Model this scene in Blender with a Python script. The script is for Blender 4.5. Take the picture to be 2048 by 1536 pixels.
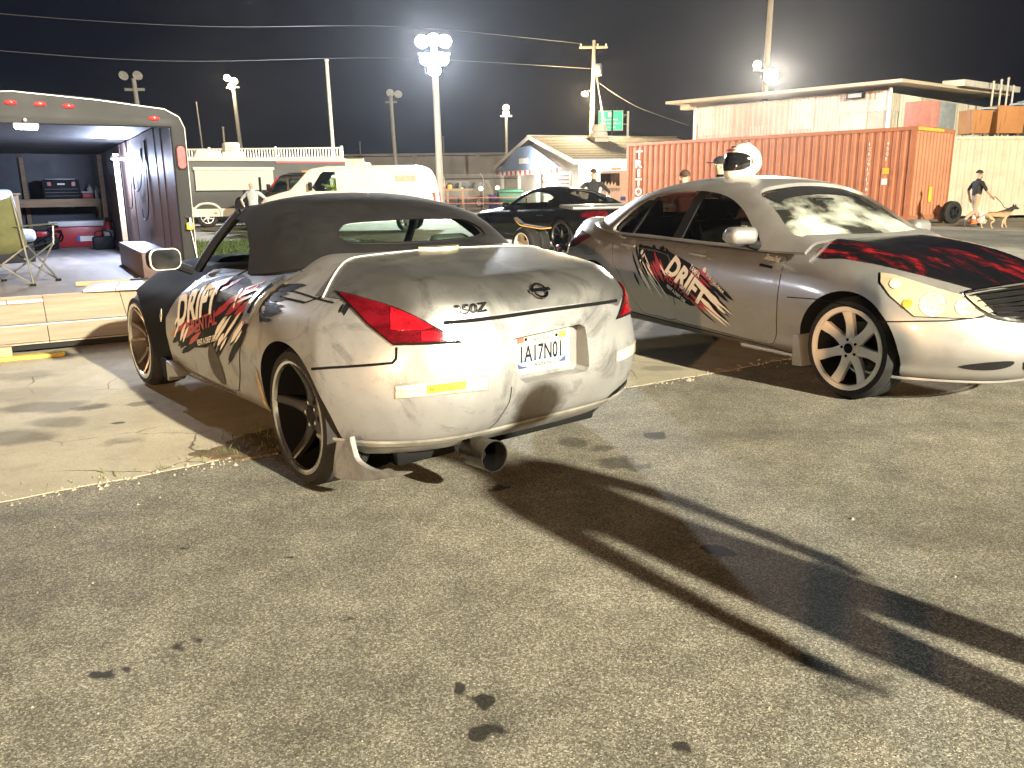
import bpy, bmesh, math, random
from math import sin, cos, pi, radians, sqrt, atan2
from mathutils import Vector, Matrix, geometry
from mathutils.bvhtree import BVHTree
random.seed(7)
for o in list(bpy.data.objects): bpy.data.objects.remove(o)
SC = bpy.context.scene; COL = SC.collection
# ---------------------------------------------------------------- camera
cam = bpy.data.cameras.new('camera'); camo = bpy.data.objects.new('camera', cam); COL.objects.link(camo)
cam.sensor_fit = 'HORIZONTAL'; cam.sensor_width = 36; cam.lens = 28.555; cam.clip_end = 2000
camo.matrix_world = Matrix(((0.99993843, 0.01109665, 0, 0), (-0.00260181, 0.23445335, -0.97212389, 0), (-0.01078732, 0.97206404, 0.23446779, 1.365), (0, 0, 0, 1)))
SC.camera = camo
# ---------------------------------------------------------------- night sky
W = bpy.data.worlds.new('World'); SC.world = W; W.use_nodes = True
wn = W.node_tree.nodes; wl = W.node_tree.links; wn.clear()
def wnode(t, **k):
    n = wn.new(t)
    for a, b in k.items():
        if a in n.inputs.keys(): n.inputs[a].default_value = b
        else: setattr(n, a, b)
    return n
wo = wnode('ShaderNodeOutputWorld'); bg = wnode('ShaderNodeBackground')
sky = wnode('ShaderNodeTexSky', sky_type='NISHITA', sun_disc=False, sun_elevation=radians(-6), sun_rotation=radians(200))
tc = wnode('ShaderNodeTexCoord'); mp = wnode('ShaderNodeMapping'); mp.inputs['Scale'].default_value = (1.6, 1.6, 4.2)
nz = wnode('ShaderNodeTexNoise', Scale=1.7, Detail=6.0, Roughness=0.55)
rp = wnode('ShaderNodeValToRGB'); rp.color_ramp.elements[0].position = 0.46; rp.color_ramp.elements[1].position = 0.78
rp.color_ramp.elements[0].color = (0.0028, 0.0036, 0.0068, 1); rp.color_ramp.elements[1].color = (0.012, 0.012, 0.014, 1)
scl = wnode('ShaderNodeMixRGB', blend_type='MULTIPLY'); scl.inputs[0].default_value = 1; scl.inputs[2].default_value = (0.05, 0.05, 0.05, 1)
ad = wnode('ShaderNodeMixRGB', blend_type='ADD'); ad.inputs[0].default_value = 1
wl.new(tc.outputs['Generated'], mp.inputs[0]); wl.new(mp.outputs[0], nz.inputs[0]); wl.new(nz.outputs['Fac'], rp.inputs[0])
wl.new(sky.outputs[0], scl.inputs[1]); wl.new(scl.outputs[0], ad.inputs[1]); wl.new(rp.outputs[0], ad.inputs[2])
wl.new(ad.outputs[0], bg.inputs[0]); bg.inputs[1].default_value = 1.0; wl.new(bg.outputs[0], wo.inputs[0])
# ---------------------------------------------------------------- exposure
SC.view_settings.view_transform = 'Standard'; SC.view_settings.look = 'None'; SC.view_settings.gamma = 1
SC.view_settings.exposure = 0.9; SC.view_settings.use_curve_mapping = False
cy = SC.cycles; cy.max_bounces = 5; cy.diffuse_bounces = 2; cy.glossy_bounces = 3; cy.transmission_bounces = 2; cy.transparent_max_bounces = 10; cy.volume_bounces = 0; cy.caustics_reflective = False; cy.caustics_refractive = False
cy.use_adaptive_sampling = True; cy.adaptive_threshold = .05; cy.use_denoising = True; cy.sample_clamp_indirect = 4
# lamp strengths (W): every one stands for a lamp of the lot; the two yard lamps stand behind the photographer
P_POLE, P_BLDG, P_YARD_R, P_YARD_L, P_TRL, P_TRL2 = 24000, 28000, 140000, 40000, 110, 150
def lamp(name, loc, power, col, size=.25, parent=None, spot=None, aim=None, blend=.6):
    l = bpy.data.lights.new(name, 'SPOT' if spot else 'POINT'); l.energy = power; l.color = col; l.shadow_soft_size = size
    o = bpy.data.objects.new(name, l); COL.objects.link(o); o.location = loc
    if spot:
        l.spot_size = radians(spot); l.spot_blend = blend
        d = Vector(aim) - Vector(loc); o.rotation_euler = d.to_track_quat('-Z', 'Y').to_euler()
    if parent: o.parent = parent
    return o
# ---------------------------------------------------------------- helpers
def thing(name, label, cat, loc=(0, 0, 0), rz=0, group=None):
    o = bpy.data.objects.new(name, None); COL.objects.link(o); o.empty_display_size = .2
    o.location = loc; o.rotation_euler = (0, 0, rz); return tag(o, label, cat, group)
def tag(o, label, cat, group=None):
    o['label'] = label; o['category'] = cat
    if group: o['group'] = group
    return o
def link(name, me, mat=None, parent=None, smooth=None, loc=None, rot=None):
    o = bpy.data.objects.new(name, me); COL.objects.link(o)
    if mat is not None:
        me.materials.clear()
        for m in (mat if isinstance(mat, (list, tuple)) else [mat]): me.materials.append(m)
    if smooth is not None:
        me.polygons.foreach_set('use_smooth', [True] * len(me.polygons))
        me.set_sharp_from_angle(angle=radians(smooth))
    if parent: o.parent = parent
    if loc is not None: o.location = loc
    if rot is not None: o.rotation_euler = rot
    return o
def structure(o): o['kind'] = 'structure'; return o
class MB:
    """collects simple solids and builds them as one mesh"""
    def __init__(s): s.v = []; s.f = []; s.m = []
    def add(s, v, f, mi=0):
        n = len(s.v); s.v += [tuple(p) for p in v]; s.f += [tuple(i + n for i in q) for q in f]; s.m += [mi] * len(f); return s
    def box(s, x0, x1, y0, y1, z0, z1, mi=0, M=None):
        v = [(x, y, z) for z in (z0, z1) for y in (y0, y1) for x in (x0, x1)]
        if M is not None: v = [tuple(M @ Vector(p)) for p in v]
        return s.add(v, [(0, 2, 3, 1), (4, 5, 7, 6), (0, 1, 5, 4), (2, 6, 7, 3), (0, 4, 6, 2), (1, 3, 7, 5)], mi)
    def tube(s, pts, r, n=8, cap=True, mi=0, closed=False):
        pts = [Vector(p) for p in pts]; rs = r if isinstance(r, (list, tuple)) else [r] * len(pts)
        base = len(s.v); up = None
        for i, p in enumerate(pts):
            a = pts[i - 1] if (i or closed) else p; b = pts[(i + 1) % len(pts)] if (i < len(pts) - 1 or closed) else p
            d = (b - a).normalized()
            if up is None: up = d.orthogonal().normalized()
            else: up = (up - d * up.dot(d)); up = up.normalized() if up.length > 1e-6 else d.orthogonal().normalized()
            w = d.cross(up)
            for k in range(n):
                t = 2 * pi * k / n; s.v.append(tuple(p + (up * cos(t) + w * sin(t)) * rs[i]))
        m = len(pts)
        for i in range(m if closed else m - 1):
            j = (i + 1) % m
            for k in range(n):
                s.f.append((base + i * n + k, base + i * n + (k + 1) % n, base + j * n + (k + 1) % n, base + j * n + k)); s.m.append(mi)
        if cap and not closed:
            s.f.append(tuple(base + k for k in reversed(range(n)))); s.f.append(tuple(base + (m - 1) * n + k for k in range(n))); s.m += [mi, mi]
        return s
    def lathe(s, prof, M=None, n=32, mi=0, closed=False, cap=True):
        """profile of (radius, height) turned round local z"""
        base = len(s.v); M = M or Matrix()
        for r, h in prof:
            for k in range(n):
                t = 2 * pi * k / n; s.v.append(tuple(M @ Vector((r * cos(t), r * sin(t), h))))
        m = len(prof)
        for i in range(m if closed else m - 1):
            j = (i + 1) % m
            for k in range(n): s.f.append((base + i * n + k, base + i * n + (k + 1) % n, base + j * n + (k + 1) % n, base + j * n + k)); s.m.append(mi)
        if not closed and cap:
            if prof[0][0] > 1e-4: s.f.append(tuple(base + k for k in reversed(range(n)))); s.m.append(mi)
            if prof[-1][0] > 1e-4: s.f.append(tuple(base + (m - 1) * n + k for k in range(n))); s.m.append(mi)
        return s
    def prism(s, poly, a, b, M=None, mi=0):
        """polygon of (u,v) extruded from w=a to w=b; M maps (u,v,w)"""
        M = M or Matrix(); n = len(poly); base = len(s.v)
        for w in (a, b):
            for u, v in poly: s.v.append(tuple(M @ Vector((u, v, w))))
        s.f += [tuple(base + i for i in reversed(range(n))), tuple(base + n + i for i in range(n))]
        s.f += [(base + i, base + (i + 1) % n, base + n + (i + 1) % n, base + n + i) for i in range(n)]; s.m += [mi] * (n + 2); return s
    def mesh(s, name='m', weld=True, bevel=0, seg=2):
        me = bpy.data.meshes.new(name); me.from_pydata(s.v, [], s.f)
        me.polygons.foreach_set('material_index', s.m)
        bm = bmesh.new(); bm.from_mesh(me)
        if weld: bmesh.ops.remove_doubles(bm, verts=bm.verts, dist=1e-5)
        bmesh.ops.recalc_face_normals(bm, faces=bm.faces)
        if bevel: bmesh.ops.bevel(bm, geom=[e for e in bm.edges if len(e.link_faces) == 2 and e.calc_face_angle(0) > .5], offset=bevel, segments=seg, profile=.5, affect='EDGES', clamp_overlap=True)
        bm.to_mesh(me); bm.free(); return me
    def build(s, name, mat, parent=None, smooth=None, bevel=0, loc=None, rot=None, seg=2):
        return link(name, s.mesh(name, bevel=bevel, seg=seg), mat, parent, smooth if smooth is not None else (35 if bevel else None), loc, rot)
# matrices that lay a (u,v,w) prism: XZ -> u=x v=z w=y ; YZ -> u=y v=z w=x
XZ = Matrix(((1, 0, 0, 0), (0, 0, 1, 0), (0, 1, 0, 0), (0, 0, 0, 1)))
YZ = Matrix(((0, 0, 1, 0), (1, 0, 0, 0), (0, 1, 0, 0), (0, 0, 0, 1)))
def box(name, mat, parent, x0, x1, y0, y1, z0, z1, bevel=0, loc=None, rot=None): return MB().box(x0, x1, y0, y1, z0, z1).build(name, mat, parent, bevel=bevel, loc=loc, rot=rot)
def frame(o, u, v, w=None):
    u = Vector(u); v = Vector(v); w = Vector(w) if w is not None else u.cross(v)
    return Matrix(((u.x, v.x, w.x, o[0]), (u.y, v.y, w.y, o[1]), (u.z, v.z, w.z, o[2]), (0, 0, 0, 1)))
def copy_tree(o, parent=None):
    c = o.copy(); COL.objects.link(c); c.parent = parent
    for ch in list(o.children): copy_tree(ch, c)
    return c
_tx = {}
def text2d(s, bold=0.0):
    """verts and faces of a line of lettering, height of capitals = 1, starting at 0"""
    k = (s, bold)
    if k not in _tx:
        cu = bpy.data.curves.new('lettering', 'FONT'); cu.body = s; cu.size = 1.0; cu.offset = bold; cu.resolution_u = 3
        ob = bpy.data.objects.new('lettering', cu); COL.objects.link(ob)
        dg = bpy.context.evaluated_depsgraph_get(); me = bpy.data.meshes.new_from_object(ob.evaluated_get(dg))
        v = [(p.co.x, p.co.y) for p in me.vertices]; f = [tuple(q.vertices) for q in me.polygons]
        bpy.data.objects.remove(ob); bpy.data.curves.remove(cu); bpy.data.meshes.remove(me)
        x0 = min(p[0] for p in v); x1 = max(p[0] for p in v)
        v = [((x - x0) / .69, y / .69) for x, y in v]
        _tx[k] = (v, f, (x1 - x0) / .69)
    return _tx[k]
def lettering(name, s, mat, parent, M, height, width=None, bold=0, off=0, shear=0, conform=None, n_off=.004):
    """flat text: M maps local (u right, v up) to space; conform = (bvh, dir) lays it on a surface"""
    v, f, w = text2d(s, bold); kx = (width / w) if width else height
    P = [M @ Vector((x * kx + shear * y * height, y * height, off)) for x, y in v]
    me = bpy.data.meshes.new(name); me.from_pydata([tuple(p) for p in P], [], f)
    if conform:
        bm = bmesh.new(); bm.from_mesh(me); bmesh.ops.triangulate(bm, faces=bm.faces[:])
        for _ in range(4 if height > .05 else 0):
            es = [e for e in bm.edges if e.calc_length() > .035]
            if not es: break
            bmesh.ops.subdivide_edges(bm, edges=es, cuts=1); bmesh.ops.triangulate(bm, faces=bm.faces[:])
        for v in bm.verts: v.co = project(conform[0], v.co, conform[1], n_off)[0]
        bm.to_mesh(me); bm.free()
    return link(name, me, mat, parent)
def project(bvh, p, d, off, eye=None):
    if eye is not None: d = (Vector(p) - eye).normalized()
    h, n, i, t = bvh.ray_cast(Vector(p) - d * 1.5, d)
    if h is None:
        h, n, i, t = bvh.find_nearest(Vector(p))
    if n.dot(d) > 0: n = -n
    return h + n * off, n
def resample(pts, step, closed):
    out = []; n = len(pts)
    for i in range(n if closed else n - 1):
        a = pts[i]; b = pts[(i + 1) % n]; k = max(1, int(math.ceil((b - a).length / step)))
        out += [a + (b - a) * (j / k) for j in range(k)]
    if not closed: out.append(pts[-1])
    return out
def smooth_poly(pts, closed=True, k=6):
    """Catmull-Rom through points"""
    P = [Vector(p) for p in pts]; n = len(P); out = []
    for i in range(n if closed else n - 1):
        p0 = P[i - 1] if (closed or i) else P[0]; p1 = P[i]; p2 = P[(i + 1) % n]; p3 = P[(i + 2) % n] if (closed or i + 2 < n) else P[-1]
        for j in range(k):
            t = j / k; out.append(.5 * ((2 * p1) + (p2 - p0) * t + (2 * p0 - 5 * p1 + 4 * p2 - p3) * t * t + (3 * p1 - p0 - 3 * p2 + p3) * t ** 3))
    if not closed: out.append(P[-1])
    return out
def patch_mesh(bvh, pts, d, off=.004, step=.04, thick=.012, name='patch', eye=None):
    """a panel: 3-D outline pressed on to the surface along d, with a rim that goes down into it"""
    d = Vector(d).normalized(); e1 = d.orthogonal().normalized(); e2 = d.cross(e1)
    P = resample([Vector(p) for p in pts], step, True)
    o = P[0]; q = [Vector(((p - o).dot(e1), (p - o).dot(e2))) for p in P]; dz = [(p - o).dot(d) for p in P]; md = sum(dz) / len(dz)
    n = len(q); xs = [a.x for a in q]; ys = [a.y for a in q]; inner = []
    x = min(xs) + step * .5
    while x < max(xs):
        y = min(ys) + step * .5
        while y < max(ys):
            ins = False; near = False
            for i in range(n):
                a = q[i]; b = q[(i + 1) % n]
                if (a.y > y) != (b.y > y) and x < (b.x - a.x) * (y - a.y) / (b.y - a.y) + a.x: ins = not ins
                if (a.x - x) ** 2 + (a.y - y) ** 2 < (step * .45) ** 2: near = True
            if ins and not near: inner.append(Vector((x, y)))
            y += step
        x += step
    vv, ee, ff, *_ = geometry.delaunay_2d_cdt(q + inner, [(i, (i + 1) % n) for i in range(n)], [], 1, 1e-6)
    V = []; N = []
    for a in vv:
        h, nn = project(bvh, o + e1 * a.x + e2 * a.y + d * md, d, off, eye); V.append(h); N.append(nn)
    F = []
    for f in ff:
        a, b, c = (V[f[0]], V[f[1]], V[f[2]])
        F.append(tuple(f) if (b - a).cross(c - a).dot(d) < 0 else tuple(reversed(f)))
    if thick:
        cnt = {}
        for f in F:
            for i in range(len(f)):
                e = (f[i], f[(i + 1) % len(f)]); cnt[e] = 1
        be = [e for e in cnt if (e[1], e[0]) not in cnt]; mp_ = {}
        for a, b in be:
            for k in (a, b):
                if k not in mp_: mp_[k] = len(V); V.append(V[k] - N[k] * thick); N.append(N[k])
        F += [(b, a, mp_[a], mp_[b]) for a, b in be]
    me = bpy.data.meshes.new(name); me.from_pydata([tuple(v) for v in V], [], F); return me
def patch(name, bvh, pts, d, mat, parent, off=.004, step=.04, thick=.012, smooth=40, eye=None):
    return link(name, patch_mesh(bvh, pts, d, off, step, thick, name, eye), mat, parent, smooth)
def ribbon(name, bvh, pts, d, mat, parent, w=.007, off=.0015, step=.025, raise_=0, eye=None):
    """a narrow strip (seam, trim) laid on the surface"""
    d = Vector(d).normalized(); P = [project(bvh, p, d, off, eye) for p in resample([Vector(p) for p in pts], step, False)]
    V = []; F = []
    for i, (p, n) in enumerate(P):
        t = (P[min(i + 1, len(P) - 1)][0] - P[max(i - 1, 0)][0]).normalized(); s = t.cross(n).normalized() * w / 2
        V += [p - s, p + s]
        if raise_: V += [p - s * .55 + n * raise_, p + s * .55 + n * raise_]
    k = 4 if raise_ else 2
    for i in range(len(P) - 1):
        a = i * k; b = a + k
        if raise_: F += [(a, b, b + 2, a + 2), (a + 2, b + 2, b + 3, a + 3), (a + 3, b + 3, b + 1, a + 1)]
        else: F.append((a, a + 1, b + 1, b))
    me = bpy.data.meshes.new(name); me.from_pydata([tuple(v) for v in V], [], F); return link(name, me, mat, parent)
def boolean(me, cutters, op='DIFFERENCE'):
    """mesh minus meshes (exact); the cut faces keep the cutter's material"""
    a = bpy.data.objects.new('t', me); COL.objects.link(a); tmp = []
    for c in cutters:
        b = bpy.data.objects.new('c', c); COL.objects.link(b); tmp.append(b)
        m = a.modifiers.new('b', 'BOOLEAN'); m.object = b; m.operation = op; m.solver = 'EXACT'; m.material_mode = 'TRANSFER'
    dg = bpy.context.evaluated_depsgraph_get(); r = bpy.data.meshes.new_from_object(a.evaluated_get(dg))
    for b in tmp + [a]: bpy.data.objects.remove(b)
    return r
def bvh_of(me): return BVHTree.FromPolygons([v.co.copy() for v in me.vertices], [tuple(p.vertices) for p in me.polygons])
def interp(kn, x):
    """smooth piecewise interpolation through (x, value) knots"""
    if x <= kn[0][0]: return kn[0][1]
    if x >= kn[-1][0]: return kn[-1][1]
    for i in range(len(kn) - 1):
        if x <= kn[i + 1][0]:
            x0, y0 = kn[i]; x1, y1 = kn[i + 1]; h = x1 - x0; t = (x - x0) / h
            m0 = ((y1 - kn[i - 1][1]) / (x1 - kn[i - 1][0])) if i else (y1 - y0) / h
            m1 = ((kn[i + 2][1] - y0) / (kn[i + 2][0] - x0)) if i + 2 < len(kn) else (y1 - y0) / h
            return (2 * t ** 3 - 3 * t * t + 1) * y0 + (t ** 3 - 2 * t * t + t) * h * m0 + (3 * t * t - 2 * t ** 3) * y1 + (t ** 3 - t * t) * h * m1
def sstep(a, b, x): t = min(1, max(0, (x - a) / (b - a))); return t * t * (3 - 2 * t)
# ---------------------------------------------------------------- materials
class NT:
    def __init__(s, name):
        s.m = bpy.data.materials.new(name); s.m.use_nodes = True; s.t = s.m.node_tree; s.b = s.t.nodes['Principled BSDF']; s.out = s.t.nodes['Material Output']
    def n(s, t, **k):
        n = s.t.nodes.new('ShaderNode' + t)
        for a, b in k.items():
            a = a.replace('_', ' ') if a.replace('_', ' ') in n.inputs.keys() else a
            if a in n.inputs.keys(): n.inputs[a].default_value = b
            else: setattr(n, a, b)
        return n
    def l(s, a, b): s.t.links.new(a, b)
    def coord(s, kind='Object', scale=(1, 1, 1), rot=(0, 0, 0)):
        t = s.n('TexCoord'); m = s.n('Mapping'); m.inputs['Scale'].default_value = scale; m.inputs['Rotation'].default_value = rot; s.l(t.outputs[kind], m.inputs[0]); return m.outputs[0]
    def noise(s, co, scale, detail=4, rough=.55, dist=0):
        n = s.n('TexNoise', Scale=scale, Detail=detail, Roughness=rough, Distortion=dist); s.l(co, n.inputs['Vector']); return n.outputs['Fac']
    def ramp(s, f, stops):
        r = s.n('ValToRGB'); e = r.color_ramp.elements
        while len(e) < len(stops): e.new(.5)
        for i, (p, c) in enumerate(stops): e[i].position = p; e[i].color = (*c, 1) if isinstance(c, tuple) else (c, c, c, 1)
        s.l(f, r.inputs[0]); return r.outputs[0]
    def mix(s, f, a, b, mode='MIX'):
        n = s.n('MixRGB', blend_type=mode)
        for i, v in enumerate((f, a, b)):
            if isinstance(v, (int, float)): n.inputs[i].default_value = v if i == 0 else (v, v, v, 1)
            elif isinstance(v, tuple): n.inputs[i].default_value = (*v, 1)
            else: s.l(v, n.inputs[i])
        return n.outputs[0]
    def math(s, op, a, b=0., c=None, clamp=False):
        n = s.n('Math', operation=op); n.use_clamp = clamp
        for i, v in enumerate((a, b) if c is None else (a, b, c)):
            if isinstance(v, (int, float)): n.inputs[i].default_value = v
            else: s.l(v, n.inputs[i])
        return n.outputs[0]
    def bump(s, f, strength=.3, dist=.01):
        b = s.n('Bump', Strength=strength, Distance=dist); s.l(f, b.inputs['Height']); s.l(b.outputs[0], s.b.inputs['Normal'])
    def set(s, **k):
        for a, v in k.items():
            a = a.replace('_', ' ')
            if isinstance(v, tuple): s.b.inputs[a].default_value = (*v, 1) if len(v) == 3 else v
            elif isinstance(v, (int, float)): s.b.inputs[a].default_value = v
            else: s.l(v, s.b.inputs[a])
        return s
def mat(name, col, rough=.6, metal=0, var=.15, scale=6, bump=0, spec=.5, coat=0, kind='Object', emit=None, es=1, streak=None):
    """plain material with a little uneven colour and wear"""
    t = NT(name); co = t.coord(kind, streak or (1, 1, 1)); f = t.noise(co, scale, 6, .6)
    lo = tuple(c * (1 - var) for c in col); hi = tuple(min(1, c * (1 + var)) for c in col)
    t.set(Base_Color=t.ramp(f, [(.3, lo), (.7, hi)]), Metallic=metal, Specular_IOR_Level=spec, Coat_Weight=coat)
    t.set(Roughness=t.ramp(f, [(.3, max(0, rough - .06)), (.7, min(1, rough + .06))]))
    if bump: t.bump(t.noise(co, scale * 5, 4, .6), bump, .004)
    if emit: t.set(Emission_Color=emit, Emission_Strength=es)
    return t.m
M = {}
M['black'] = mat('black_plastic', (.012, .012, .013), .62, spec=.18)
M['gap'] = mat('seam_black', (.006, .006, .006), .8, spec=.1)
M['well'] = mat('wheel_well', (.010, .010, .010), .95, spec=.05)
M['rubber'] = mat('tyre_rubber', (.020, .019, .018), .75, var=.35, scale=14, bump=.2, spec=.3)
M['chrome'] = mat('chrome', (.62, .61, .58), .16, 1, var=.05)
M['steel'] = mat('worn_steel', (.36, .35, .33), .38, .9, var=.25)
M['galv'] = mat('galvanised', (.42, .42, .41), .5, .6, var=.2)
M['white'] = mat('white_paint', (.72, .70, .66), .45, var=.06)
M['offwhite'] = mat('aged_white', (.62, .58, .50), .6, var=.14, scale=3)
M['grey'] = mat('grey_paint', (.22, .22, .22), .6)
M['red'] = mat('red_plastic', (.42, .028, .03), .4)
M['wood'] = mat('bare_timber', (.40, .27, .15), .75, var=.25, scale=3, streak=(1, 8, 8), bump=.15)
M['concrete_far'] = mat('far_concrete', (.17, .16, .145), .9, var=.2, scale=.6)
M['skin'] = mat('skin', (.46, .27, .19), .55, var=.06)
M['lens_red'] = None
def glass(name, tint=(.9, .95, .93), alpha=.25, rough=.03, ior=1.45):
    """window glass: clear sheet with a mirror-like sheen"""
    t = NT(name); g = t.n('BsdfGlossy', Roughness=rough); g.inputs['Color'].default_value = (1, 1, 1, 1); tr = t.n('BsdfTransparent'); tr.inputs['Color'].default_value = (*tint, 1)
    fr = t.n('LayerWeight'); mx = t.n('MixShader'); f = t.math('MULTIPLY_ADD', t.math('POWER', fr.outputs['Facing'], 5.), .9, .045)
    t.l(f, mx.inputs[0]); t.l(tr.outputs[0], mx.inputs[1]); t.l(g.outputs[0], mx.inputs[2]); t.l(mx.outputs[0], t.out.inputs[0]); return t.m
M['glass'] = glass('clear_glass', (.80, .88, .84))
M['glass_rear'] = glass('milky_rear_glass', (.40, .48, .43)); M['glass_dark'] = glass('tinted_glass', (.24, .22, .19))
def lens(name, col, rough=.12, emit=0):
    t = NT(name); co = t.coord('Object'); v = t.n('TexVoronoi', Scale=160.0); t.l(co, v.inputs['Vector']); g = t.noise(t.coord('Object', (1, 1, 2.5)), 9, 4, .6)
    c = t.mix(.35, t.ramp(g, [(.32, tuple(a * .45 for a in col)), (.68, tuple(min(1, a * 1.7) for a in col))]), t.ramp(v.outputs['Distance'], [(.0, tuple(min(1, a * 1.9) for a in col)), (.6, tuple(a * .55 for a in col))]))
    t.set(Base_Color=c, Roughness=rough, Coat_Weight=1.0, Coat_Roughness=.05, Specular_IOR_Level=.6, Subsurface_Weight=0.0)
    if emit: t.set(Emission_Color=col, Emission_Strength=emit)
    t.bump(v.outputs['Distance'], .12, .003); return t.m
M['lens_red'] = lens('red_lens', (.30, .006, .012)); M['lens_deep'] = lens('deep_red_lens', (.09, .003, .006))
M['lens_clear'] = lens('clear_lens', (.60, .52, .36)); M['lens_head'] = mat('yellowed_lens', (.40, .34, .22), .25, var=.25, scale=5, coat=1.0); M['lens_amber'] = lens('amber_lens', (.70, .30, .05))
def glow(name, col, s):
    t = NT(name); e = t.n('Emission', Strength=s); e.inputs[0].default_value = (*col, 1); t.l(e.outputs[0], t.out.inputs[0]); return t.m
M['glow_cool'] = glow('lit_flood_lens', (.80, .90, 1.0), 130); M['glow_warm'] = glow('lit_sodium_lens', (1.0, .66, .25), 12); M['glow_white'] = glow('lit_white_lens', (1.0, .93, .80), 50)
M['glow_tube'] = glow('lit_tube', (1.0, .95, .85), 14); M['glow_led'] = glow('lit_led', (.72, .80, 1.0), 40)
# ================================================================ ground
def asphalt():
    t = NT('asphalt'); co = t.coord('Object')
    big = t.noise(co, .55, 3, .6); mid = t.noise(co, 4.5, 4, .7); fine = t.noise(co, 95, 2, .75)
    v = t.n('TexVoronoi', Scale=240.0, Randomness=1.0); t.l(co, v.inputs['Vector'])
    v2 = t.n('TexVoronoi', Scale=125.0, Randomness=1.0); t.l(co, v2.inputs['Vector'])
    sp = t.n('SeparateColor'); t.l(v.outputs['Color'], sp.inputs[0]); sp2 = t.n('SeparateColor'); t.l(v2.outputs['Color'], sp2.inputs[0])
    chip = t.ramp(sp.outputs[0], [(.0, (.085, .078, .058)), (.45, (.175, .161, .122)), (.80, (.275, .255, .195)), (.97, (.50, .47, .37))])
    chip = t.mix(t.ramp(sp2.outputs[1], [(.80, 0.), (.92, .75)]), chip, (.38, .35, .275))
    pit = t.ramp(v2.outputs['Distance'], [(.0, .22), (.32, 1.)])
    c = t.mix(t.ramp(fine, [(.42, 0.), (.60, .55)]), chip, (.085, .077, .058))
    c = t.mix(1., c, t.ramp(big, [(.30, .62), (.70, 1.22)]), 'MULTIPLY'); c = t.mix(1., c, t.ramp(mid, [(.28, .66), (.72, 1.18)]), 'MULTIPLY')
    # oil drips and old spots, each where it lies
    wob = t.n('TexNoise', Scale=9.0, Detail=2.0); t.l(co, wob.inputs['Vector'])
    off = t.n('VectorMath', operation='SCALE'); off.inputs['Scale'].default_value = .16; sub = t.n('VectorMath', operation='SUBTRACT'); sub.inputs[1].default_value = (.5, .5, .5)
    t.l(wob.outputs['Color'], sub.inputs[0]); t.l(sub.outputs[0], off.inputs[0]); pos = t.n('VectorMath', operation='ADD'); t.l(co, pos.inputs[0]); t.l(off.outputs[0], pos.inputs[1])
    acc = None
    for x, y, r, a in [(-1.04, 2.24, .035, .9), (-.99, 2.29, .03, .9), (-1.21, 2.13, .032, .9), (-1.14, 2.15, .022, .85), (-.15, 2.02, .034, .9), (-.11, 1.98, .03, .9), (-.08, 1.84, .042, .9), 
                       (-.07, 3.59, .055, .85), (-.86, 2.87, .03, .9), (.52, 3.93, .10, .6), (.62, 3.88, .07, .5), (.80, 4.39, .06, .75), (.79, 2.89, .045, .85), (.34, 4.27, .09, .55), (.48, 4.15, .07, .5), (-1.31, 2.96, .02, .8), (.41, 1.75, .028, .85), (-.55, 2.40, .02, .7),
                       (.95, 2.0, .10, .45), (1.05, 2.15, .07, .5), ]:
        d = t.n('VectorMath', operation='DISTANCE'); t.l(pos.outputs[0], d.inputs[0]); d.inputs[1].default_value = (x, y, 0)
        s = t.math('MULTIPLY', t.math('SUBTRACT', 1., t.math('DIVIDE', d.outputs['Value'], r * 1.12)), 3.2, clamp=True); s = t.math('MULTIPLY', s, a)
        acc = s if acc is None else t.math('MAXIMUM', acc, s)
    c = t.mix(acc, c, (.011, .0095, .008))
    cw = t.n('TexNoise', Scale=1.4, Detail=3.0); t.l(co, cw.inputs['Vector']); cp = t.mix(.5, co, cw.outputs['Color'], 'ADD'); cv = t.n('TexVoronoi', feature='DISTANCE_TO_EDGE', Scale=.42); t.l(cp, cv.inputs['Vector'])
    ck = t.math('MULTIPLY', t.ramp(cv.outputs['Distance'], [(.0, 1.), (.0045, 0.)]), t.ramp(t.noise(co, .5, 2, .5), [(.50, 0.), (.60, .8)])); c = t.mix(ck, c, (.02, .017, .013))
    tm_ = t.noise(t.coord('Object', (.16, 1.6, 1), (0, 0, .62)), 1.6, 2, .6); c = t.mix(t.ramp(tm_, [(.56, 0.), (.70, .30)]), c, (.045, .040, .032))
    t.set(Base_Color=c, Roughness=t.math('SUBTRACT', .86, t.math('MULTIPLY', acc, .12)), Specular_IOR_Level=.35)
    h = t.math('ADD', t.math('MULTIPLY', pit, .6), t.math('MULTIPLY', fine, .6)); t.bump(h, .55, .006); return t.m
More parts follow.
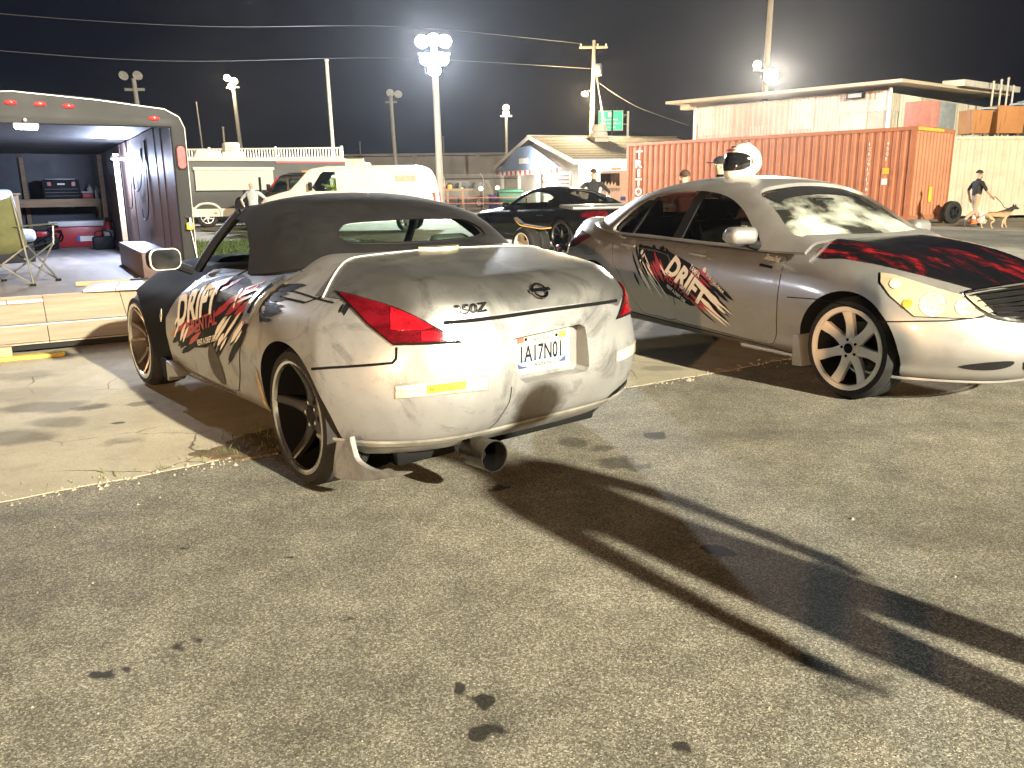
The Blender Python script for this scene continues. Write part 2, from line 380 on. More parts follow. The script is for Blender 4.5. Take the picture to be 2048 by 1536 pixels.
def concrete(name, col=(.40, .35, .25), cracks=True):
    t = NT(name); co = t.coord('Object'); big = t.noise(co, .8, 6, .65); mid = t.noise(co, 5, 6, .7); fine = t.noise(co, 110, 3, .7)
    c = t.ramp(big, [(.30, tuple(a * .70 for a in col)), (.70, tuple(a * 1.15 for a in col))])
    c = t.mix(t.ramp(mid, [(.52, 0.), (.75, .45)]), c, tuple(a * .42 for a in col)); c = t.mix(t.ramp(fine, [(.45, 0.), (.65, .4)]), c, tuple(a * .45 for a in col))
    if cracks:
        wp = t.n('TexNoise', Scale=3.0, Detail=5.0); t.l(co, wp.inputs['Vector']); ml = t.mix(.22, co, wp.outputs['Color'], 'ADD')
        v = t.n('TexVoronoi', feature='DISTANCE_TO_EDGE', Scale=1.5); t.l(ml, v.inputs['Vector']); k = t.ramp(v.outputs['Distance'], [(.0, 1.), (.011, 0.)])
        k = t.math('MULTIPLY', k, t.ramp(t.noise(co, .9, 3, .5), [(.50, 0.), (.58, 1.)]))
        c = t.mix(k, c, (.03, .024, .016))
        st = None; pw = t.n('TexNoise', Scale=4.0, Detail=4.0); t.l(co, pw.inputs['Vector'])
        sc_ = t.n('VectorMath', operation='MULTIPLY'); t.l(co, sc_.inputs[0]); sc_.inputs[1].default_value = (1, 1.5, 0)
        for x, y, r, a in [(-3.08, 5.15, .20, .55), (-2.71, 5.13, .10, .75), (-2.78, 4.78, .14, .5), (-2.9, 4.48, .20, .6), (-2.2, 4.36, .10, .55), (-3.75, 6.1, .20, .4), (-2.5, 5.2, .07, .6), (-3.3, 5.5, .3, .25), (-2.4, 4.75, .02, .9), (1.15, 6.1, .12, .4)]:
            d = t.n('VectorMath', operation='DISTANCE'); t.l(sc_.outputs[0], d.inputs[0]); d.inputs[1].default_value = (x, y * 1.5, 0)
            dd = t.math('ADD', d.outputs['Value'], t.math('MULTIPLY', t.math('SUBTRACT', pw.outputs['Fac'], .5), .35))
            s = t.math('MULTIPLY', t.math('MULTIPLY', t.math('SUBTRACT', 1., t.math('DIVIDE', dd, r * 1.5)), 2.4, clamp=True), a); st = s if st is None else t.math('MAXIMUM', st, s)
        c = t.mix(st, c, (.055, .047, .034))
    t.set(Base_Color=c, Roughness=.88, Specular_IOR_Level=.3); t.bump(t.math('ADD', fine, mid), .35, .004); return t.m
M['asphalt'] = asphalt(); M['slab'] = concrete('old_concrete'); M['apron'] = concrete('worn_lane', (.30, .265, .20), False)
def grid_plane(name, x0, x1, y0, y1, z, m):
    o = MB().add([(x0, y0, z), (x1, y0, z), (x1, y1, z), (x0, y1, z)], [(0, 1, 2, 3)]).build(name, m); return structure(o)
grid_plane('asphalt_ground', -260, 260, -120, 420, 0, M['asphalt'])
# concrete pad: straight pour edge, a little broken, running under both cars
def sheet(name, pts, z, m, h=.02):
    o = MB().prism([(p[0], p[1]) for p in pts], z - h, z).build(name, m); return structure(o)
ex, ey = .842, .539; nx, ny = -.539, .842
edge = []
for i in range(90):
    s = -7.5 + i * .16; j = random.uniform(-.012, .012) + .03 * sin(s * 1.3) + (.10 * math.exp(-((s - .55) / .35) ** 2))
    edge.append((-1.5 + ex * s + nx * j, 4.04 + ey * s + ny * j))
far = [(edge[-1][0] + nx * 7.2, edge[-1][1] + ny * 7.2), (edge[0][0] + nx * 14, edge[0][1] + ny * 14)]
sheet('concrete_pad', edge + far, .004, M['slab'])
# yellow painted board edge at the foot of the trailer ramp
# dirt and weeds that fill the broken seam behind the wheel
t = NT('packed_dirt'); co = t.coord('Object'); f = t.noise(co, 16, 6, .75); t.set(Base_Color=t.ramp(f, [(.3, (.06, .042, .022)), (.55, (.15, .10, .05)), (.75, (.30, .21, .11))]), Roughness=.95); t.bump(t.noise(co, 40, 5, .8), .9, .02); M['dirt'] = t.m
dp = smooth_poly([(-1.72, 4.12, 0), (-1.6, 4.24, 0), (-1.5, 4.5, 0), (-1.15, 4.7, 0), (-.9, 4.62, 0), (-.88, 4.38, 0), (-1.15, 4.22, 0), (-1.35, 4.05, 0), (-1.5, 4.04, 0), (-1.62, 4.06, 0)])
dp = [(p.x + random.uniform(-.02, .02), p.y + random.uniform(-.02, .02)) for p in dp]
sheet('dirt_seam', dp, .011, M['dirt'], .015)
def grass_mat(name, a, b):
    t = NT(name); co = t.coord('Object'); t.set(Base_Color=t.ramp(t.noise(co, 2.2, 5, .7), [(.3, a), (.7, b)]), Roughness=.8, Specular_IOR_Level=.2); return t.m
M['grass'] = grass_mat('grass_blades', (.045, .075, .016), (.13, .15, .045)); M['turf'] = grass_mat('turf_soil', (.035, .045, .014), (.085, .085, .035))
def blades(name, spots, m, hmin, hmax, label, w=.006):
    V = []; F = []
    for x, y, z in spots:
        a = random.uniform(0, 2 * pi); h = random.uniform(hmin, hmax); lx = random.uniform(-.5, .5) * h; ly = random.uniform(-.5, .5) * h; n = len(V)
        V += [(x - cos(a) * w, y - sin(a) * w, z), (x + cos(a) * w, y + sin(a) * w, z), (x + lx * .4 + cos(a) * w * .6, y + ly * .4 + sin(a) * w * .6, z + h * .6), (x + lx, y + ly, z + h)]
        F += [(n, n + 1, n + 2), (n, n + 2, n + 3)]
    me = bpy.data.meshes.new(name); me.from_pydata(V, [], F); o = link(name, me, m); tag(o, label, 'grass'); o['kind'] = 'stuff'; return o
def in_poly(x, y, P):
    r = False
    for i in range(len(P)):
        a = P[i]; b = P[i - 1]
        if (a[1] > y) != (b[1] > y) and x < (b[0] - a[0]) * (y - a[1]) / (b[1] - a[1]) + a[0]: r = not r
    return r
verge = [(-13, 14.5), (-5.5, 15.0), (-2.5, 13.6), (.2, 14.0), (2.2, 15.6), (1.6, 17.0), (-1.2, 19.4), (-4.6, 22.5), (-14, 22.8)]
sheet('grass_verge', verge, .02, M['turf'], .02)
sp = []
while len(sp) < 16000:
    x = random.uniform(-10, 2.3); y = random.uniform(13.6, 22.8)
    if in_poly(x, y, verge): sp.append((x, y, .015))
blades('verge_grass', sp, M['grass'], .05, .13, 'short green grass verge between the lot and the lane behind', .010)
sp = []
for s in [random.gauss(.45, .35) for _ in range(150)] + [random.uniform(-2.0, 1.2) for _ in range(60)]:
    d = random.gauss(.05, .05); sp.append((-1.5 + ex * s + nx * d, 4.04 + ey * s + ny * d, .004))
for _ in range(260): sp.append((random.gauss(-1.25, .2), random.gauss(4.4, .13), .008))
blades('seam_weeds', sp, M['grass'], .012, .05, 'sparse weeds and straw in the cracked seam beside the rear wheel', .003)
# paler lane in front of the containers and beyond the verge
sheet('lane_left', [(-40, 23.2), (-4.4, 23.0), (-.9, 19.9), (2.6, 20.6), (3.5, 28), (-1, 60), (-40, 60)], .008, M['apron'])
sheet('lane_right', [(9.5, 29.6), (15.3, 22.8), (40, 26.5), (40, 40), (20, 40)], .008, M['apron'])
# crumbled chips along the broken pour edge and loose grit on the tarmac
rnd = random.Random(31); V = []; F = []
def chip(x, y, z, r):
    n = len(V); a = rnd.uniform(0, 6.28)
    for k in range(5): V.append((x + r * cos(a + k * 1.257) * rnd.uniform(.6, 1.1), y + r * sin(a + k * 1.257) * rnd.uniform(.6, 1.1), z - .002))
    V.append((x + r * .1, y, z + r * rnd.uniform(.5, .9))); F.extend([(n + k, n + (k + 1) % 5, n + 5) for k in range(5)])
for _ in range(900):
    s = rnd.uniform(-5, 4.5); d = rnd.gauss(-.02, .05); chip(-1.5 + ex * s + nx * d, 4.04 + ey * s + ny * d, .004, abs(rnd.gauss(0, .008)) + .002)
for _ in range(350): chip(rnd.uniform(-3, 3), rnd.uniform(1.4, 5.5), .001, abs(rnd.gauss(0, .0035)) + .0015)
me = bpy.data.meshes.new('loose_grit'); me.from_pydata(V, [], F); gr_ = link('loose_grit', me, M['apron']); tag(gr_, 'loose grit and crumbled concrete chips on the asphalt', 'grit'); gr_['kind'] = 'stuff'
# ================================================================ cars
def rbox(L, r, n, nc=4):
    """rounded box (half sizes L, radius r) as a dense quad mesh, returned as normalised points -1..1"""
    def axis(h, k):
        rr = min(r, h * .95); a = [-h + rr * (1 - math.tan(pi / 4 * (1 - i / nc))) for i in range(nc)]
        m = [-(h - rr) + 2 * (h - rr) * i / k for i in range(k + 1)]
        return a + m + [-x for x in reversed(a)]
    ax = [axis(L[i], n[i]) for i in range(3)]; vid = {}; V = []; F = []
    def vert(p):
        k = tuple(round(c, 5) for c in p)
        if k not in vid: vid[k] = len(V); V.append(p)
        return vid[k]
    for a in range(3):
        b, c = (a + 1) % 3, (a + 2) % 3
        for s in (-1, 1):
            for i in range(len(ax[b]) - 1):
                for j in range(len(ax[c]) - 1):
                    q = []
                    for di, dj in ((0, 0), (1, 0), (1, 1), (0, 1)):
                        p = [0, 0, 0]; p[a] = s * L[a]; p[b] = ax[b][i + di]; p[c] = ax[c][j + dj]; q.append(vert(tuple(p)))
                    F.append(tuple(q) if s > 0 else tuple(reversed(q)))
    out = []
    for p in V:
        q = [max(-(L[i] - min(r, L[i] * .95)), min(L[i] - min(r, L[i] * .95), p[i])) for i in range(3)]
        d = Vector([p[i] - q[i] for i in range(3)]); d.normalize()
        out.append(tuple((q[i] + d[i] * min(r, L[i] * .95)) / L[i] for i in range(3)))
    return out, F
def car_body(S, name='body'):
    """lower body: rounded box warped by the car's own profiles"""
    pts, F = rbox((S.get('len', 4.4) / 2, .9, .36), S.get('r', .11), S.get('n', (110, 44, 22)))
    V = []
    for X, Y, Zc in pts:
        z0 = (Zc + 1) / 2; ay = abs(Y)
        xr = interp(S['rear'], z0); xf = interp(S['front'], z0)
        x = xr + (xf - xr) * (X + 1) / 2
        wr = ((1 - X) / 2) ** 4; wf = ((1 + X) / 2) ** 4
        x += S['crear'] * ay ** S.get('prear', 3) * wr - S['cfront'] * ay ** S.get('pfront', 3) * wf
        w = interp(S['W'], x) * interp(S['side'], z0)
        for xc, amp, wd in S.get('flare', []): w += amp * math.exp(-((x - xc) / wd) ** 2) * math.exp(-((z0 - .55) / .35) ** 2)
        y = Y * w
        tz = interp(S['T'], x); sz = interp(S['S'], x)
        top = tz + (sz - tz) * sstep(S.get('s0', .35), 1.0, ay) ** S.get('sp', 1.2)
        bot = interp(S['B'], x)
        if 'crease' in S and z0 > .5:
            top += S['crease'](x, ay)
        V.append((x, y, bot + (top - bot) * z0))
    me = bpy.data.meshes.new(name); me.from_pydata(V, [], F); return me
def cyl_mesh(c, axis, r, a, b, mat_, n=56):
    R = {'y': Matrix(((1, 0, 0, 0), (0, 0, 1, 0), (0, 1, 0, 0), (0, 0, 0, 1)))}[axis]
    me = MB().lathe([(r, a), (r, b)], Matrix.Translation(c) @ R, n).mesh('cut'); me.materials.append(mat_); return me
def pris_mesh(poly, a, b, Mx, mat_): 
    me = MB().prism(poly, a, b, Mx).mesh('cut'); me.materials.append(mat_); return me
def box_mesh(x0, x1, y0, y1, z0, z1, mat_):
    me = MB().box(x0, x1, y0, y1, z0, z1).mesh('cut'); me.materials.append(mat_); return me
def canopy(st, inset=0, n=18, zdrop=0):
    """roof shell: stations (x, half width at base, base z, half width at roof edge, top z, roof crown); returns open shell mesh"""
    xs = [s[0] for s in st]; kn = [[(s[0], s[k]) for s in st] for k in range(1, 6)]
    N = 46; V = []; F = []; m = 2 * n + 1
    for i in range(N + 1):
        x = xs[0] + (xs[-1] - xs[0]) * i / N; wb, zb, wt, zt, cr = [interp(k, x) for k in kn]
        wb -= inset; wt -= inset; zt -= inset
        for j in range(m):
            u = -1 + 2 * j / (m - 1); a = abs(u); sg = 1 if u >= 0 else -1
            # side from base (a=1) to shoulder (a~.55), roof to centre (a=0); rounded between
            pb = Vector((wb, zb - zdrop)); ps = Vector((wt, zt - cr)); pc = Vector((0, zt))
            e = .52
            if a > e: q = ps + (pb - ps) * ((a - e) / (1 - e)); 
            else: q = pc + (ps - pc) * (a / e); q.y = zt - cr * (a / e) ** 2.2
            bl = math.exp(-((a - e) / .10) ** 2) * .30
            q += (Vector((wt * .86, zt - cr * 1.9)) - ps) * bl * .55
            V.append((x, sg * q.x if a > 1e-6 else 0, q.y))
    for i in range(N):
        for j in range(m - 1): F.append((i * m + j, i * m + j + 1, (i + 1) * m + j + 1, (i + 1) * m + j))
    me = bpy.data.meshes.new('canopy'); me.from_pydata(V, [], F); return me
def thicken(me, t):
    bm = bmesh.new(); bm.from_mesh(me); bmesh.ops.recalc_face_normals(bm, faces=bm.faces); bm.normal_update()
    top = sum((f.normal.z for f in bm.faces))
    if top < 0: bmesh.ops.reverse_faces(bm, faces=bm.faces)
    bmesh.ops.solidify(bm, geom=bm.faces[:], thickness=t); bmesh.ops.recalc_face_normals(bm, faces=bm.faces); bm.to_mesh(me); bm.free(); return me
# ---- wheels: turned tyre and barrel, separate spokes; local y = outward
def wheel(parent, c, out, R, rr, w, spokes, mats, dish=.05, lip=.018, style='plain', hub=.07, hubdepth=None, steer=0, name='wheel', spoke_w=(.05, .075)):
    """out=+1 outward is +y. mats: rubber, rim, lip, spoke, hub"""
    e = bpy.data.objects.new(name, None); COL.objects.link(e); e.parent = parent; e.location = c; e.empty_display_size = .1
    e.rotation_euler = (0, 0, (0 if out > 0 else pi) + steer)
    A = Matrix(((1, 0, 0, 0), (0, 0, 1, 0), (0, -1, 0, 0), (0, 0, 0, 1)))  # z(lathe)-> y
    sw = R - rr
    prof = [(rr - .005, 0), (rr + sw * .30, .004), (rr + sw * .62, .001), (R - .018, -.016), (R - .004, -.034), (R, -.06), (R, -w + .06), (R - .004, -w + .034), (R - .018, -w + .016), (rr + sw * .5, -w + .002), (rr - .005, -w + .01)]
    tm = MB().lathe(prof, A, 64, closed=True)
    ty = tm.build('tyre', mats[0], e, 40)
    for k in range(3):
        g = MB(); rg = R - .0005; yy = -w * (.30 + .2 * k)
        g.lathe([(rg + .001, yy - .004), (rg + .0016, yy), (rg + .001, yy + .004)], A, 64, cap=False); g.build('tread_groove', M['gap'], ty, 40)
    MB().lathe([(rr + .006, -.004), (rr + .008, .004), (rr - .002, .008), (rr - lip, .003), (rr - lip - .004, -.012)], A, 64, cap=False).build('rim_lip', mats[2], e, 40)
    MB().lathe([(rr - lip - .003, -.010), (rr - lip - .012, -.05), (rr - lip - .02, -w * .55), (rr - .05, -w * .9), (rr - .02, -w)], A, 64, cap=False).build('barrel', mats[1], e, 40)
    MB().lathe([(.0, -w * .62), (rr * .62, -w * .62), (rr * .66, -w * .66), (rr * .66, -w * .72), (0, -w * .72)], A, 40).build('brake_disc', M['rim_dark'] if 'rim_dark' in M else M['steel'], e, 40)
    ro = rr - lip - .004; hd = -dish * .9 if hubdepth is None else hubdepth
    def spoke(a0, w0, w1, mt, r0=hub * .6, th=.030, twist=0, conc=.012):
        b = MB(); n = 7; Vs = []
        for i in range(n):
            t = i / (n - 1); r = r0 + (ro - r0) * t; ww = (w0 + (w1 - w0) * t) * (1 - .25 * sin(pi * t)) / 2; y = hd + (-.014 - hd) * t ** 1.6 - conc * sin(pi * t); tw = twist * t
            for s_, dy in ((-1, 0), (-.62, .006), (.62, .006), (1, 0), (1, -th), (-1, -th)):
                x = s_ * ww + tw; Vs.append((x * cos(a0) + r * sin(a0), y + dy, -x * sin(a0) + r * cos(a0)))
        f = []
        for i in range(n - 1):
            for k in range(6): f.append((i * 6 + k, i * 6 + (k + 1) % 6, (i + 1) * 6 + (k + 1) % 6, (i + 1) * 6 + k))
        f += [tuple(range(6)), tuple(reversed(range((n - 1) * 6, n * 6)))]
        b.add(Vs, f); return b.build('spoke', mt, e, 30)
    for k in range(spokes):
        a = 2 * pi * (k + .13) / spokes
        if style == 'split':
            spoke(a - .14, .028, .034, mats[3], twist=-.03); spoke(a + .14, .028, .034, mats[3], twist=.03)
        else: spoke(a, spoke_w[0], spoke_w[1], mats[3])
    MB().lathe([(0, hd + .012), (hub * .45, hd + .012), (hub * .55, hd + .006), (hub, hd + .004), (hub, hd - .03)], A, 32).build('hub', mats[4], e, 30)
    for k in range(5):
        a = 2 * pi * k / 5 + .3; r = hub * .78
        MB().lathe([(0, hd + .010), (.009, hd + .010), (.010, hd)], Matrix.Translation((r * sin(a), 0, r * cos(a))) @ A, 10).build('lug_nut', mats[5] if len(mats) > 5 else M['gap'], e, 30)
    return e
def wheel_copy(src, parent, c, rot):
    e = copy_tree(src, parent); e.location = c; e.rotation_euler = (0, 0, rot); return e
def car_paint(name, col, dark=None, metal=.55, rough=.36, split=None, smudge=0, coat=.5, scale=2.2, seed=0):
    """worn metallic paint; split(x local) keeps a second colour ahead of a line"""
    t = NT(name); co = t.coord('Object'); n1 = t.noise(co, scale, 6, .65, .6); n2 = t.noise(co, 22, 5, .7)
    c = t.ramp(n1, [(.3, tuple(a * .86 for a in col)), (.7, tuple(min(1, a * 1.08) for a in col))])
    if smudge:
        c = t.mix(t.ramp(t.noise(co, 3.1, 6, .7, 1.2), [(.52, 0.), (.72, smudge)]), c, tuple(a * .22 for a in col))
        c = t.mix(t.ramp(n2, [(.55, 0.), (.8, smudge * .5)]), c, tuple(a * .45 for a in col))
    rf = t.ramp(n1, [(.3, rough - .05), (.7, rough + .12)]); mt = metal
    if split:
        s = t.n('SeparateXYZ'); t.l(co, s.inputs[0]); k = t.math('ADD', s.outputs[0], t.math('MULTIPLY', t.math('MAXIMUM', t.math('SUBTRACT', s.outputs[2], split[2]), 0.), split[1])); k = t.math('GREATER_THAN', k, split[0]); c = t.mix(k, c, dark); inv = t.math('SUBTRACT', 1., k); mt = t.math('MULTIPLY', inv, metal); rf = t.mix(k, rf, .78); t.set(Specular_IOR_Level=t.math('MULTIPLY_ADD', inv, .42, .08)); coat = t.math('MULTIPLY', inv, coat)
    t.set(Base_Color=c, Roughness=rf, Coat_Weight=coat, Coat_Roughness=.12, Metallic=mt); return t.m
def streaks(n, box_, rnd, dirn, lmin, lmax, wmin, wmax):
    """brush streaks: thin pointed slivers in a (u,v) box"""
    out = []
    for _ in range(n):
        u = rnd.uniform(box_[0], box_[1]); v = rnd.uniform(box_[2], box_[3]); l = rnd.uniform(lmin, lmax); w = rnd.uniform(wmin, wmax)
        d = Vector(dirn).normalized(); p = Vector((-d.y, d.x)); c = Vector((u, v))
        out.append([c - d * l / 2, c - d * l * .2 - p * w, c + d * l * .25 - p * w * .8, c + d * l / 2, c + d * l * .15 + p * w, c - d * l * .3 + p * w * .7])
    return out
def decal(name, polys, bvh, to3, d, mat_, parent, off, step=.05):
    V = []; F = []; d = Vector(d).normalized()
    for P in polys:
        q = [Vector((p[0], p[1])) for p in P]
        rs = resample(q, step, True); n = len(rs); xs = [a.x for a in rs]; ys = [a.y for a in rs]; ins = []
        if max(xs) - min(xs) > .5 or len(P) > 10:
            x = min(xs) + .03
            while x < max(xs):
                y = min(ys) + .03
                while y < max(ys):
                    if in_poly(x, y, rs): ins.append(Vector((x, y)))
                    y += .05
                x += .05
        vv, ee, ff, *_ = geometry.delaunay_2d_cdt(rs + ins, [(i, (i + 1) % n) for i in range(n)], [], 1, 1e-7); b = len(V)
        for a in vv: V.append(tuple(project(bvh, to3(a.x, a.y), d, off)[0]))
        F += [tuple(i + b for i in f) for f in ff]
    me = bpy.data.meshes.new(name); me.from_pydata(V, [], F); return link(name, me, mat_, parent)
# ---------------------------------------------------------------- silver roadster (seen from its left rear corner)
M['z_paint'] = car_paint('chalky_silver', (.315, .314, .308), (.008, .008, .009), metal=.5, rough=.38, split=(1.93, 1.1, .58), smudge=.85, coat=.25)
M['z_lid'] = car_paint('shaded_smeared_lid_silver', (.27, .265, .25), metal=.85, rough=.38, smudge=.75, coat=.2, scale=3)  # lid silver with smears, also darkened to paint in the shade on the deck
M['fabric'] = mat('soft_top_cloth', (.011, .0108, .011), .92, var=.25, scale=9, bump=.5, spec=.15)
M['decal_black'] = mat('decal_black', (.008, .008, .009), .55, var=.05, spec=.15); M['decal_white'] = mat('decal_white', (.78, .76, .70), .35, var=.03); M['decal_red'] = mat('decal_red', (.35, .02, .025), .35, var=.1); M['decal_dark'] = mat('decal_smoke', (.05, .052, .055), .35)
M['gunm'] = mat('gunmetal_spoke', (.075, .072, .07), .38, .8); M['bronze'] = mat('bronze_rim', (.24, .20, .165), .4, .8); M['rim_dark'] = mat('gunmetal_rim', (.045, .042, .040), .3, .8); M['rim_white'] = mat('white_rim', (.78, .74, .66), .4, var=.05); M['lip_pol'] = mat('polished_lip', (.66, .63, .58), .22, .95, var=.06)
ZC = thing('convertible_car', 'silver two-seat convertible with black cloth top and drift decal, seen from behind', 'car', (-.319, 4.222, 0), radians(128.756))
ZS = dict(len=4.3, n=(120, 52, 24), r=.12,
    rear=[(0, -.62), (.14, -.73), (.32, -.79), (.5, -.80), (.68, -.78), (.82, -.75), (.92, -.735), (1, -.69)], front=[(0, 3.30), (.3, 3.46), (.6, 3.44), (1, 3.15)], crear=.42, prear=4.6, cfront=.6,
    W=[(-.8, .875), (-.5, .895), (-.2, .915), (0, .925), (.25, .915), (.6, .885), (1.2, .88), (2.0, .89), (2.65, .915), (3.1, .87), (3.45, .74)],
    side=[(0, .90), (.12, .955), (.3, .985), (.5, 1.0), (.7, .985), (.85, .95), (1, .875)],
    T=[(-.8, .915), (-.7, .955), (-.6, .975), (-.3, 1.02), (0, 1.048), (.2, 1.06), (.45, 1.03), (1.0, .97), (1.7, .965), (2.0, .955), (2.65, .87), (3.1, .76), (3.4, .66)],
    S=[(-.8, .76), (-.6, .84), (-.35, .905), (0, .925), (.3, .935), (.7, .925), (1.4, .875), (1.9, .81), (2.3, .785), (2.65, .775), (3.1, .68), (3.4, .6)],
    B=[(-.8, .24), (-.62, .215), (-.4, .20), (-.1, .19), (.5, .19), (2.1, .155), (2.9, .2), (3.4, .2)], s0=.62, sp=1.5,
    flare=[(0, .02, .42), (2.65, .015, .42)])
zb_raw = car_body(ZS); zb_raw.materials.append(M['z_paint'])
cuts = [cyl_mesh((0, 0, .335), 'y', .362, .52, 1.2, M['well']), cyl_mesh((0, 0, .335), 'y', .362, -1.2, -.52, M['well']),
        cyl_mesh((2.65, 0, .335), 'y', .358, .5, 1.2, M['well']), cyl_mesh((2.65, 0, .335), 'y', .358, -1.2, -.5, M['well']),
        box_mesh(.46, 1.70, -.66, .66, .40, 1.5, M['black'])]
# number plate recess, reflector slots
cuts.append(MB().prism([(-.235, .54), (-.215, .522), (.155, .522), (.185, .545), (.215, .70), (.20, .725), (-.20, .745), (-.232, .728)], -1.2, -.715, YZ).mesh('cut')); cuts[-1].materials.append(M['z_paint'])
ZB = bvh_of(zb_raw)
zbody = boolean(zb_raw, cuts); zo = link('body', zbody, None, ZC, 28)
cz = Vector((-3.492, 2.394, 1.365))
def zdir(x, y, z): return (Vector((x, y, z)) - cz).normalized()
# torn lower edge under the bumper, dull and scraped
M['scuffed'] = mat('scraped_grey', (.20, .19, .16), .7, var=.4, scale=8)
ribbon('bumper_lip', ZB, smooth_poly([(-.36, .95, .275), (-.5, .9, .280), (-.66, .75, .290), (-.74, .5, .300), (-.75, .2, .31), (-.75, -.1, .315), (-.74, -.4, .32), (-.66, -.7, .32), (-.4, -.9, .3)], False), (1, -.5, .05), M['scuffed'], ZC, w=.05, off=.003, raise_=.006)
# tail lamps: outline pressed on the corner
tl = [(-.6, .961, .988), (-.6, .887, .966), (-.6, .754, .920), (-.6, .672, .887), (-.6, .591, .847), (-.6, .468, .773), (-.6, .372, .709), (-.6, .521, .719), (-.6, .701, .735), (-.6, .817, .834), (-.6, .890, .913)]
tlm = [(a, -b, c) for a, b, c in tl]
for pts, sg in ((tl, 1), (tlm, -1)):
    d = zdir(-.6, .75, .85) if sg > 0 else Vector((zdir(-.6, .75, .85).x, -zdir(-.6, .75, .85).y, zdir(-.6, .75, .85).z))
    P = [Vector(p) for p in pts]; ey = cz if sg > 0 else Vector((cz.x, -cz.y, cz.z))
    tlo = patch('tail_light', ZB, P, d, M['gap'], ZC, .008, .03, .02, eye=ey); c = sum(P, Vector()) / len(P)
    inn = [c + (p - c) * .92 for p in P]; patch('red_lens', ZB, inn, d, M['lens_deep'], tlo, .013, .03, .006, eye=ey)
    mk = lambda L: [Vector((-.6, a * sg, b)) for a, b in L]
    patch('bright_lens', ZB, mk([(.700, .888), (.655, .872), (.585, .838), (.505, .788), (.560, .782), (.672, .792), (.705, .800)]), d, M['lens_red'], tlo, .017, .03, .006, eye=ey)
    patch('lower_lens', ZB, mk([(.560, .775), (.495, .772), (.42, .722), (.52, .730), (.560, .735)]), d, M['lens_red'], tlo, .0175, .03, .006, eye=ey)
# reflectors low in the bumper
for sg in (1, -1):
    pr = [(-.78, .81, .611), (-.78, .365, .583), (-.78, .366, .53), (-.78, .813, .563)]
    if sg > 0: P = [Vector(p) for p in pr]; d = zdir(-.78, .6, .57)
    else: P = [Vector((-.7, -.40, .575)), Vector((-.6, -.80, .590)), Vector((-.6, -.80, .54)), Vector((-.7, -.40, .53))]; d = Vector((.85, .35, -.1))
    c = sum(P, Vector()) / 4; ey = cz if sg > 0 else None
    fo = patch('reflector', ZB, [c + Vector(((p - c).x, (p - c).y * 1.03, (p - c).z * 1.25)) for p in P], d, M['scuffed'], ZC, .004, .03, .012, eye=ey); patch('clear_lens', ZB, P, d, M['lens_clear'], fo, .008, .03, .006, eye=ey)
    if sg > 0: patch('amber_bulb', ZB, [Vector((-.78, .66, .592)), Vector((-.78, .47, .582)), Vector((-.78, .47, .548)), Vector((-.78, .66, .558))], d, M['lens_amber'], fo, .0095, .03, .004, eye=cz)
# boot lid as its own panel, with the dark seam round it
lid = [(-.725, .50, .80), (-.735, .30, .832), (-.735, 0, .832), (-.735, -.30, .832), (-.725, -.50, .80), (-.66, -.62, .86), (-.50, -.74, .93), (-.17, -.79, .97), (0, -.60, 1.03), (.05, -.3, 1.05), (.07, 0, 1.06), (.05, .3, 1.05), (0, .60, 1.03), (-.17, .79, .97), (-.50, .74, .93), (-.66, .62, .86)]
def zseam(n, pts, d, w=.009, parent=ZC, m='gap', off=.002): return ribbon(n, ZB, pts, d, M[m], parent, w=w, off=off)
lidp = patch('boot_lid', ZB, [Vector(p) for p in lid], (.75, 0, -.66), M['z_lid'], ZC, .004, .045, .010)
zseam('lid_seam', [(-.74, .52, .822), (-.75, .25, .824), (-.75, 0, .826), (-.75, -.25, .826), (-.74, -.50, .822)], (1, 0, 0), .016, off=.006)
ribbon('lid_painted_highlight', ZB, smooth_poly([(-.16, .79, .97), (-.02, .60, 1.02), (.05, .35, 1.04), (.09, 0, 1.05), (.05, -.35, 1.04), (-.02, -.60, 1.02)], False), (0, 0, -1), M['white'], ZC, w=.011, off=.005, raise_=.004)  # bright line of the lid edge painted as a white strip
# tonneau behind the seats
ton = [(.0, .62, 1), (.1, .30, 1), (.12, 0, 1), (.1, -.30, 1), (.0, -.62, 1), (-.2, -.79, 1), (.35, -.82, 1), (.42, -.6, 1), (.42, .6, 1), (.35, .82, 1), (-.2, .79, 1)]
# door, seams
door = smooth_poly([(.32, 0, .985), (.34, 0, .92), (.40, 0, .84), (.54, 0, .73), (.645, 0, .59), (.72, 0, .44), (.80, 0, .33), (.90, 0, .288), (1.26, 0, .280), (1.70, 0, .292), (1.83, 0, .33), (1.905, 0, .41), (1.944, 0, .533), (1.918, 0, .633), (1.80, 0, .76), (1.62, 0, .858)], True, 3)
for sg in (1, -1):
    P = [Vector((p.x, sg * 1.0, p.z)) for p in door]
    dr = patch('door', ZB, P, (0, -sg, 0), M['z_paint'], ZC, .003, .05, .010)
    zseam('door_seam', P + [P[0]], (0, -sg, 0), .010, dr)
    hp = [Vector((.30, sg, .93)), Vector((.36, sg, .945)), Vector((.44, sg, .925)), Vector((.56, sg, .78)), Vector((.585, sg, .725)), Vector((.50, sg, .715)), Vector((.42, sg, .80)), Vector((.34, sg, .90))]
    hd = patch('door_handle', ZB, hp, (0, -sg, 0), M['lip_pol'], dr, .018, .02, .02)
    patch('handle_recess', ZB, [Vector((.37, sg, .90)), Vector((.40, sg, .905)), Vector((.51, sg, .765)), Vector((.475, sg, .765))], (0, -sg, 0), M['gap'], hd, .021, .02, .002)
zseam('rocker_chrome', [(.93, 1, .262), (1.3, 1, .256), (1.72, 1, .262), (1.86, 1, .30)], (0, -1, 0), .02, m='lip_pol', off=.004)
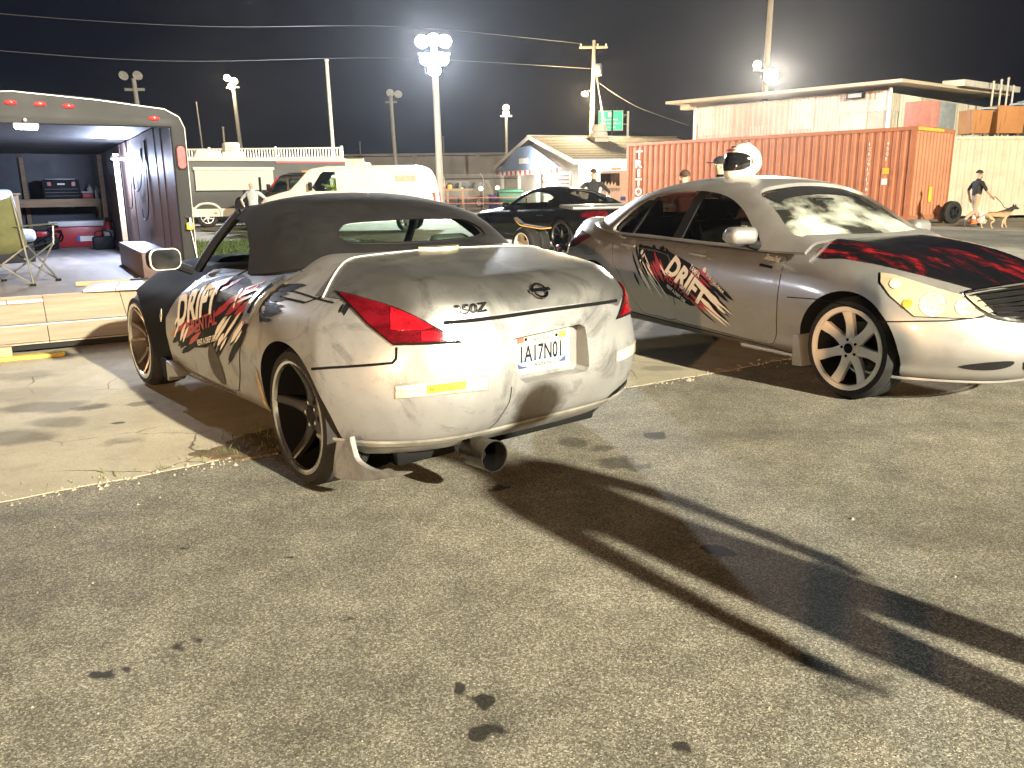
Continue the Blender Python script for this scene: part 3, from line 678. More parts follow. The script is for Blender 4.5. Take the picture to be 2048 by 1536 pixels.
ribbon('bumper_seam', ZB, [(-.008, .8, .552), (-.20, .8, .590), (-.395, .8, .627), (-.60, .8, .668), (-.755, .8, .700), (-.784, .8, .721), (-.792, .8, .768)], zdir(-.5, .85, .65), M['gap'], ZC, w=.011, off=.002, eye=cz)
zseam('fuel_panel_seam', [(.28, .9, .93), (.20, .9, .885), (-.06, .9, .885), (-.14, .9, .925)], (0, -1, -.2), .012)
zseam('shoulder_seam', smooth_poly([(.34, .80, 1), (.1, .80, 1), (-.1, .80, 1), (-.26, .79, 1)], False), (0, 0, -1), .010)
zseam('shoulder_trim', smooth_poly([(1.55, .80, 1), (1.2, .80, 1), (.8, .80, 1), (.34, .815, 1)], False), (0, -.3, -1), .022, m='lip_pol', off=.004)
zseam('bumper_crack', [(-.8, .32, .30), (-.8, .28, .36), (-.8, .24, .45), (-.8, .235, .52)], (1, 0, 0), .004)
patch('side_marker', ZB, [Vector((2.02, 1, .545)), Vector((2.045, 1, .58)), Vector((2.03, 1, .625)), Vector((2.008, 1, .585))], (0, -1, 0), M['lens_clear'], ZC, .006, .02, .004)
# torn hole in the quarter panel
patch('quarter_dent', ZB, [Vector((-.37, .9, .855)), Vector((-.345, .9, .868)), Vector((-.335, .9, .898)), Vector((-.35, .9, .915)), Vector((-.365, .9, .89))], (0, -1, -.1), M['gap'], ZC, .003, .02, .002)
patch('bare_metal_edge', ZB, [Vector((-.345, .9, .862)), Vector((-.332, .9, .87)), Vector((-.325, .9, .90)), Vector((-.335, .9, .89))], (0, -1, -.1), M['chrome'], ZC, .006, .02, .002)
# dent and primer smear low on the door, bare filler on the arch
M['primer'] = mat('dark_primer', (.055, .052, .048), .75, var=.4, scale=20)
patch('primer_smear', ZB, smooth_poly([(1.02, 1, .30), (1.16, 1, .33), (1.20, 1, .43), (1.13, 1, .52), (1.06, 1, .50), (1.0, 1, .40)], True, 4), (0, -1, 0), M['primer'], ZC, .0062, .03, 0)
M['filler'] = mat('bare_filler', (.40, .30, .16), .8, var=.6, scale=30)
patch('arch_filler', ZB, smooth_poly([(.39, 1, .28), (.43, 1, .30), (.44, 1, .42), (.41, 1, .50), (.385, 1, .46), (.375, 1, .36)], True, 3), (0, -1, 0), M['filler'], ZC, .003, .02, 0)
# side skirt and flap at the front wheel
MB().prism([(2.05, .31), (2.02, .17), (1.93, .165), (1.90, .20), (1.70, .235), (1.86, .30)], .80, .915, XZ).build('skirt_flap', M['z_paint'], ZC, bevel=.008)
# broken corner of the bumper hanging behind the rear wheel
tp_ = smooth_poly([(-.395, .30, 0), (-.36, .22, 0), (-.345, .145, 0), (-.38, .135, 0)], False, 4) + smooth_poly([(-.46, .148, 0), (-.60, .175, 0), (-.82, .255, 0), (-.64, .225, 0), (-.53, .245, 0), (-.50, .30, 0), (-.49, .345, 0)], False, 4)
V = []; n = len(tp_)
for q in tp_: V.append((q.x, .885 - .28 * max(0, -.40 - q.x) ** 1.2, q.y))
for q in tp_: V.append((q.x + .004, .860 - .28 * max(0, -.40 - q.x) ** 1.2, q.y))
MB().add(V, [tuple(range(n)), tuple(reversed(range(n, 2 * n)))] + [(i, n + i, n + (i + 1) % n, (i + 1) % n) for i in range(n)]).build('torn_bumper_corner', M['z_paint'], ZC)
b = MB(); b.box(-.45, -.38, -.62, .62, .14, .22); b.build('underbody', M['well'], ZC, bevel=.02)
# big single exhaust
A_x = Matrix(((0, 0, 1, 0), (1, 0, 0, 0), (0, 1, 0, 0), (0, 0, 0, 1)))
M['exh'] = mat('burnt_steel', (.11, .095, .08), .3, .95, var=.3)
exh_ = MB().lathe([(.062, .17), (.068, .155), (.068, .02), (.071, 0), (.071, -.012), (.066, -.012), (.064, .0), (.064, .14), (0, .15)], Matrix.Translation((-.82, .36, .235)) @ Matrix.Rotation(radians(4), 4, 'Y') @ A_x, 40).build('exhaust_tip', M['exh'], ZC, 40)
MB().lathe([(.0639, .006), (.0635, .13), (0, .135)], Matrix.Translation((-.82, .36, .235)) @ Matrix.Rotation(radians(4), 4, 'Y') @ A_x, 40, cap=False).build('exhaust_bore', M['gap'], exh_, 40)
patch('exhaust_cutout', ZB, smooth_poly([(-.8, -.47, .335), (-.8, -.56, .345), (-.8, -.64, .375), (-.8, -.68, .395), (-.8, -.60, .395), (-.8, -.50, .37)], True, 3), (1, .25, 0), M['gap'], ZC, .003, .03, 0)
# number plate
PX = -.7165
pl = thing('licence_plate_tmp', 'x', 'x'); bpy.data.objects.remove(pl)
PM = frame((PX, 0, 0), (0, -1, 0), (0, 0, 1), (-1, 0, 0))   # u = -y (reads left to right from behind), v = z
def rrect(u0, u1, v0, v1, r, k=4):
    o = []
    for cx, cy, a0 in ((u1 - r, v1 - r, 0), (u0 + r, v1 - r, pi / 2), (u0 + r, v0 + r, pi), (u1 - r, v0 + r, 3 * pi / 2)):
        for i in range(k + 1): a = a0 + pi / 2 * i / k; o.append((cx + r * cos(a), cy + r * sin(a)))
    return o
u0, u1, v0, v1 = -.152, .152, .566, .722
M['pframe'] = mat('plate_frame_white', (.50, .49, .45), .5)
pf = MB().prism(rrect(u0 - .022, u1 + .022, v0 - .022, v1 + .016, .02), .002, .012, PM).build('plate_frame', M['pframe'], ZC)
t = NT('plate_print'); co = t.coord('Object'); s = t.n('SeparateXYZ'); t.l(co, s.inputs[0]); zz = s.outputs[2]
c = t.ramp(t.math('MULTIPLY_ADD', zz, 1 / (v1 - v0), -v0 / (v1 - v0)), [(.0, (.42, .39, .31)), (.16, (.38, .38, .36)), (.24, (.15, .24, .33)), (.32, (.30, .35, .38)), (.45, (.38, .38, .37)), (.80, (.40, .38, .33)), (1., (.44, .39, .26))])
t.set(Base_Color=c, Roughness=.4); M['plate'] = t.m
lp = MB().prism(rrect(u0, u1, v0, v1, .014), .010, .0145, PM).build('licence_plate', M['plate'], ZC)
PL = frame((PX - .0152, 0, 0), (0, -1, 0), (0, 0, 1), (-1, 0, 0))
lettering('plate_number', '1A17N01', M['decal_black'], lp, PL @ Matrix.Translation((-.126, .602, 0)), .072, .245, bold=.014)
M['ink'] = mat('plate_ink', (.02, .025, .045), .6); M['ink_blue'] = mat('plate_hills', (.045, .06, .16), .5)
lettering('plate_state', 'Alabama', M['ink'], lp, PL @ Matrix.Translation((-.052, .573, 0)), .019, .11, shear=.25, bold=.012)
lettering('plate_motto', 'Sweet Home', M['ink'], lp, PL @ Matrix.Translation((-.055, .692, 0)), .013, .10, bold=.01)
MB().prism([(-.146, .572), (-.085, .572), (-.10, .580), (-.12, .583), (-.146, .597)], .0005, .0012, PL).build('plate_hill', M['ink_blue'], lp)
MB().prism([(.10, .576), (.146, .573), (.146, .600), (.13, .593)], .0005, .0012, PL).build('plate_hill', M['ink_blue'], lp)
MB().prism(rrect(-.146, -.108, .690, .716, .003), .0005, .0012, PL).build('plate_sticker', mat('sticker_red', (.62, .10, .07), .5), lp)
ys = MB().prism(rrect(.104, .146, .690, .718, .003), .0005, .0012, PL).build('plate_sticker', mat('sticker_yellow', (.80, .55, .05), .5), lp)
lettering('sticker_digits', '12', M['ink'], ys, PL @ Matrix.Translation((.115, .696, .0016)), .015, .018)
for uu in (-.096, .088): MB().lathe([(0, .004), (.006, .0035), (.008, 0)], PL @ Matrix.Translation((uu, .703, 0)), 12).build('plate_screw', M['gap'], lp, 30)
# badges
e_c = project(ZB, (-.7, 0.0, .905), Vector((1, 0, 0)), .010); bp, bn = e_c
bu = Vector((0, -1, 0)); bv = bn.cross(bu).normalized() * -1 if bn.cross(bu).z < 0 else bn.cross(bu).normalized(); BM = frame(bp, bu, bv, bn)
em = MB().lathe([(.030, 0), (.032, .006), (.038, .008), (.044, .006), (.046, 0)], BM, 36, closed=True).build('maker_badge', M['chrome'], ZC, 40)
MB().prism(rrect(-.058, .058, -.0095, .0095, .004), .004, .011, BM).build('badge_bar', M['chrome'], em); lettering('badge_name', 'NISSAN', M['gap'], em, BM @ Matrix.Translation((-.045, -.0055, .0125)), .011, .09)
lettering('model_badge', '350Z', M['chrome'], ZC, frame((-.73, .475, .853), (0, -1, .02), (0, 0, 1)), .032, .155, bold=.012, shear=.35, conform=(ZB, Vector((1, 0, 0))), n_off=.010)
lettering('model_badge_edge', '350Z', M['gap'], ZC, frame((-.73, .472, .850), (0, -1, .02), (0, 0, 1)), .033, .157, bold=.014, shear=.35, conform=(ZB, Vector((1, 0, 0))), n_off=.007)
# ---- cloth top
zst = [(.15, .46, 1.0, .42, 1.065, .02), (.27, .68, .98, .52, 1.125, .045), (.42, .77, .955, .58, 1.215, .06), (.62, .80, .94, .62, 1.285, .07), (.85, .81, .925, .63, 1.320, .075), (1.05, .81, .91, .62, 1.330, .07), (1.24, .80, .90, .60, 1.310, .06)]
cm = canopy(zst); ZT = bvh_of(cm); th = thicken(cm, -.02)
win = smooth_poly([(-.455, 1.135, 0), (-.42, 1.103, 0), (-.25, 1.093, 0), (0, 1.09, 0), (.25, 1.093, 0), (.42, 1.103, 0), (.455, 1.135, 0), (.415, 1.175, 0), (.33, 1.198, 0), (0, 1.207, 0), (-.33, 1.198, 0), (-.415, 1.175, 0)], True, 4)
side_cut = [(.60, .70), (.64, .95), (.76, 1.07), (.90, 1.16), (.98, 1.19), (1.08, 1.205), (1.5, 1.215), (1.5, .70)]
tm = boolean(th, [pris_mesh([(p.x, p.y) for p in win], -.2, .48, YZ, M['gap']), pris_mesh(side_cut, -1.2, 1.2, XZ, M['fabric'])])
tm.materials.clear(); soft = link('soft_top', tm, [M['fabric'], M['gap']], ZC, 40)
wp = [Vector((.3, p.x, p.y)) for p in win]
patch('rear_window', ZT, wp, (1, 0, 0), M['glass_rear'], soft, -.008, .05, 0)
for k in (1.0,):
    fr = ribbon('rear_window_seal', ZT, wp + [wp[0]], (1, 0, 0), M['black'], soft, w=.026, off=.002, raise_=.005)
ribbon('top_seam', ZT, smooth_poly([(.30, .75, .97), (.36, .70, 1.09), (.44, .60, 1.18), (.52, .40, 1.235), (.56, 0, 1.25), (.52, -.40, 1.235), (.44, -.60, 1.18), (.36, -.70, 1.09), (.30, -.75, .97)], False), (.6, 0, -.8), M['fabric'], soft, w=.016, off=.001, raise_=.004)
ribbon('top_seam', ZT, [(.80, .8, .93), (.60, .8, 1.0), (.48, .78, 1.10), (.44, .7, 1.17)], (0, -1, 0), M['fabric'], soft, w=.012, off=.001, raise_=.003)
tb = patch('high_brake_light', ZB, [Vector((.09 - .05 * sin(a), .125 * cos(a), 1)) for a in [pi * i / 12 for i in range(13)]], (0, 0, -1), M['lens_clear'], ZC, .022, .03, .024)
# windscreen, frame, cockpit
b = MB()
for sg in (1, -1): b.tube(smooth_poly([(1.66, sg * .735, .90), (1.45, sg * .68, 1.08), (1.25, sg * .60, 1.245)], False), .028, 8)
b.tube(smooth_poly([(1.25, -.60, 1.245), (1.245, -.3, 1.292), (1.24, 0, 1.302), (1.245, .3, 1.292), (1.25, .60, 1.245)], False), .024, 8); b.build('windscreen_frame', M['black'], ZC, 40)
V = []; F = []
for i in range(9):
    t_ = i / 8
    for j in range(13):
        u = -1 + j / 6; V.append((1.90 - .24 * u * u + (1.25 - 1.90 + .24 * u * u) * t_, u * (.73 - .14 * t_), .955 - .04 * u * u + (.335 - .0 * u * u) * t_ - .01))
for i in range(8):
    for j in range(12): F.append((i * 13 + j, i * 13 + j + 1, (i + 1) * 13 + j + 1, (i + 1) * 13 + j))
me = bpy.data.meshes.new('windscreen'); me.from_pydata(V, [], F); link('windscreen', me, M['glass'], ZC, 60)
MB().box(1.42, 1.86, -.68, .68, .62, .93).build('dashboard', M['black'], ZC, bevel=.06)
for y in (.36, -.36):
    st = MB(); st.box(.62, 1.12, y - .23, y + .23, .42, .55); se = st.build('seat', M['black'], ZC, bevel=.05)
    MB().box(-.07, .07, -.22, .22, 0, .48).build('seat_back', M['black'], se, bevel=.05, loc=(.66, y, .50), rot=(0, radians(-14), 0)); MB().box(-.05, .05, -.13, .13, 0, .16).build('headrest', M['grey'], se, bevel=.04, loc=(.53, y, .95), rot=(0, radians(-10), 0))
sw = MB().tube([Vector((1.30 + .11 * cos(a) * .45, .36 + .185 * sin(a), .84 + .185 * cos(a) * .9)) for a in [2 * pi * i / 24 for i in range(24)]], .016, 8, closed=True).build('steering_wheel', M['black'], ZC, 60)
b = MB()
for a in (pi / 2, -pi / 2, pi): b.tube([(1.32, .36, .84), (1.30 + .05 * cos(a), .36 + .18 * sin(a), .84 + .165 * cos(a))], .014, 6)
b.lathe([(0, .02), (.05, .015), (.06, -.01)], Matrix.Translation((1.31, .36, .84)) @ Matrix.Rotation(radians(-65), 4, 'Y'), 20); b.build('wheel_spokes', M['galv'], sw, 40)
# door mirror
mr = MB().box(-.045, .045, -.088, .088, -.058, .058).build('door_mirror', M['black'], ZC, bevel=.040, loc=(1.52, .985, .985), rot=(0, 0, radians(8)), seg=4)
t = NT('mirror_shell_paint'); t.set(Base_Color=(.6, .58, .52), Roughness=.4, Metallic=.3); M['mir'] = t.m
MB().prism(rrect(-.092, .092, -.062, .062, .045, 6), -.052, -.040, frame((0, 0, 0), (0, 1, 0), (0, 0, 1), (1, 0, 0))).build('mirror_rim', M['mir'], mr)
MB().prism(rrect(-.086, .086, -.056, .056, .042, 6), -.056, -.050, frame((0, 0, 0), (0, 1, 0), (0, 0, 1), (1, 0, 0))).build('mirror_glass', M['chrome'], mr)
MB().tube([(1.58, .80, .90), (1.56, .90, .945)], .028, 8).build('mirror_stalk', M['black'], ZC, 40)
# decal on the door
rnd = random.Random(3); zto = lambda u, v: Vector((u, 1.0, v)); dz_ = (0, -1, 0)
base = [[Vector(p) for p in [(1.74, .50), (1.68, .71), (1.50, .83), (1.25, .885), (.98, .91), (.80, .90), (.62, .87), (.54, .86), (.53, .82), (.58, .78), (.70, .70), (.86, .62), (1.0, .56), (1.2, .49), (1.45, .455), (1.70, .44)]]]
decal('decal_splash', base + streaks(26, (.55, 1.1, .55, .72), rnd, (-.8, .55), .25, .45, .008, .02) + streaks(8, (1.4, 1.75, .42, .52), rnd, (-.8, .3), .15, .3, .01, .02), ZB, zto, dz_, M['decal_black'], ZC, .0055)
decal('decal_spikes', streaks(22, (.16, .26, .76, .93), rnd, (-1, .12), .12, .22, .006, .012) + [[Vector(p) for p in [(.34, .92), (.24, .92), (.20, .86), (.24, .78), (.32, .74), (.38, .80)]]], ZB, zto, dz_, M['decal_black'], ZC, .0035)
decal('decal_red', streaks(9, (.62, 1.0, .74, .88), rnd, (-.8, .35), .2, .35, .01, .022), ZB, zto, dz_, M['decal_red'], ZC, .007)
decal('decal_red', streaks(6, (1.35, 1.75, .50, .62), rnd, (-.8, .35), .2, .4, .01, .02), ZB, zto, dz_, M['decal_red'], ZC, .007)
decal('decal_white', streaks(9, (.62, .98, .55, .68), rnd, (-.8, .55), .15, .36, .008, .017), ZB, zto, dz_, M['decal_white'], ZC, .0085)
decal('decal_white', streaks(6, (1.52, 1.76, .45, .60), rnd, (-.6, .5), .10, .2, .008, .02), ZB, zto, dz_, M['decal_white'], ZC, .0085)
def ztext(s, p0, p1, h, m, bold=0, shear=0, off=.010, nm='decal_text'):
    a = Vector((p0[0], 1, p0[1])); b_ = Vector((p1[0], 1, p1[1])); u = (b_ - a).normalized(); v = Vector((0, 0, 1)); v = (v - u * u.dot(v)).normalized()
    return lettering(nm, s, M[m], ZC, frame(a, u, v), h, (b_ - a).length, bold=bold, shear=shear, conform=(ZB, Vector(dz_)), n_off=off)
ztext('DRIFT', (1.66, .565), (1.02, .72), .165, 'decal_white', .035, .12, .016); ztext('RENTAL', (1.40, .545), (.98, .655), .075, 'decal_red', .02, .1, .014)
ztext('RENT A DRIFT CAR', (1.33, .485), (.98, .565), .032, 'decal_white', .02); ztext('TAMPA', (1.30, .755), (1.08, .80), .045, 'decal_white', .02)
ztext('215-760-0664', (1.72, .70), (1.40, .775), .026, 'decal_white', .01); ztext('TampaDrift', (1.66, .80), (1.50, .83), .022, 'decal_white', .01); ztext('350Z', (.60, .70), (.52, .71), .022, 'decal_red', .02)
for k in range(3): decal('decal_line', [[Vector((.72 - .0, .79 + k * .032)), Vector((.56, .835 + k * .032)), Vector((.56, .845 + k * .032)), Vector((.72, .80 + k * .032))]], ZB, zto, dz_, M['decal_white'], ZC, .0095)
for k in range(3): decal('decal_icon', [[Vector((.76 + .013 * cos(a) + .0, .775 + k * .034 + .016 * sin(a))) for a in [2 * pi * i / 10 for i in range(10)]]], ZB, zto, dz_, M['decal_white'], ZC, .0095)
# wheels
wr = wheel(ZC, (0, .885, .333), 1, .333, .268, .24, 5, [M['rubber'], M['gap'], M['lip_pol'], M['gunm'], M['black'], M['chrome']], dish=.085, lip=.014, hub=.072, spoke_w=(.095, .040))
wheel_copy(wr, ZC, (0, -.885, .333), pi)
wf = wheel(ZC, (2.65, .880, .330), 1, .330, .265, .24, 5, [M['rubber'], M['bronze'], M['lip_pol'], M['bronze'], M['black'], M['gap']], dish=.07, lip=.02, style='split', hub=.06)
wheel_copy(wf, ZC, (2.65, -.880, .330), pi)
for sg in (1, -1):
    patch('headlight', ZB, smooth_poly([(3.0, sg * .8, .72), (3.2, sg * .72, .69), (3.38, sg * .58, .60), (3.36, sg * .66, .54), (3.2, sg * .8, .58)], True, 3), (-.5, -sg * .6, -.4), M['lens_clear'], ZC, .005, .04, .01)
# ---------------------------------------------------------------- silver saloon with the wrapped bonnet
M['g_paint'] = car_paint('silver_metallic', (.285, .28, .268), metal=.5, rough=.42, coat=.45, smudge=.10)
GC = thing('sedan_car', 'silver four-door sedan with white wheels and red-and-black bonnet wrap', 'car', (1.524, 8.047, 0), radians(-61.5))
GS = dict(len=4.65, n=(124, 50, 24), r=.12,
    rear=[(0, -.78), (.3, -.93), (.6, -.95), (.85, -.93), (1, -.88)], front=[(0, 3.56), (.12, 3.64), (.35, 3.70), (.55, 3.70), (.8, 3.66), (1, 3.52)], crear=.38, cfront=.52, pfront=2.8,
    W=[(-.95, .76), (-.5, .83), (0, .86), (.6, .845), (1.3, .845), (2.2, .85), (2.85, .865), (3.3, .85), (3.65, .78)],
    side=[(0, .93), (.1, .97), (.2, .965), (.35, .99), (.55, 1.0), (.72, .985), (.88, .945), (1, .88)],
    T=[(-.95, 1.0), (-.8, 1.05), (-.5, 1.075), (-.2, 1.06), (.2, 1.0), (1.0, .97), (2.0, .985), (2.35, 1.0), (2.7, .965), (3.0, .905), (3.3, .80), (3.5, .735), (3.7, .67)],
    S=[(-.95, .85), (-.5, .93), (0, .94), (.5, .945), (1.2, .93), (2.0, .905), (2.5, .90), (2.85, .87), (3.1, .81), (3.35, .71), (3.65, .60)],
    B=[(-.95, .32), (-.4, .23), (.4, .20), (2.3, .19), (2.5, .19), (3.2, .175), (3.7, .16)], s0=.55, sp=1.3, flare=[(0, .015, .42), (2.85, .015, .42)])
gb_raw = car_body(GS); gb_raw.materials.append(M['g_paint']); GB = bvh_of(gb_raw)
cuts = []
for x in (0, 2.85):
    for a, b in ((.48, 1.2), (-1.2, -.48)): cuts.append(cyl_mesh((x, 0, .335), 'y', .372, a, b, M['well']))
cuts.append(box_mesh(.05, 2.12, -.68, .68, .45, 1.6, M['black']))
link('body', boolean(gb_raw, cuts), None, GC, 28)
cg = Vector((6.3447, -5.179, 1.365))
def gdir(x, y, z): return (Vector((x, y, z)) - cg).normalized()
gst = [(-.34, .60, 1.0, .50, 1.065, .02), (-.05, .72, .97, .53, 1.20, .045), (.30, .785, .95, .56, 1.33, .065), (.75, .80, .94, .575, 1.405, .07), (1.15, .81, .93, .58, 1.418, .07), (1.5, .81, .92, .58, 1.395, .065), (1.76, .80, .915, .585, 1.33, .05), (2.1, .785, .90, .62, 1.135, .03), (2.40, .75, .90, .66, .985, .015)]
cm = canopy(gst, n=20); GT = bvh_of(cm); th = thicken(cm, -.025)
sidewin = smooth_poly([(.20, .985, 0), (.27, 1.12, 0), (.44, 1.238, 0), (.68, 1.300, 0), (.95, 1.322, 0), (1.2, 1.325, 0), (1.46, 1.290, 0), (1.68, 1.205, 0), (1.86, 1.075, 0), (1.99, .955, 0), (1.6, .945, 0), (1.2, .955, 0), (.7, .968, 0)], True, 4)
ws = smooth_poly([(1.73, -.53, 0), (1.70, -.28, 0), (1.69, 0, 0), (1.70, .28, 0), (1.73, .53, 0), (2.0, .615, 0), (2.29, .675, 0), (2.36, .38, 0), (2.385, 0, 0), (2.36, -.38, 0), (2.29, -.675, 0), (2.0, -.615, 0)], True, 4)
rw = smooth_poly([(.30, -.45, 0), (.34, 0, 0), (.30, .45, 0), (0, .48, 0), (-.24, .47, 0), (-.28, 0, 0), (-.24, -.47, 0), (0, -.48, 0)], True, 4)
sp_ = [(p.x, p.y) for p in sidewin]
rf = boolean(th, [pris_mesh(sp_, .40, 1.2, XZ, M['black']), pris_mesh(sp_, -1.2, -.40, XZ, M['black']), pris_mesh([(p.x, p.y) for p in ws], .90, 1.6, Matrix(), M['black']), pris_mesh([(p.x, p.y) for p in rw], .90, 1.6, Matrix(), M['black'])])
rf.materials.clear(); roof = link('roof', rf, [M['g_paint'], M['black']], GC, 35)
t = NT('fogged_windscreen'); co = t.coord('Object'); g = t.n('BsdfGlossy', Roughness=.04); tr = t.n('BsdfTransparent'); tr.inputs[0].default_value = (.30, .36, .30, 1); df = t.n('BsdfDiffuse'); df.inputs[0].default_value = (.60, .64, .55, 1)
f = t.noise(t.coord('Object', (1.4, 1, 1)), 2.0, 4, .55, .2); s = t.n('SeparateXYZ'); t.l(co, s.inputs[0]); lowz = t.math('MULTIPLY_ADD', s.outputs[2], -3.2, 4.75)
k = t.math('MULTIPLY', t.ramp(f, [(.38, .03), (.62, 1.)]), lowz, clamp=True); m1 = t.n('MixShader'); t.l(t.math('MULTIPLY', k, .92), m1.inputs[0]); t.l(tr.outputs[0], m1.inputs[1]); t.l(df.outputs[0], m1.inputs[2])
fr = t.n('LayerWeight'); m2 = t.n('MixShader'); t.l(t.math('MULTIPLY_ADD', t.math('POWER', fr.outputs['Facing'], 5.), .9, .045), m2.inputs[0]); t.l(m1.outputs[0], m2.inputs[1]); t.l(g.outputs[0], m2.inputs[2]); t.l(m2.outputs[0], t.out.inputs[0]); M['fog_glass'] = t.m
wso = patch('windscreen', GT, [Vector((p.x, p.y, 1.2)) for p in ws], (0, 0, -1), M['fog_glass'], GC, -.010, .06, 0)
ribbon('sunstrip', GT, [(1.80, -.50, 1.3), (1.775, -.25, 1.3), (1.765, 0, 1.3), (1.775, .25, 1.3), (1.80, .50, 1.3)], (0, 0, -1), M['black'], wso, w=.13, off=-.006)
ribbon('windscreen_seal', GT, [(p.x, p.y, 1.2) for p in ws] + [(ws[0].x, ws[0].y, 1.2)], (0, 0, -1), M['black'], wso, w=.030, off=.001)
patch('rear_window', GT, [Vector((p.x, p.y, 1.2)) for p in rw], (0, 0, -1), M['glass_dark'], GC, -.010, .06, 0)
for sg in (-1, 1):
    d = (0, -sg, 0)
    gl = patch('side_glass', GT, [Vector((p.x, sg, p.y)) for p in sidewin], d, M['glass_dark'], GC, -.012, .06, 0)
    ribbon('window_trim', GT, [(p.x, sg, p.y) for p in sidewin[:37]], d, M['white'], gl, w=.011, off=.004, raise_=.003)
    ribbon('belt_moulding', GB, [(.24, sg, .935), (.7, sg, .928), (1.2, sg, .915), (2.0, sg, .90)], d, M['black'], gl, w=.02, off=.006, raise_=.006)
    P = [Vector((1.055, sg, .95)), Vector((1.165, sg, .945)), Vector((1.20, sg, 1.33)), Vector((1.10, sg, 1.33))]; patch('door_pillar', GT, P, d, M['black'], gl, .001, .06, .01)
    P = [Vector((.47, sg, .955)), Vector((.50, sg, .955)), Vector((.60, sg, 1.29)), Vector((.57, sg, 1.285))]; patch('quarter_bar', GT, P, d, M['black'], gl, .001, .06, .01)
    P = [Vector((1.86, sg, .945)), Vector((2.03, sg, .93)), Vector((2.0, sg, .955)), Vector((1.90, sg, 1.045))]; patch('mirror_sail', GT, P, d, M['black'], gl, .002, .04, .01)
    fd = smooth_poly([(1.20, sg, .90), (1.17, sg, .75), (1.163, sg, .6), (1.162, sg, .45), (1.165, sg, .30), (1.5, sg, .283), (2.0, sg, .262), (2.19, sg, .26), (2.245, sg, .30), (2.268, sg, .45), (2.27, sg, .6), (2.26, sg, .78), (2.22, sg, .875), (1.9, sg, .885), (1.5, sg, .895)], True, 3)
    rd = smooth_poly([(1.185, sg, .90), (1.155, sg, .75), (1.148, sg, .6), (1.147, sg, .45), (1.15, sg, .30), (.95, sg, .30), (.74, sg, .30), (.64, sg, .36), (.54, sg, .46), (.43, sg, .60), (.32, sg, .70), (.28, sg, .80), (.26, sg, .895), (.6, sg, .905)], True, 3)
    for nm, pp, hx, hz in (('front_door', fd, 1.395, .842), ('rear_door', rd, .485, .868)):
        dr = patch(nm, GB, pp, d, M['g_paint'], GC, .0035, .05, .010); ribbon('door_seam', GB, pp + [pp[0]], d, M['gap'], dr, w=.009, off=.002)
        yh = project(GB, (hx, sg, hz), Vector(d), 0)[0].y
        cup = patch('handle_cup', GB, [Vector((hx + .05 * cos(a) + .0, sg, hz + .042 * sin(a))) for a in [2 * pi * i / 20 for i in range(20)]], d, M['grey'], dr, .005, .03, .003)
        MB().box(-.095, .095, -.014, .014, -.014, .014).build('door_handle', M['g_paint'], dr, bevel=.010, loc=(hx, yh + sg * .035, hz), rot=(0, radians(4), 0), seg=3)
    ribbon('sill_crease', GB, [(.55, sg, .285), (1.15, sg, .262), (2.2, sg, .235), (2.37, sg, .215)], d, M['gap'], GC, w=.010, off=.003)
    ribbon('wing_seam', GB, [(2.36, sg, .905), (2.6, sg, .895), (2.9, sg, .865), (3.05, sg, .84)], (0, -sg * .5, -1), M['gap'], GC, w=.007, off=.002)
    ribbon('bumper_seam', GB, [(3.18, sg, .57), (3.3, sg, .585), (3.5, sg * .8, .60), (3.6, sg * .6, .62)], gdir(3.4, -.75, .6) if sg < 0 else Vector((-.5, -.8, 0)), M['gap'], GC, w=.008, off=.002)
    # door mirror
    mo = MB().box(-.075, .075, -.115, .115, -.062, .062).build('door_mirror', M['g_paint'], GC, bevel=.052, loc=(2.0, sg * .965, 1.02), rot=(0, 0, radians(6 * sg)), seg=5)
    MB().prism(rrect(-.095, .095, -.045, .045, .035, 5), -.080, -.072, frame((0, 0, 0), (0, 1, 0), (0, 0, 1), (1, 0, 0))).build('mirror_glass', M['chrome'], mo)
    MB().tube([(2.0, sg * .80, .945), (2.0, sg * .90, .965)], [.04, .03], 8).build('mirror_arm', M['black'], GC, 40)
    # headlamp
    hl = [(3.03, sg * .80, .835), (3.11, sg * .79, .83), (3.30, sg * .74, .782), (3.45, sg * .68, .742), (3.56, sg * .62, .725), (3.62, sg * .56, .645), (3.55, sg * .63, .607), (3.46, sg * .70, .602), (3.29, sg * .80, .598), (3.13, sg * .82, .703), (3.055, sg * .82, .775)]
    dd = gdir(3.35, -.72, .7) if sg < 0 else Vector((gdir(3.35, -.72, .7).x, -gdir(3.35, -.72, .7).y, gdir(3.35, -.72, .7).z))
    P = [Vector(p) for p in hl]; c = sum(P, Vector()) / len(P); ho = patch('headlight', GB, [c + (p - c) * 1.03 for p in P], dd, M['black'], GC, .003, .03, .01)
    t_ = patch('lamp_cover', GB, P, dd, M['lens_head'], ho, .008, .03, .006)
    for (qx, qy, qz, r, m_) in ((3.36, sg * .74, .675, .075, 'galv'), (3.36, sg * .74, .675, .062, 'lens_clear'), (3.50, sg * .65, .665, .050, 'lens_clear'), (3.14, sg * .80, .775, .032, 'lens_clear'), (3.235, sg * .80, .665, .026, 'lens_amber')):
        e1 = dd.orthogonal().normalized(); e2 = dd.cross(e1); patch('lamp_bowl', GB, [Vector((qx, qy, qz)) + (e1 * cos(a) + e2 * sin(a)) * r for a in [2 * pi * i / 22 for i in range(22)]], dd, M[m_], ho, .010 if r > .06 else .0125, .03, .003)
    fg = patch('fog_recess', GB, smooth_poly([(3.6, sg * .62, .305), (3.66, sg * .50, .335), (3.68, sg * .36, .342), (3.68, sg * .36, .31), (3.66, sg * .44, .285), (3.62, sg * .55, .285)], True, 4), (-1, -sg * .25, 0), M['black'], GC, .003, .03, 0)
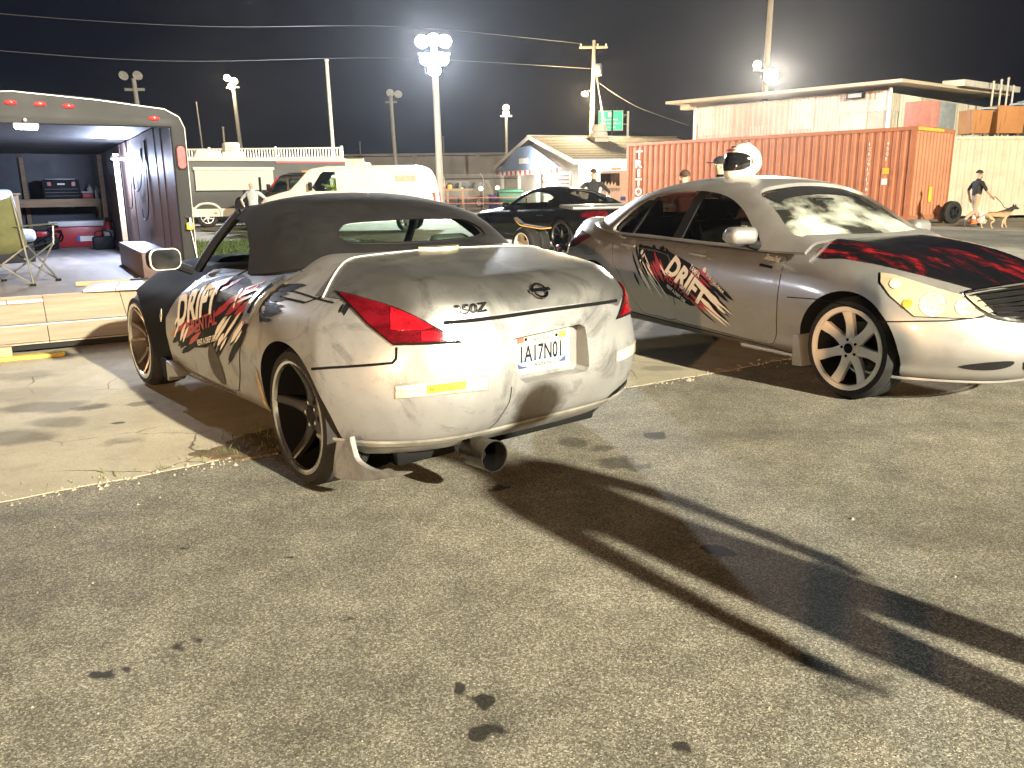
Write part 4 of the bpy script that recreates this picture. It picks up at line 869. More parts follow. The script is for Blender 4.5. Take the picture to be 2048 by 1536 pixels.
# bonnet wrap
t = NT('bonnet_wrap'); co = t.coord('Object', (.8, 2.2, .3), (0, 0, .25)); f = t.noise(co, 2.6, 8, .75, .5); t.set(Base_Color=t.ramp(f, [(.52, (.007, .007, .008)), (.57, (.07, .005, .006)), (.63, (.34, .016, .02)), (.72, (.012, .010, .010))]), Roughness=.16, Coat_Weight=1.0, Coat_Roughness=.05); M['wrap'] = t.m
hood = smooth_poly([(2.43, -.67, 1), (2.7, -.70, 1), (3.0, -.665, 1), (3.22, -.57, 1), (3.40, -.43, 1), (3.43, -.33, 1), (3.47, 0, 1), (3.43, .33, 1), (3.40, .43, 1), (3.22, .57, 1), (3.0, .665, 1), (2.7, .70, 1), (2.43, .67, 1), (2.42, 0, 1)], True, 4)
hd = patch('bonnet_wrap', GB, hood, (0, 0, -1), M['wrap'], GC, .004, .05, .006)
gt = patch('grille', GB, smooth_poly([(3.62, -.50, .70), (3.62, -.40, .728), (3.62, -.2, .738), (3.62, 0, .741), (3.62, .2, .738), (3.62, .40, .728), (3.62, .50, .70), (3.62, .42, .60), (3.62, .3, .578), (3.62, 0, .57), (3.62, -.3, .578), (3.62, -.42, .60)], True, 3), (-1, 0, 0), M['gap'], GC, .004, .04, .004)
for k in range(6):
    zz = .592 + k * .0265; hw = .415 + .016 * k; ribbon('grille_bar', GB, [(3.6, -hw + 2 * hw * i / 14, zz - .018 * (abs(i - 7) / 7) ** 2 * (0 if k < 3 else 1)) for i in range(15)], (-1, 0, 0), M['chrome'], gt, w=.013, off=.006, raise_=.010)
rim_ = smooth_poly([(3.62, -.52, .705), (3.62, -.41, .738), (3.62, 0, .752), (3.62, .41, .738), (3.62, .52, .705), (3.62, .43, .592), (3.62, 0, .558), (3.62, -.43, .592)], True, 5); ribbon('grille_surround', GB, rim_ + [rim_[0]], (-1, 0, 0), M['chrome'], gt, w=.022, off=.006, raise_=.010)
lg = patch('lower_grille', GB, smooth_poly([(3.6, -.27, .355), (3.6, 0, .36), (3.6, .27, .355), (3.6, .22, .262), (3.6, 0, .255), (3.6, -.22, .262)], True, 3), (-1, 0, 0), M['gap'], GC, .003, .04, 0)
for k in range(9): ribbon('mesh_bar', GB, [(3.6, -.24 + k * .06, .345), (3.6, -.24 + k * .06 + .03, .27)], (-1, 0, 0), M['grey'], lg, w=.006, off=.006)
ribbon('bumper_splitter', GB, smooth_poly([(3.1, -.9, .195), (3.4, -.8, .185), (3.6, -.55, .18), (3.66, 0, .18), (3.6, .55, .18), (3.4, .8, .185)], False), (-.7, .7, .1), M['g_paint'], GC, w=.03, off=.004, raise_=.012)
# fuel flap, mud flap, small number and rear light
fl = smooth_poly([(-.165, -1, .77), (-.165, -1, .875), (-.13, -1, .89), (-.015, -1, .885), (0, -1, .87), (-.01, -1, .77), (-.03, -1, .755), (-.14, -1, .755)], True, 4); fp = patch('fuel_flap', GB, fl, (0, 1, 0), M['g_paint'], GC, .003, .04, .006); ribbon('flap_seam', GB, fl + [fl[0]], (0, 1, 0), M['gap'], fp, w=.006, off=.002)
MB().prism([(2.435, .37), (2.485, .375), (2.53, .16), (2.445, .155)], -.86, -.70, XZ).build('mud_flap', M['g_paint'], GC, bevel=.006)
for sg in (-1, 1):
    patch('tail_light', GB, smooth_poly([(-.45, sg, .90), (-.62, sg, .93), (-.75, sg * .8, .95), (-.78, sg * .75, .83), (-.6, sg, .80)], True, 3), (.7, -sg * .7, 0), M['lens_deep'], GC, .005, .03, .01)
MB().box(-.93, -.66, -.66, .66, 0, .03).build('boot_spoiler', M['g_paint'], GC, bevel=.012, loc=(0, 0, 1.085), rot=(0, radians(5), 0))
# cabin
MB().box(1.72, 2.25, -.66, .66, .62, .93).build('dashboard', M['black'], GC, bevel=.05)
for x in (1.20, .35):
    for y in (.36, -.36):
        se = MB().box(x, x + .5, y - .25, y + .25, .46, .60).build('seat', M['black'], GC, bevel=.05); MB().box(-.07, .07, -.24, .24, 0, .55).build('seat_back', M['black'], se, bevel=.05, loc=(x + .02, y, .56), rot=(0, radians(-16), 0)); MB().box(-.05, .05, -.13, .13, 0, .17).build('headrest', M['black'], se, bevel=.04, loc=(x - .14, y, 1.08), rot=(0, radians(-12), 0))
MB().box(-.03, .03, -.11, .11, -.03, .03).build('rear_view_mirror', M['black'], GC, bevel=.02, loc=(1.86, 0, 1.235))
MB().tube([Vector((1.56 + .08 * cos(a), .36 + .19 * sin(a), .90 + .17 * cos(a))) for a in [2 * pi * i / 24 for i in range(24)]], .016, 8, closed=True).build('steering_wheel', M['black'], GC, 60)
# door decal
rnd = random.Random(11); gto = lambda u, v: Vector((u, -1.0, v)); dg_ = (0, 1, 0); Dd = (.80, -.42)
base = [[Vector(p) for p in [(.62, .865), (.72, .868), (.88, .850), (1.03, .838), (1.20, .80), (1.36, .755), (1.47, .715), (1.55, .66), (1.64, .575), (1.72, .47), (1.70, .455), (1.60, .47), (1.45, .45), (1.36, .435), (1.20, .475), (1.06, .50), (.95, .56), (.85, .60), (.74, .68), (.66, .77)]]]
decal('decal_splash', base + streaks(30, (1.5, 1.72, .38, .60), rnd, Dd, .12, .34, .007, .016) + streaks(16, (.62, .9, .58, .80), rnd, (.5, -.6), .15, .35, .006, .014) + streaks(12, (.62, 1.05, .83, .865), rnd, (.9, -.4), .06, .14, .006, .012), GB, gto, dg_, M['decal_black'], GC, .006)
decal('decal_smoke', [[Vector(p) for p in [(.64, .85), (.86, .84), (1.03, .815), (1.10, .76), (1.05, .68), (.95, .64), (.85, .66), (.72, .73)]]], GB, gto, dg_, M['decal_dark'], GC, .0072)
decal('decal_red', streaks(7, (.84, .98, .66, .82), rnd, (.6, -.62), .12, .26, .008, .02), GB, gto, dg_, M['decal_red'], GC, .0085)
decal('decal_red', streaks(5, (1.4, 1.58, .62, .72), rnd, Dd, .15, .26, .006, .012), GB, gto, dg_, M['decal_red'], GC, .0085)
decal('decal_red', streaks(6, (1.40, 1.60, .42, .50), rnd, Dd, .15, .26, .007, .012), GB, gto, dg_, M['decal_red'], GC, .0085)
decal('decal_white', streaks(13, (1.50, 1.74, .38, .58), rnd, Dd, .10, .30, .006, .014), GB, gto, dg_, M['decal_white'], GC, .0095)
decal('decal_white', streaks(10, (.74, 1.02, .52, .70), rnd, (.62, -.55), .12, .3, .005, .012), GB, gto, dg_, M['decal_white'], GC, .0095)
def gtext(s, p0, p1, h, m, bold=0, shear=0, off=.0125, vdir=None, nm='decal_text'):
    a = Vector((p0[0], -1, p0[1])); b_ = Vector((p1[0], -1, p1[1])); u = (b_ - a).normalized(); v = Vector((0, 0, 1)); v = (v - u * u.dot(v)).normalized()
    return lettering(nm, s, M[m], GC, frame(a, u, v), h, (b_ - a).length, bold=bold, shear=shear, conform=(GB, Vector(dg_)), n_off=off)
gtext('DRIFT', (1.035, .690), (1.50, .445), .150, 'decal_white', .045, .15); gtext('RENTAL', (1.035, .625), (1.345, .487), .062, 'decal_red', .03, .15)
gtext('RENT A DRIFT CAR', (1.072, .560), (1.30, .452), .026, 'decal_white', .03); gtext('TAMPA', (1.325, .728), (1.45, .662), .042, 'decal_white', .02); gtext('215-760-0664', (1.53, .690), (1.735, .572), .027, 'decal_white', .01)
gtext('TampaDrift', (2.045, .846), (2.205, .832), .028, 'decal_white', .02, .1); decal('small_sticker', [[Vector((2.04, .80)), Vector((2.17, .79)), Vector((2.17, .808)), Vector((2.04, .818))]], GB, gto, dg_, M['decal_black'], GC, .006)
decal('phone_icon', [[Vector((1.497 + .020 * cos(a), .728 + .022 * sin(a))) for a in [2 * pi * i / 16 for i in range(16)]]], GB, gto, dg_, M['decal_white'], GC, .006)
for i, (u, v) in enumerate(((.685, .815), (.715, .785), (.69, .745))):
    decal('decal_icon', [[Vector((u + (.016 if i == 0 else .010) * cos(a), v + (.020 if i == 0 else .012) * sin(a))) for a in [2 * pi * k / 12 for k in range(12)]]], GB, gto, dg_, M['decal_white'], GC, .0095)
    decal('decal_line', [[Vector((u + .03, v - .012)), Vector((u + .11, v - .082)), Vector((u + .117, v - .077)), Vector((u + .037, v - .006))]], GB, gto, dg_, M['decal_white'], GC, .0095)
# wheels
gw = wheel(GC, (2.85, -.825, .333), -1, .333, .264, .235, 7, [M['rubber'], M['black'], M['rim_white'], M['rim_white'], M['rim_white'], M['gap']], dish=.045, lip=.022, hub=.072, spoke_w=(.080, .074), hubdepth=-.035)
MB().lathe([(.033, -.02), (.033, -.0215), (0, -.0215)], Matrix(((1, 0, 0, 0), (0, 0, 1, 0), (0, -1, 0, 0), (0, 0, 0, 1))), 24).build('centre_bore', M['gap'], gw, 40)
sil = [M['rubber'], M['lip_pol'], M['lip_pol'], M['lip_pol'], M['lip_pol'], M['gap']]
gr = wheel(GC, (0, -.825, .333), -1, .333, .264, .235, 5, sil, dish=.045, lip=.02, hub=.065, spoke_w=(.07, .06), style='split')
wheel_copy(gw, GC, (2.85, .825, .333), 0); wheel_copy(gr, GC, (0, .825, .333), 0)
# ================================================================ open race trailer on the left
TR0 = Vector((-4.495, 7.79, 0)); TRZ = radians(30.5)     # local x = right along the rear sill, y = into the trailer
M['trl_black'] = mat('trailer_black', (.009, .009, .010), .65, var=.3, scale=3); M['ply_dark'] = mat('stained_ply', (.085, .052, .045), .55, var=.35, scale=2.2, streak=(6, 6, 1.0))
M['trl_floor'] = mat('trailer_floor', (.22, .20, .19), .7, var=.25, scale=2.5, streak=(2, .5, 1)); M['ramp_ply'] = mat('ramp_ply', (.36, .305, .22), .75, var=.22, scale=2.4, streak=(.6, 5, 1), bump=.1)
M['wall_front'] = mat('trailer_lining', (.045, .048, .062), .5, var=.5, scale=3); M['alu'] = mat('bare_aluminium', (.55, .54, .52), .4, .7); M['marker'] = mat('marker_lens', (.48, .03, .03), .25, emit=(1, .06, .05), es=.35)
TL_ = thing('open_trailer', 'black enclosed trailer open at the back with ramp down and lit interior', 'trailer', TR0, TRZ)
HW, FL, RT, DP = 1.36, .42, 2.12, 9.3
box('floor', M['trl_floor'], TL_, -HW, HW, 0, DP, FL - .10, FL)
for sg, x in (('left_wall', -HW), ('right_wall', HW)):
    s_ = 1 if x > 0 else -1
    w_ = box(sg, M['trl_black'], TL_, x - .02 if s_ < 0 else x, x if s_ < 0 else x + .02, .05, DP, FL - .2, RT)
    ys = [.06, .95, 1.42, 2.65, 3.88, 5.1, 6.3, 7.5, 8.7, DP - .02]
    for i in range(len(ys) - 1):
        xa = x - s_ * .018; MB().box(min(xa, x - s_ * .002), max(xa, x - s_ * .002), ys[i] + .006, ys[i + 1] - .006, FL + .002, RT - .05).build('lining_panel', M['ply_dark'], w_, loc=(-s_ * .004 * (i % 3), 0, 0))
box('front_wall', M['wall_front'], TL_, -HW, HW, DP, DP + .04, FL, RT + .1)
b = MB(); n = 14; P = [(-HW - .03 + (2 * HW + .06) * i / n, RT + .10 * (1 - abs(2 * i / n - 1) ** 3)) for i in range(n + 1)]
b.prism(P + [(HW + .03, RT - .03), (-HW - .03, RT - .03)], .02, DP + .05, XZ); b.build('roof', M['trl_black'], TL_)
# rear hoop: header with crowned top, rounded corners, side posts
hp = [(-HW - .07, FL - .2), (-HW - .07, 1.98), (-HW - .03, 2.08), (-HW + .10, 2.15)] + [(-HW + .10 + (2 * HW - .2) * i / 12, 2.15 + .11 * (1 - abs(2 * i / 12 - 1) ** 2.2)) for i in range(1, 12)] + [(HW - .10, 2.15), (HW + .03, 2.08), (HW + .07, 1.98), (HW + .07, FL - .2), (HW - .06, FL - .2), (HW - .06, 1.985), (-HW + .06, 1.985), (-HW + .06, FL - .2)]
b = MB(); b.prism(hp, -.06, .05, XZ); b.build('rear_frame', M['trl_black'], TL_, bevel=.012)
MB().tube([(HW + .065, -.058, FL - .18), (HW + .072, -.058, 1.98), (HW + .03, -.058, 2.085), (HW - .10, -.058, 2.155), (HW * .5, -.058, 2.215), (0, -.058, 2.262), (-HW * .5, -.058, 2.215), (-HW, -.058, 2.1)], .005, 6).build('edge_trim', M['alu'], TL_)
for x, z, rx, rz_ in ((-.03, 2.165, .052, .022), (.20, 2.16, .052, .022), (.43, 2.15, .052, .022), (1.16, 2.065, .052, .022), (-1.16, 2.065, .052, .022)):
    MB().lathe([(.0, .032), (.6, .030), (.92, .018), (1, 0)], frame((x, -.06, z), (rx, 0, 0), (0, 0, rz_), (0, -1, 0)), 20).build('marker_light', M['marker'], TL_, 50)
for sg in (1, -1):
    tlm_ = MB().prism([(a * .05, c_) for a, c_ in [(-1, -.09), (-.6, -.115), (0, -.122), (.6, -.115), (1, -.09), (1, .09), (.6, .115), (0, .122), (-.6, .115), (-1, .09)]], -.078, -.060, Matrix.Translation((sg * (HW + .012), 0, 1.70)) @ XZ).build('tail_light', M['black'], TL_)
    MB().prism([(a * .036, c_ * .88) for a, c_ in [(-1, -.09), (-.6, -.115), (0, -.122), (.6, -.115), (1, -.09), (1, .09), (.6, .115), (0, .122), (-.6, .115), (-1, .09)]], -.088, -.078, Matrix.Translation((sg * (HW + .012), 0, 1.70)) @ XZ).build('red_lens', M['marker'], tlm_)
MB().tube([(HW + .0, -.07, 1.12), (HW + .03, -.12, 1.10), (HW + .02, -.13, 1.03), (HW - .01, -.09, 1.00)], .014, 6).build('latch_hook', M['steel'], TL_, 40)
MB().box(HW - .01, HW + .05, -.13, -.08, .99, 1.06).build('yellow_strap', mat('strap_yellow', (.75, .50, .03), .6), TL_, bevel=.01)
MB().tube([(HW + .0, -.07, .62), (HW + .06, -.12, .34)], .022, 8).build('ramp_strut', M['offwhite'], TL_, 40); MB().tube([(HW + .03, -.075, 1.0), (HW + .10, -.16, .30)], .004, 5).build('ramp_cable', M['steel'], TL_)
# ramp: boards, hinge strip and flap
def ramp_pt(t): return (-.0 - .80 * t, FL - .005 - (.33) * t)
for k in range(4):
    x0 = -HW + .02 + k * (2 * HW - .04) / 4; x1 = x0 + (2 * HW - .04) / 4 - .006
    for nm, a, c in (('ramp_board', .0, .60), ('flap_board', .64, 1.0)):
        (ya, za), (yc, zc) = ramp_pt(a), ramp_pt(c); MB().prism([(ya, za), (yc, zc), (yc, zc - .05), (ya, za - .05)], x0, x1, YZ).build(nm, M['ramp_ply'], TL_)
(ya, za), (yc, zc) = ramp_pt(.605), ramp_pt(.635); MB().prism([(ya, za + .006), (yc, zc + .006), (yc, zc - .03), (ya, za - .03)], -HW + .02, HW - .02, YZ).build('hinge_strip', M['alu'], TL_)
(ya, za), (yc, zc) = ramp_pt(.98), ramp_pt(1.01); MB().prism([(ya, za - .05), (yc, zc - .05), (yc, zc - .012), (ya, za + .002)], -HW + .02, HW - .02, YZ).build('ramp_toe', M['black'], TL_)
box('ramp_support', M['black'], TL_, -HW + .1, HW - .1, -.70, -.05, .05, .10)
# studs and cables on the walls, wheel box
wb = box('wheel_box', M['ply_dark'], TL_, 1.0, HW - .03, .80, 3.2, FL, FL + .30, bevel=.01)
for x, y, l in ((1.23, 4.7, 1.5), (1.24, 7.6, 1.6), (.05, 9.2, 1.6)): box('timber_stud', M['wood'], TL_, x - .035, x + .035, y - .03, y + .03, FL, FL + l)
for pts in ([(HW - .03, 2.2, 1.98), (HW - .04, 2.3, 1.3), (HW - .05, 2.5, 1.05), (HW - .05, 2.9, 1.02), (HW - .04, 3.0, 1.15)], [(HW - .03, 2.6, 1.9), (HW - .04, 2.9, 1.45), (HW - .05, 3.5, 1.42), (HW - .03, 3.6, 1.9)], [(HW - .03, 3.9, 1.8), (HW - .05, 4.0, 1.2), (HW - .05, 4.4, 1.15)]):
    MB().tube(smooth_poly(pts, False), .007, 5).build('wall_cable', M['gap'], TL_, 50)
for (x, y, z), pw in (((.06, -.30, 1.90), P_TRL), ((HW - .14, 4.2, 1.80), P_TRL2)):
    ob = MB(); ob.box(x - .10, x + .10, y - .05, y + .05, z + .03, z + .07); lo = ob.build('work_light', M['white'], TL_, bevel=.01)
    MB().prism(rrect(-.085, .085, -.04, .04, .015), -.008, 0, Matrix.Translation((x, y, z + .028))).build('lit_panel', M['glow_led'], lo)
    if pw == P_TRL: lamp('work_light_bulb', (x, y - .12, z - .02), pw, (.80, .86, 1.0), .06, TL_, spot=120, aim=(1.05, -8, -.6), blend=.8)
    if pw != P_TRL: lamp('work_light_glow', (x, y, z - .06), P_TRL2 * 1.6, (.62, .72, 1.0), .05, TL_)
def tloc(x, y, z=FL): return TR0 + Matrix.Rotation(TRZ, 4, 'Z') @ Vector((x, y, z))
MB().tube([(.06, -.02, 2.03), (.06, -.30, 2.0)], .015, 6).build('lamp_bracket', M['steel'], TL_, 40)
# ---- things inside and around the trailer
wbn = thing('workbench', 'plain timber workbench across the back of the trailer', 'bench', tloc(.30, 8.55), TRZ)
for k in range(3): MB().box(-1.0, 1.0, -.30 + k * .20, -.30 + k * .20 + .194, .80, .84).build('bench_board', M['wood'], wbn)
box('front_rail', M['wood'], wbn, -1.0, 1.0, -.32, -.30, .70, .84)
for x in (-.95, .88):
    for y in (-.25, .2): box('leg', M['wood'], wbn, x, x + .08, y, y + .08, 0, .80)
def tzl(x, y, z): return tloc(x, y, z)
tb_ = thing('toolbox', 'black toolbox with pale lid strip and red latches on the workbench', 'toolbox', tzl(.62, 8.5, FL + .842), TRZ); box('case', M['black'], tb_, -.30, .30, -.18, .18, 0, .34, bevel=.02); box('lid_strip', M['galv'], tb_, -.24, .24, -.13, .13, .342, .36, bevel=.006)
for x in (-.22, .17): box('latch', M['red'], tb_, x, x + .06, -.195, -.18, .23, .30)
for k in range(3): box('drawer_rib', M['grey'], tb_, -.27, .27, -.186, -.18, .05 + k * .06, .056 + k * .06)
box('name_strip', M['decal_white'], tb_, -.06, .06, -.187, -.18, .25, .275)
sb = thing('parts_box', 'small red parts box with white lid on the workbench', 'box', tzl(1.04, 8.5, FL + .842), TRZ); box('tub', M['red'], sb, -.09, .09, -.1, .1, 0, .10, bevel=.01); box('lid', M['white'], sb, -.10, .10, -.11, .11, .10, .13, bevel=.008)
for i, (x, h, lab) in enumerate(((1.10, .26, 'tall white bottle behind the red parts box'), (1.22, .22, 'white spray bottle at the right end of the workbench'))):
    bo = thing('bottle', lab, 'bottle', tzl(x, 8.62, FL + .842), TRZ, 'bottles on the workbench'); MB().lathe([(.0, 0), (.045, .0), (.048, .02), (.048, h * .7), (.02, h * .82), (.018, h * .88)], n=18).build('flask', M['white'], bo, 40); MB().lathe([(.022, h * .88), (.022, h), (0, h)], n=14).build('cap', M['grey'], bo, 40)
co_ = thing('cooler', 'large red cooler with white lid on the trailer floor', 'cooler', tzl(.78, 7.9, FL), TRZ)
b = MB(); b.add([(-.43, -.22, 0), (.43, -.22, 0), (.43, .22, 0), (-.43, .22, 0), (-.46, -.24, .36), (.46, -.24, .36), (.46, .24, .36), (-.46, .24, .36)], [(0, 3, 2, 1), (4, 5, 6, 7), (0, 1, 5, 4), (1, 2, 6, 5), (2, 3, 7, 6), (3, 0, 4, 7)]); b.build('tub', M['red'], co_, bevel=.025)
box('lid', M['white'], co_, -.47, .47, -.25, .25, .362, .46, bevel=.02); box('side_handle', M['white'], co_, -.50, -.46, -.08, .08, .20, .26, bevel=.01); box('label', M['decal_white'], co_, .0, .25, -.246, -.236, .10, .19); box('label_stripe', mat('label_blue', (.03, .10, .35), .5), co_, -.05, .0, -.2465, -.236, .10, .19)
fe = thing('fire_extinguisher', 'red fire extinguisher standing by the timber stud', 'extinguisher', tzl(1.22, 7.3, FL), TRZ); MB().lathe([(0, 0), (.07, 0), (.078, .02), (.078, .36), (.05, .43), (.025, .45)], n=24).build('cylinder', M['red'], fe, 40); MB().lathe([(.079, .12), (.0795, .14), (.0795, .28), (.079, .30)], n=24, cap=False).build('label_band', M['decal_white'], fe, 40); box('valve', M['black'], fe, -.03, .09, -.02, .02, .45, .52, bevel=.008); MB().tube([(.03, 0, .48), (.10, 0, .40), (.10, 0, .12)], .012, 6).build('hose', M['black'], fe, 40)
bg_ = thing('tool_bag', 'small black tool bag on the floor in front of the red cooler', 'bag', tzl(1.08, 6.7, FL), TRZ); box('pouch', M['black'], bg_, -.17, .17, -.11, .11, 0, .22, bevel=.04); MB().tube(smooth_poly([(-.13, 0, .20), (-.10, 0, .30), (.10, 0, .30), (.13, 0, .20)], False), .012, 6).build('handle', M['black'], bg_, 40)
# grey padded seat, gear heap, carton
gs = thing('padded_seat', 'pale grey padded car seat standing behind the green camp chair', 'seat', tzl(-.30, 4.6, FL), TRZ + .35); M['vinyl'] = mat('grey_vinyl', (.46, .49, .50), .5, var=.08)
MB().box(-.30, .30, -.30, .30, .28, .46).build('cushion', M['vinyl'], gs, bevel=.07, seg=4); MB().box(-.30, .30, -.08, .10, 0, .62).build('backrest', M['vinyl'], gs, bevel=.07, loc=(0, .26, .40), rot=(radians(-14), 0, 0), seg=4); MB().box(-.15, .15, -.06, .06, 0, .20).build('headrest', M['vinyl'], gs, bevel=.05, loc=(0, .42, 1.0), rot=(radians(-14), 0, 0), seg=4); box('base', M['black'], gs, -.26, .26, -.25, .25, 0, .28, bevel=.02)
for x in (-.10, .10): MB().box(x - .006, x + .006, -.085, -.078, .03, .58).build('stitch_line', M['grey'], gs, loc=(0, .26, .40), rot=(radians(-14), 0, 0))
cb = thing('cardboard_box', 'brown cardboard box behind the pale grey seat', 'box', tzl(-.42, 6.2, FL), TRZ + .2); M['card'] = mat('cardboard', (.36, .25, .14), .8); box('carton', M['card'], cb, -.3, .3, -.25, .25, 0, .95); box('flap', M['card'], cb, -.3, .3, -.42, -.25, .93, .95)
gh = thing('gear_pile', 'dark heap of cables and red gear left of the cooler', 'gear', tzl(.22, 7.2, FL), TRZ); rnd = random.Random(5)
for k in range(5): MB().tube(smooth_poly([(rnd.uniform(-.25, .25), rnd.uniform(-.2, .2), rnd.uniform(.02, .42)) for _ in range(5)], True), .016, 6, closed=True).build('cable_loop', M['black'], gh, 50)
box('hand_drill', M['red'], gh, -.12, .05, -.15, -.05, .22, .32, bevel=.02); box('case', M['black'], gh, -.25, .2, -.1, .2, 0, .22, bevel=.03)
# green folding chair
M['olive'] = mat('olive_canvas', (.085, .09, .035), .85, var=.2, scale=8, bump=.3); M['tube_dark'] = mat('chair_tube', (.30, .29, .26), .4, .7)
fc = thing('camping_chair', 'olive green folding camp chair with crossed metal legs at the trailer sill', 'chair', tzl(-.20, 1.25, FL), TRZ + radians(150))
w_, d_ = .30, .25
V = []; F = []; n = 10
for i in range(n + 1):
    for j in range(n + 1):
        u = -1 + 2 * i / n; v = j / n; V.append((u * w_ * .98, -d_ + 2 * d_ * v, .44 - .07 * (1 - u * u) - .04 * v))
for j in range(1, n + 1):
    for i in range(n + 1):
        u = -1 + 2 * i / n; v = j / n; V.append((u * w_ * 1.04, d_ + .16 * v + .05 * (1 - u * u), .40 - .07 * (1 - u * u) + .52 * v))
m_ = n + 1
for i in range(n):
    for j in range(n): F.append((i * m_ + j, i * m_ + j + 1, (i + 1) * m_ + j + 1, (i + 1) * m_ + j))
o2 = m_ * m_
for j in range(n):
    for i in range(n):
        a = (i * m_ + n) if j == 0 else o2 + (j - 1) * m_ + i; b2 = ((i + 1) * m_ + n) if j == 0 else o2 + (j - 1) * m_ + i + 1; F.append((a, b2, o2 + j * m_ + i + 1, o2 + j * m_ + i))
me = bpy.data.meshes.new('seat_cloth'); me.from_pydata(V, [], F); link('seat_cloth', me, M['olive'], fc, 60)
for pts in ([(-w_, -d_, .02), (w_, -d_, .42)], [(w_, -d_, .02), (-w_, -d_, .42)], [(-w_, d_, .02), (w_, d_, .42)], [(w_, d_, .02), (-w_, d_, .42)], [(-w_, -d_, .02), (-w_, d_, .42)], [(-w_, d_, .02), (-w_, -d_, .42)], [(w_, -d_, .02), (w_, d_, .42)], [(w_, d_, .02), (w_, -d_, .42)]): MB().tube(pts, .010, 7).build('cross_leg', M['tube_dark'], fc, 40)
for x in (-w_, w_):
    MB().tube([(x * 1.03, d_, .02), (x * 1.03, d_ + .17, .93)], .010, 7).build('back_post', M['tube_dark'], fc, 40); MB().tube([(x, -d_, .40), (x * 1.05, -d_ - .02, .62)], .010, 7).build('arm_post', M['tube_dark'], fc, 40)
    MB().box(x - .05, x + .05, -d_ - .05, d_ + .12, .615, .625).build('armrest', M['olive'], fc)
    for y in (-d_, d_): MB().box(x - .025, x + .025, y - .02, y + .02, 0, .03).build('foot', M['black'], fc, bevel=.006)
# loose boards on the sill and ramp
M['board'] = mat('white_board', (.56, .54, .50), .6, var=.12, scale=4)
def boards(lab, loc, rz, n, w, l, tilt=0):
    t = thing('board_stack', lab, 'boards', loc, rz)
    for k in range(n): MB().box(k * w + .004, (k + 1) * w - .004, 0, l, 0, .025).build('board', M['board'], t, bevel=.003, rot=(tilt, 0, 0), loc=(0, 0, .002 * (k % 2)))
    return t
boards('three pale boards side by side under the trailer right side', tzl(.34, -.06, FL + .002), TRZ - .16, 3, .29, .72); boards('pair of pale boards on the ramp under the camp chair', tzl(-.60, -.16, FL - .055), TRZ, 2, .30, .34, radians(0))
st = thing('timber_offcut', 'short timber offcut with a black end on the trailer floor', 'timber', tzl(.62, .62, FL), TRZ - .1); box('bar', M['wood'], st, -.30, .22, -.03, .03, 0, .045, bevel=.004); box('black_end', M['black'], st, .22, .40, -.031, .031, 0, .046, bevel=.004)
yb = thing('yellow_board', 'flat yellow painted board on the concrete before the ramp', 'board', (-4.36, 6.56, .006), radians(27.0)); box('plank', mat('yellow_paint', (.62, .42, .06), .6, var=.25, scale=5), yb, -1.2, .60, -.01, .12, 0, .03, bevel=.004)
wk = thing('timber_block', 'small timber block lying left on the yellow board', 'block', (-4.26, 6.70, .036), radians(30)); box('block', M['wood'], wk, -.15, .06, -.05, .05, 0, .08, bevel=.006)
# ================================================================ shipping containers and shed on the right
def corrug(name, col, rough=.6, rust=.35):
    t = NT(name); co = t.coord('Object'); f = t.noise(co, 1.3, 6, .65); st = t.noise(t.coord('Object', (6, 6, .5)), 1.6, 5, .65)
    c = t.ramp(f, [(.3, tuple(a * .82 for a in col)), (.7, tuple(min(1, a * 1.12) for a in col))]); c = t.mix(t.ramp(st, [(.56, 0.), (.74, rust)]), c, (.10, .040, .016)); t.set(Base_Color=c, Roughness=rough, Specular_IOR_Level=.35); return t.m
M['triton'] = corrug('container_orange', (.37, .13, .058)); M['triton_end'] = corrug('container_end_orange', (.40, .16, .075)); M['cream'] = corrug('container_cream', (.50, .45, .34), rust=.25)
def corr_panel(b, L, h0, h1, pitch, depth, M_):
    """trapezoid corrugation along u (0..L), facing -w"""
    n = int(L / pitch); p = L / n; prof = []
    for i in range(n): x = i * p; prof += [(x, 0), (x + p * .30, 0), (x + p * .45, depth), (x + p * .80, depth), (x + p * .95, 0)]
    prof.append((L, 0)); V = []; F = []
    for u, w in prof: V += [tuple(M_ @ Vector((u, h0, w))), tuple(M_ @ Vector((u, h1, w)))]
    for i in range(len(prof) - 1): F.append((2 * i, 2 * i + 2, 2 * i + 3, 2 * i + 1))
    b.add(V, F)
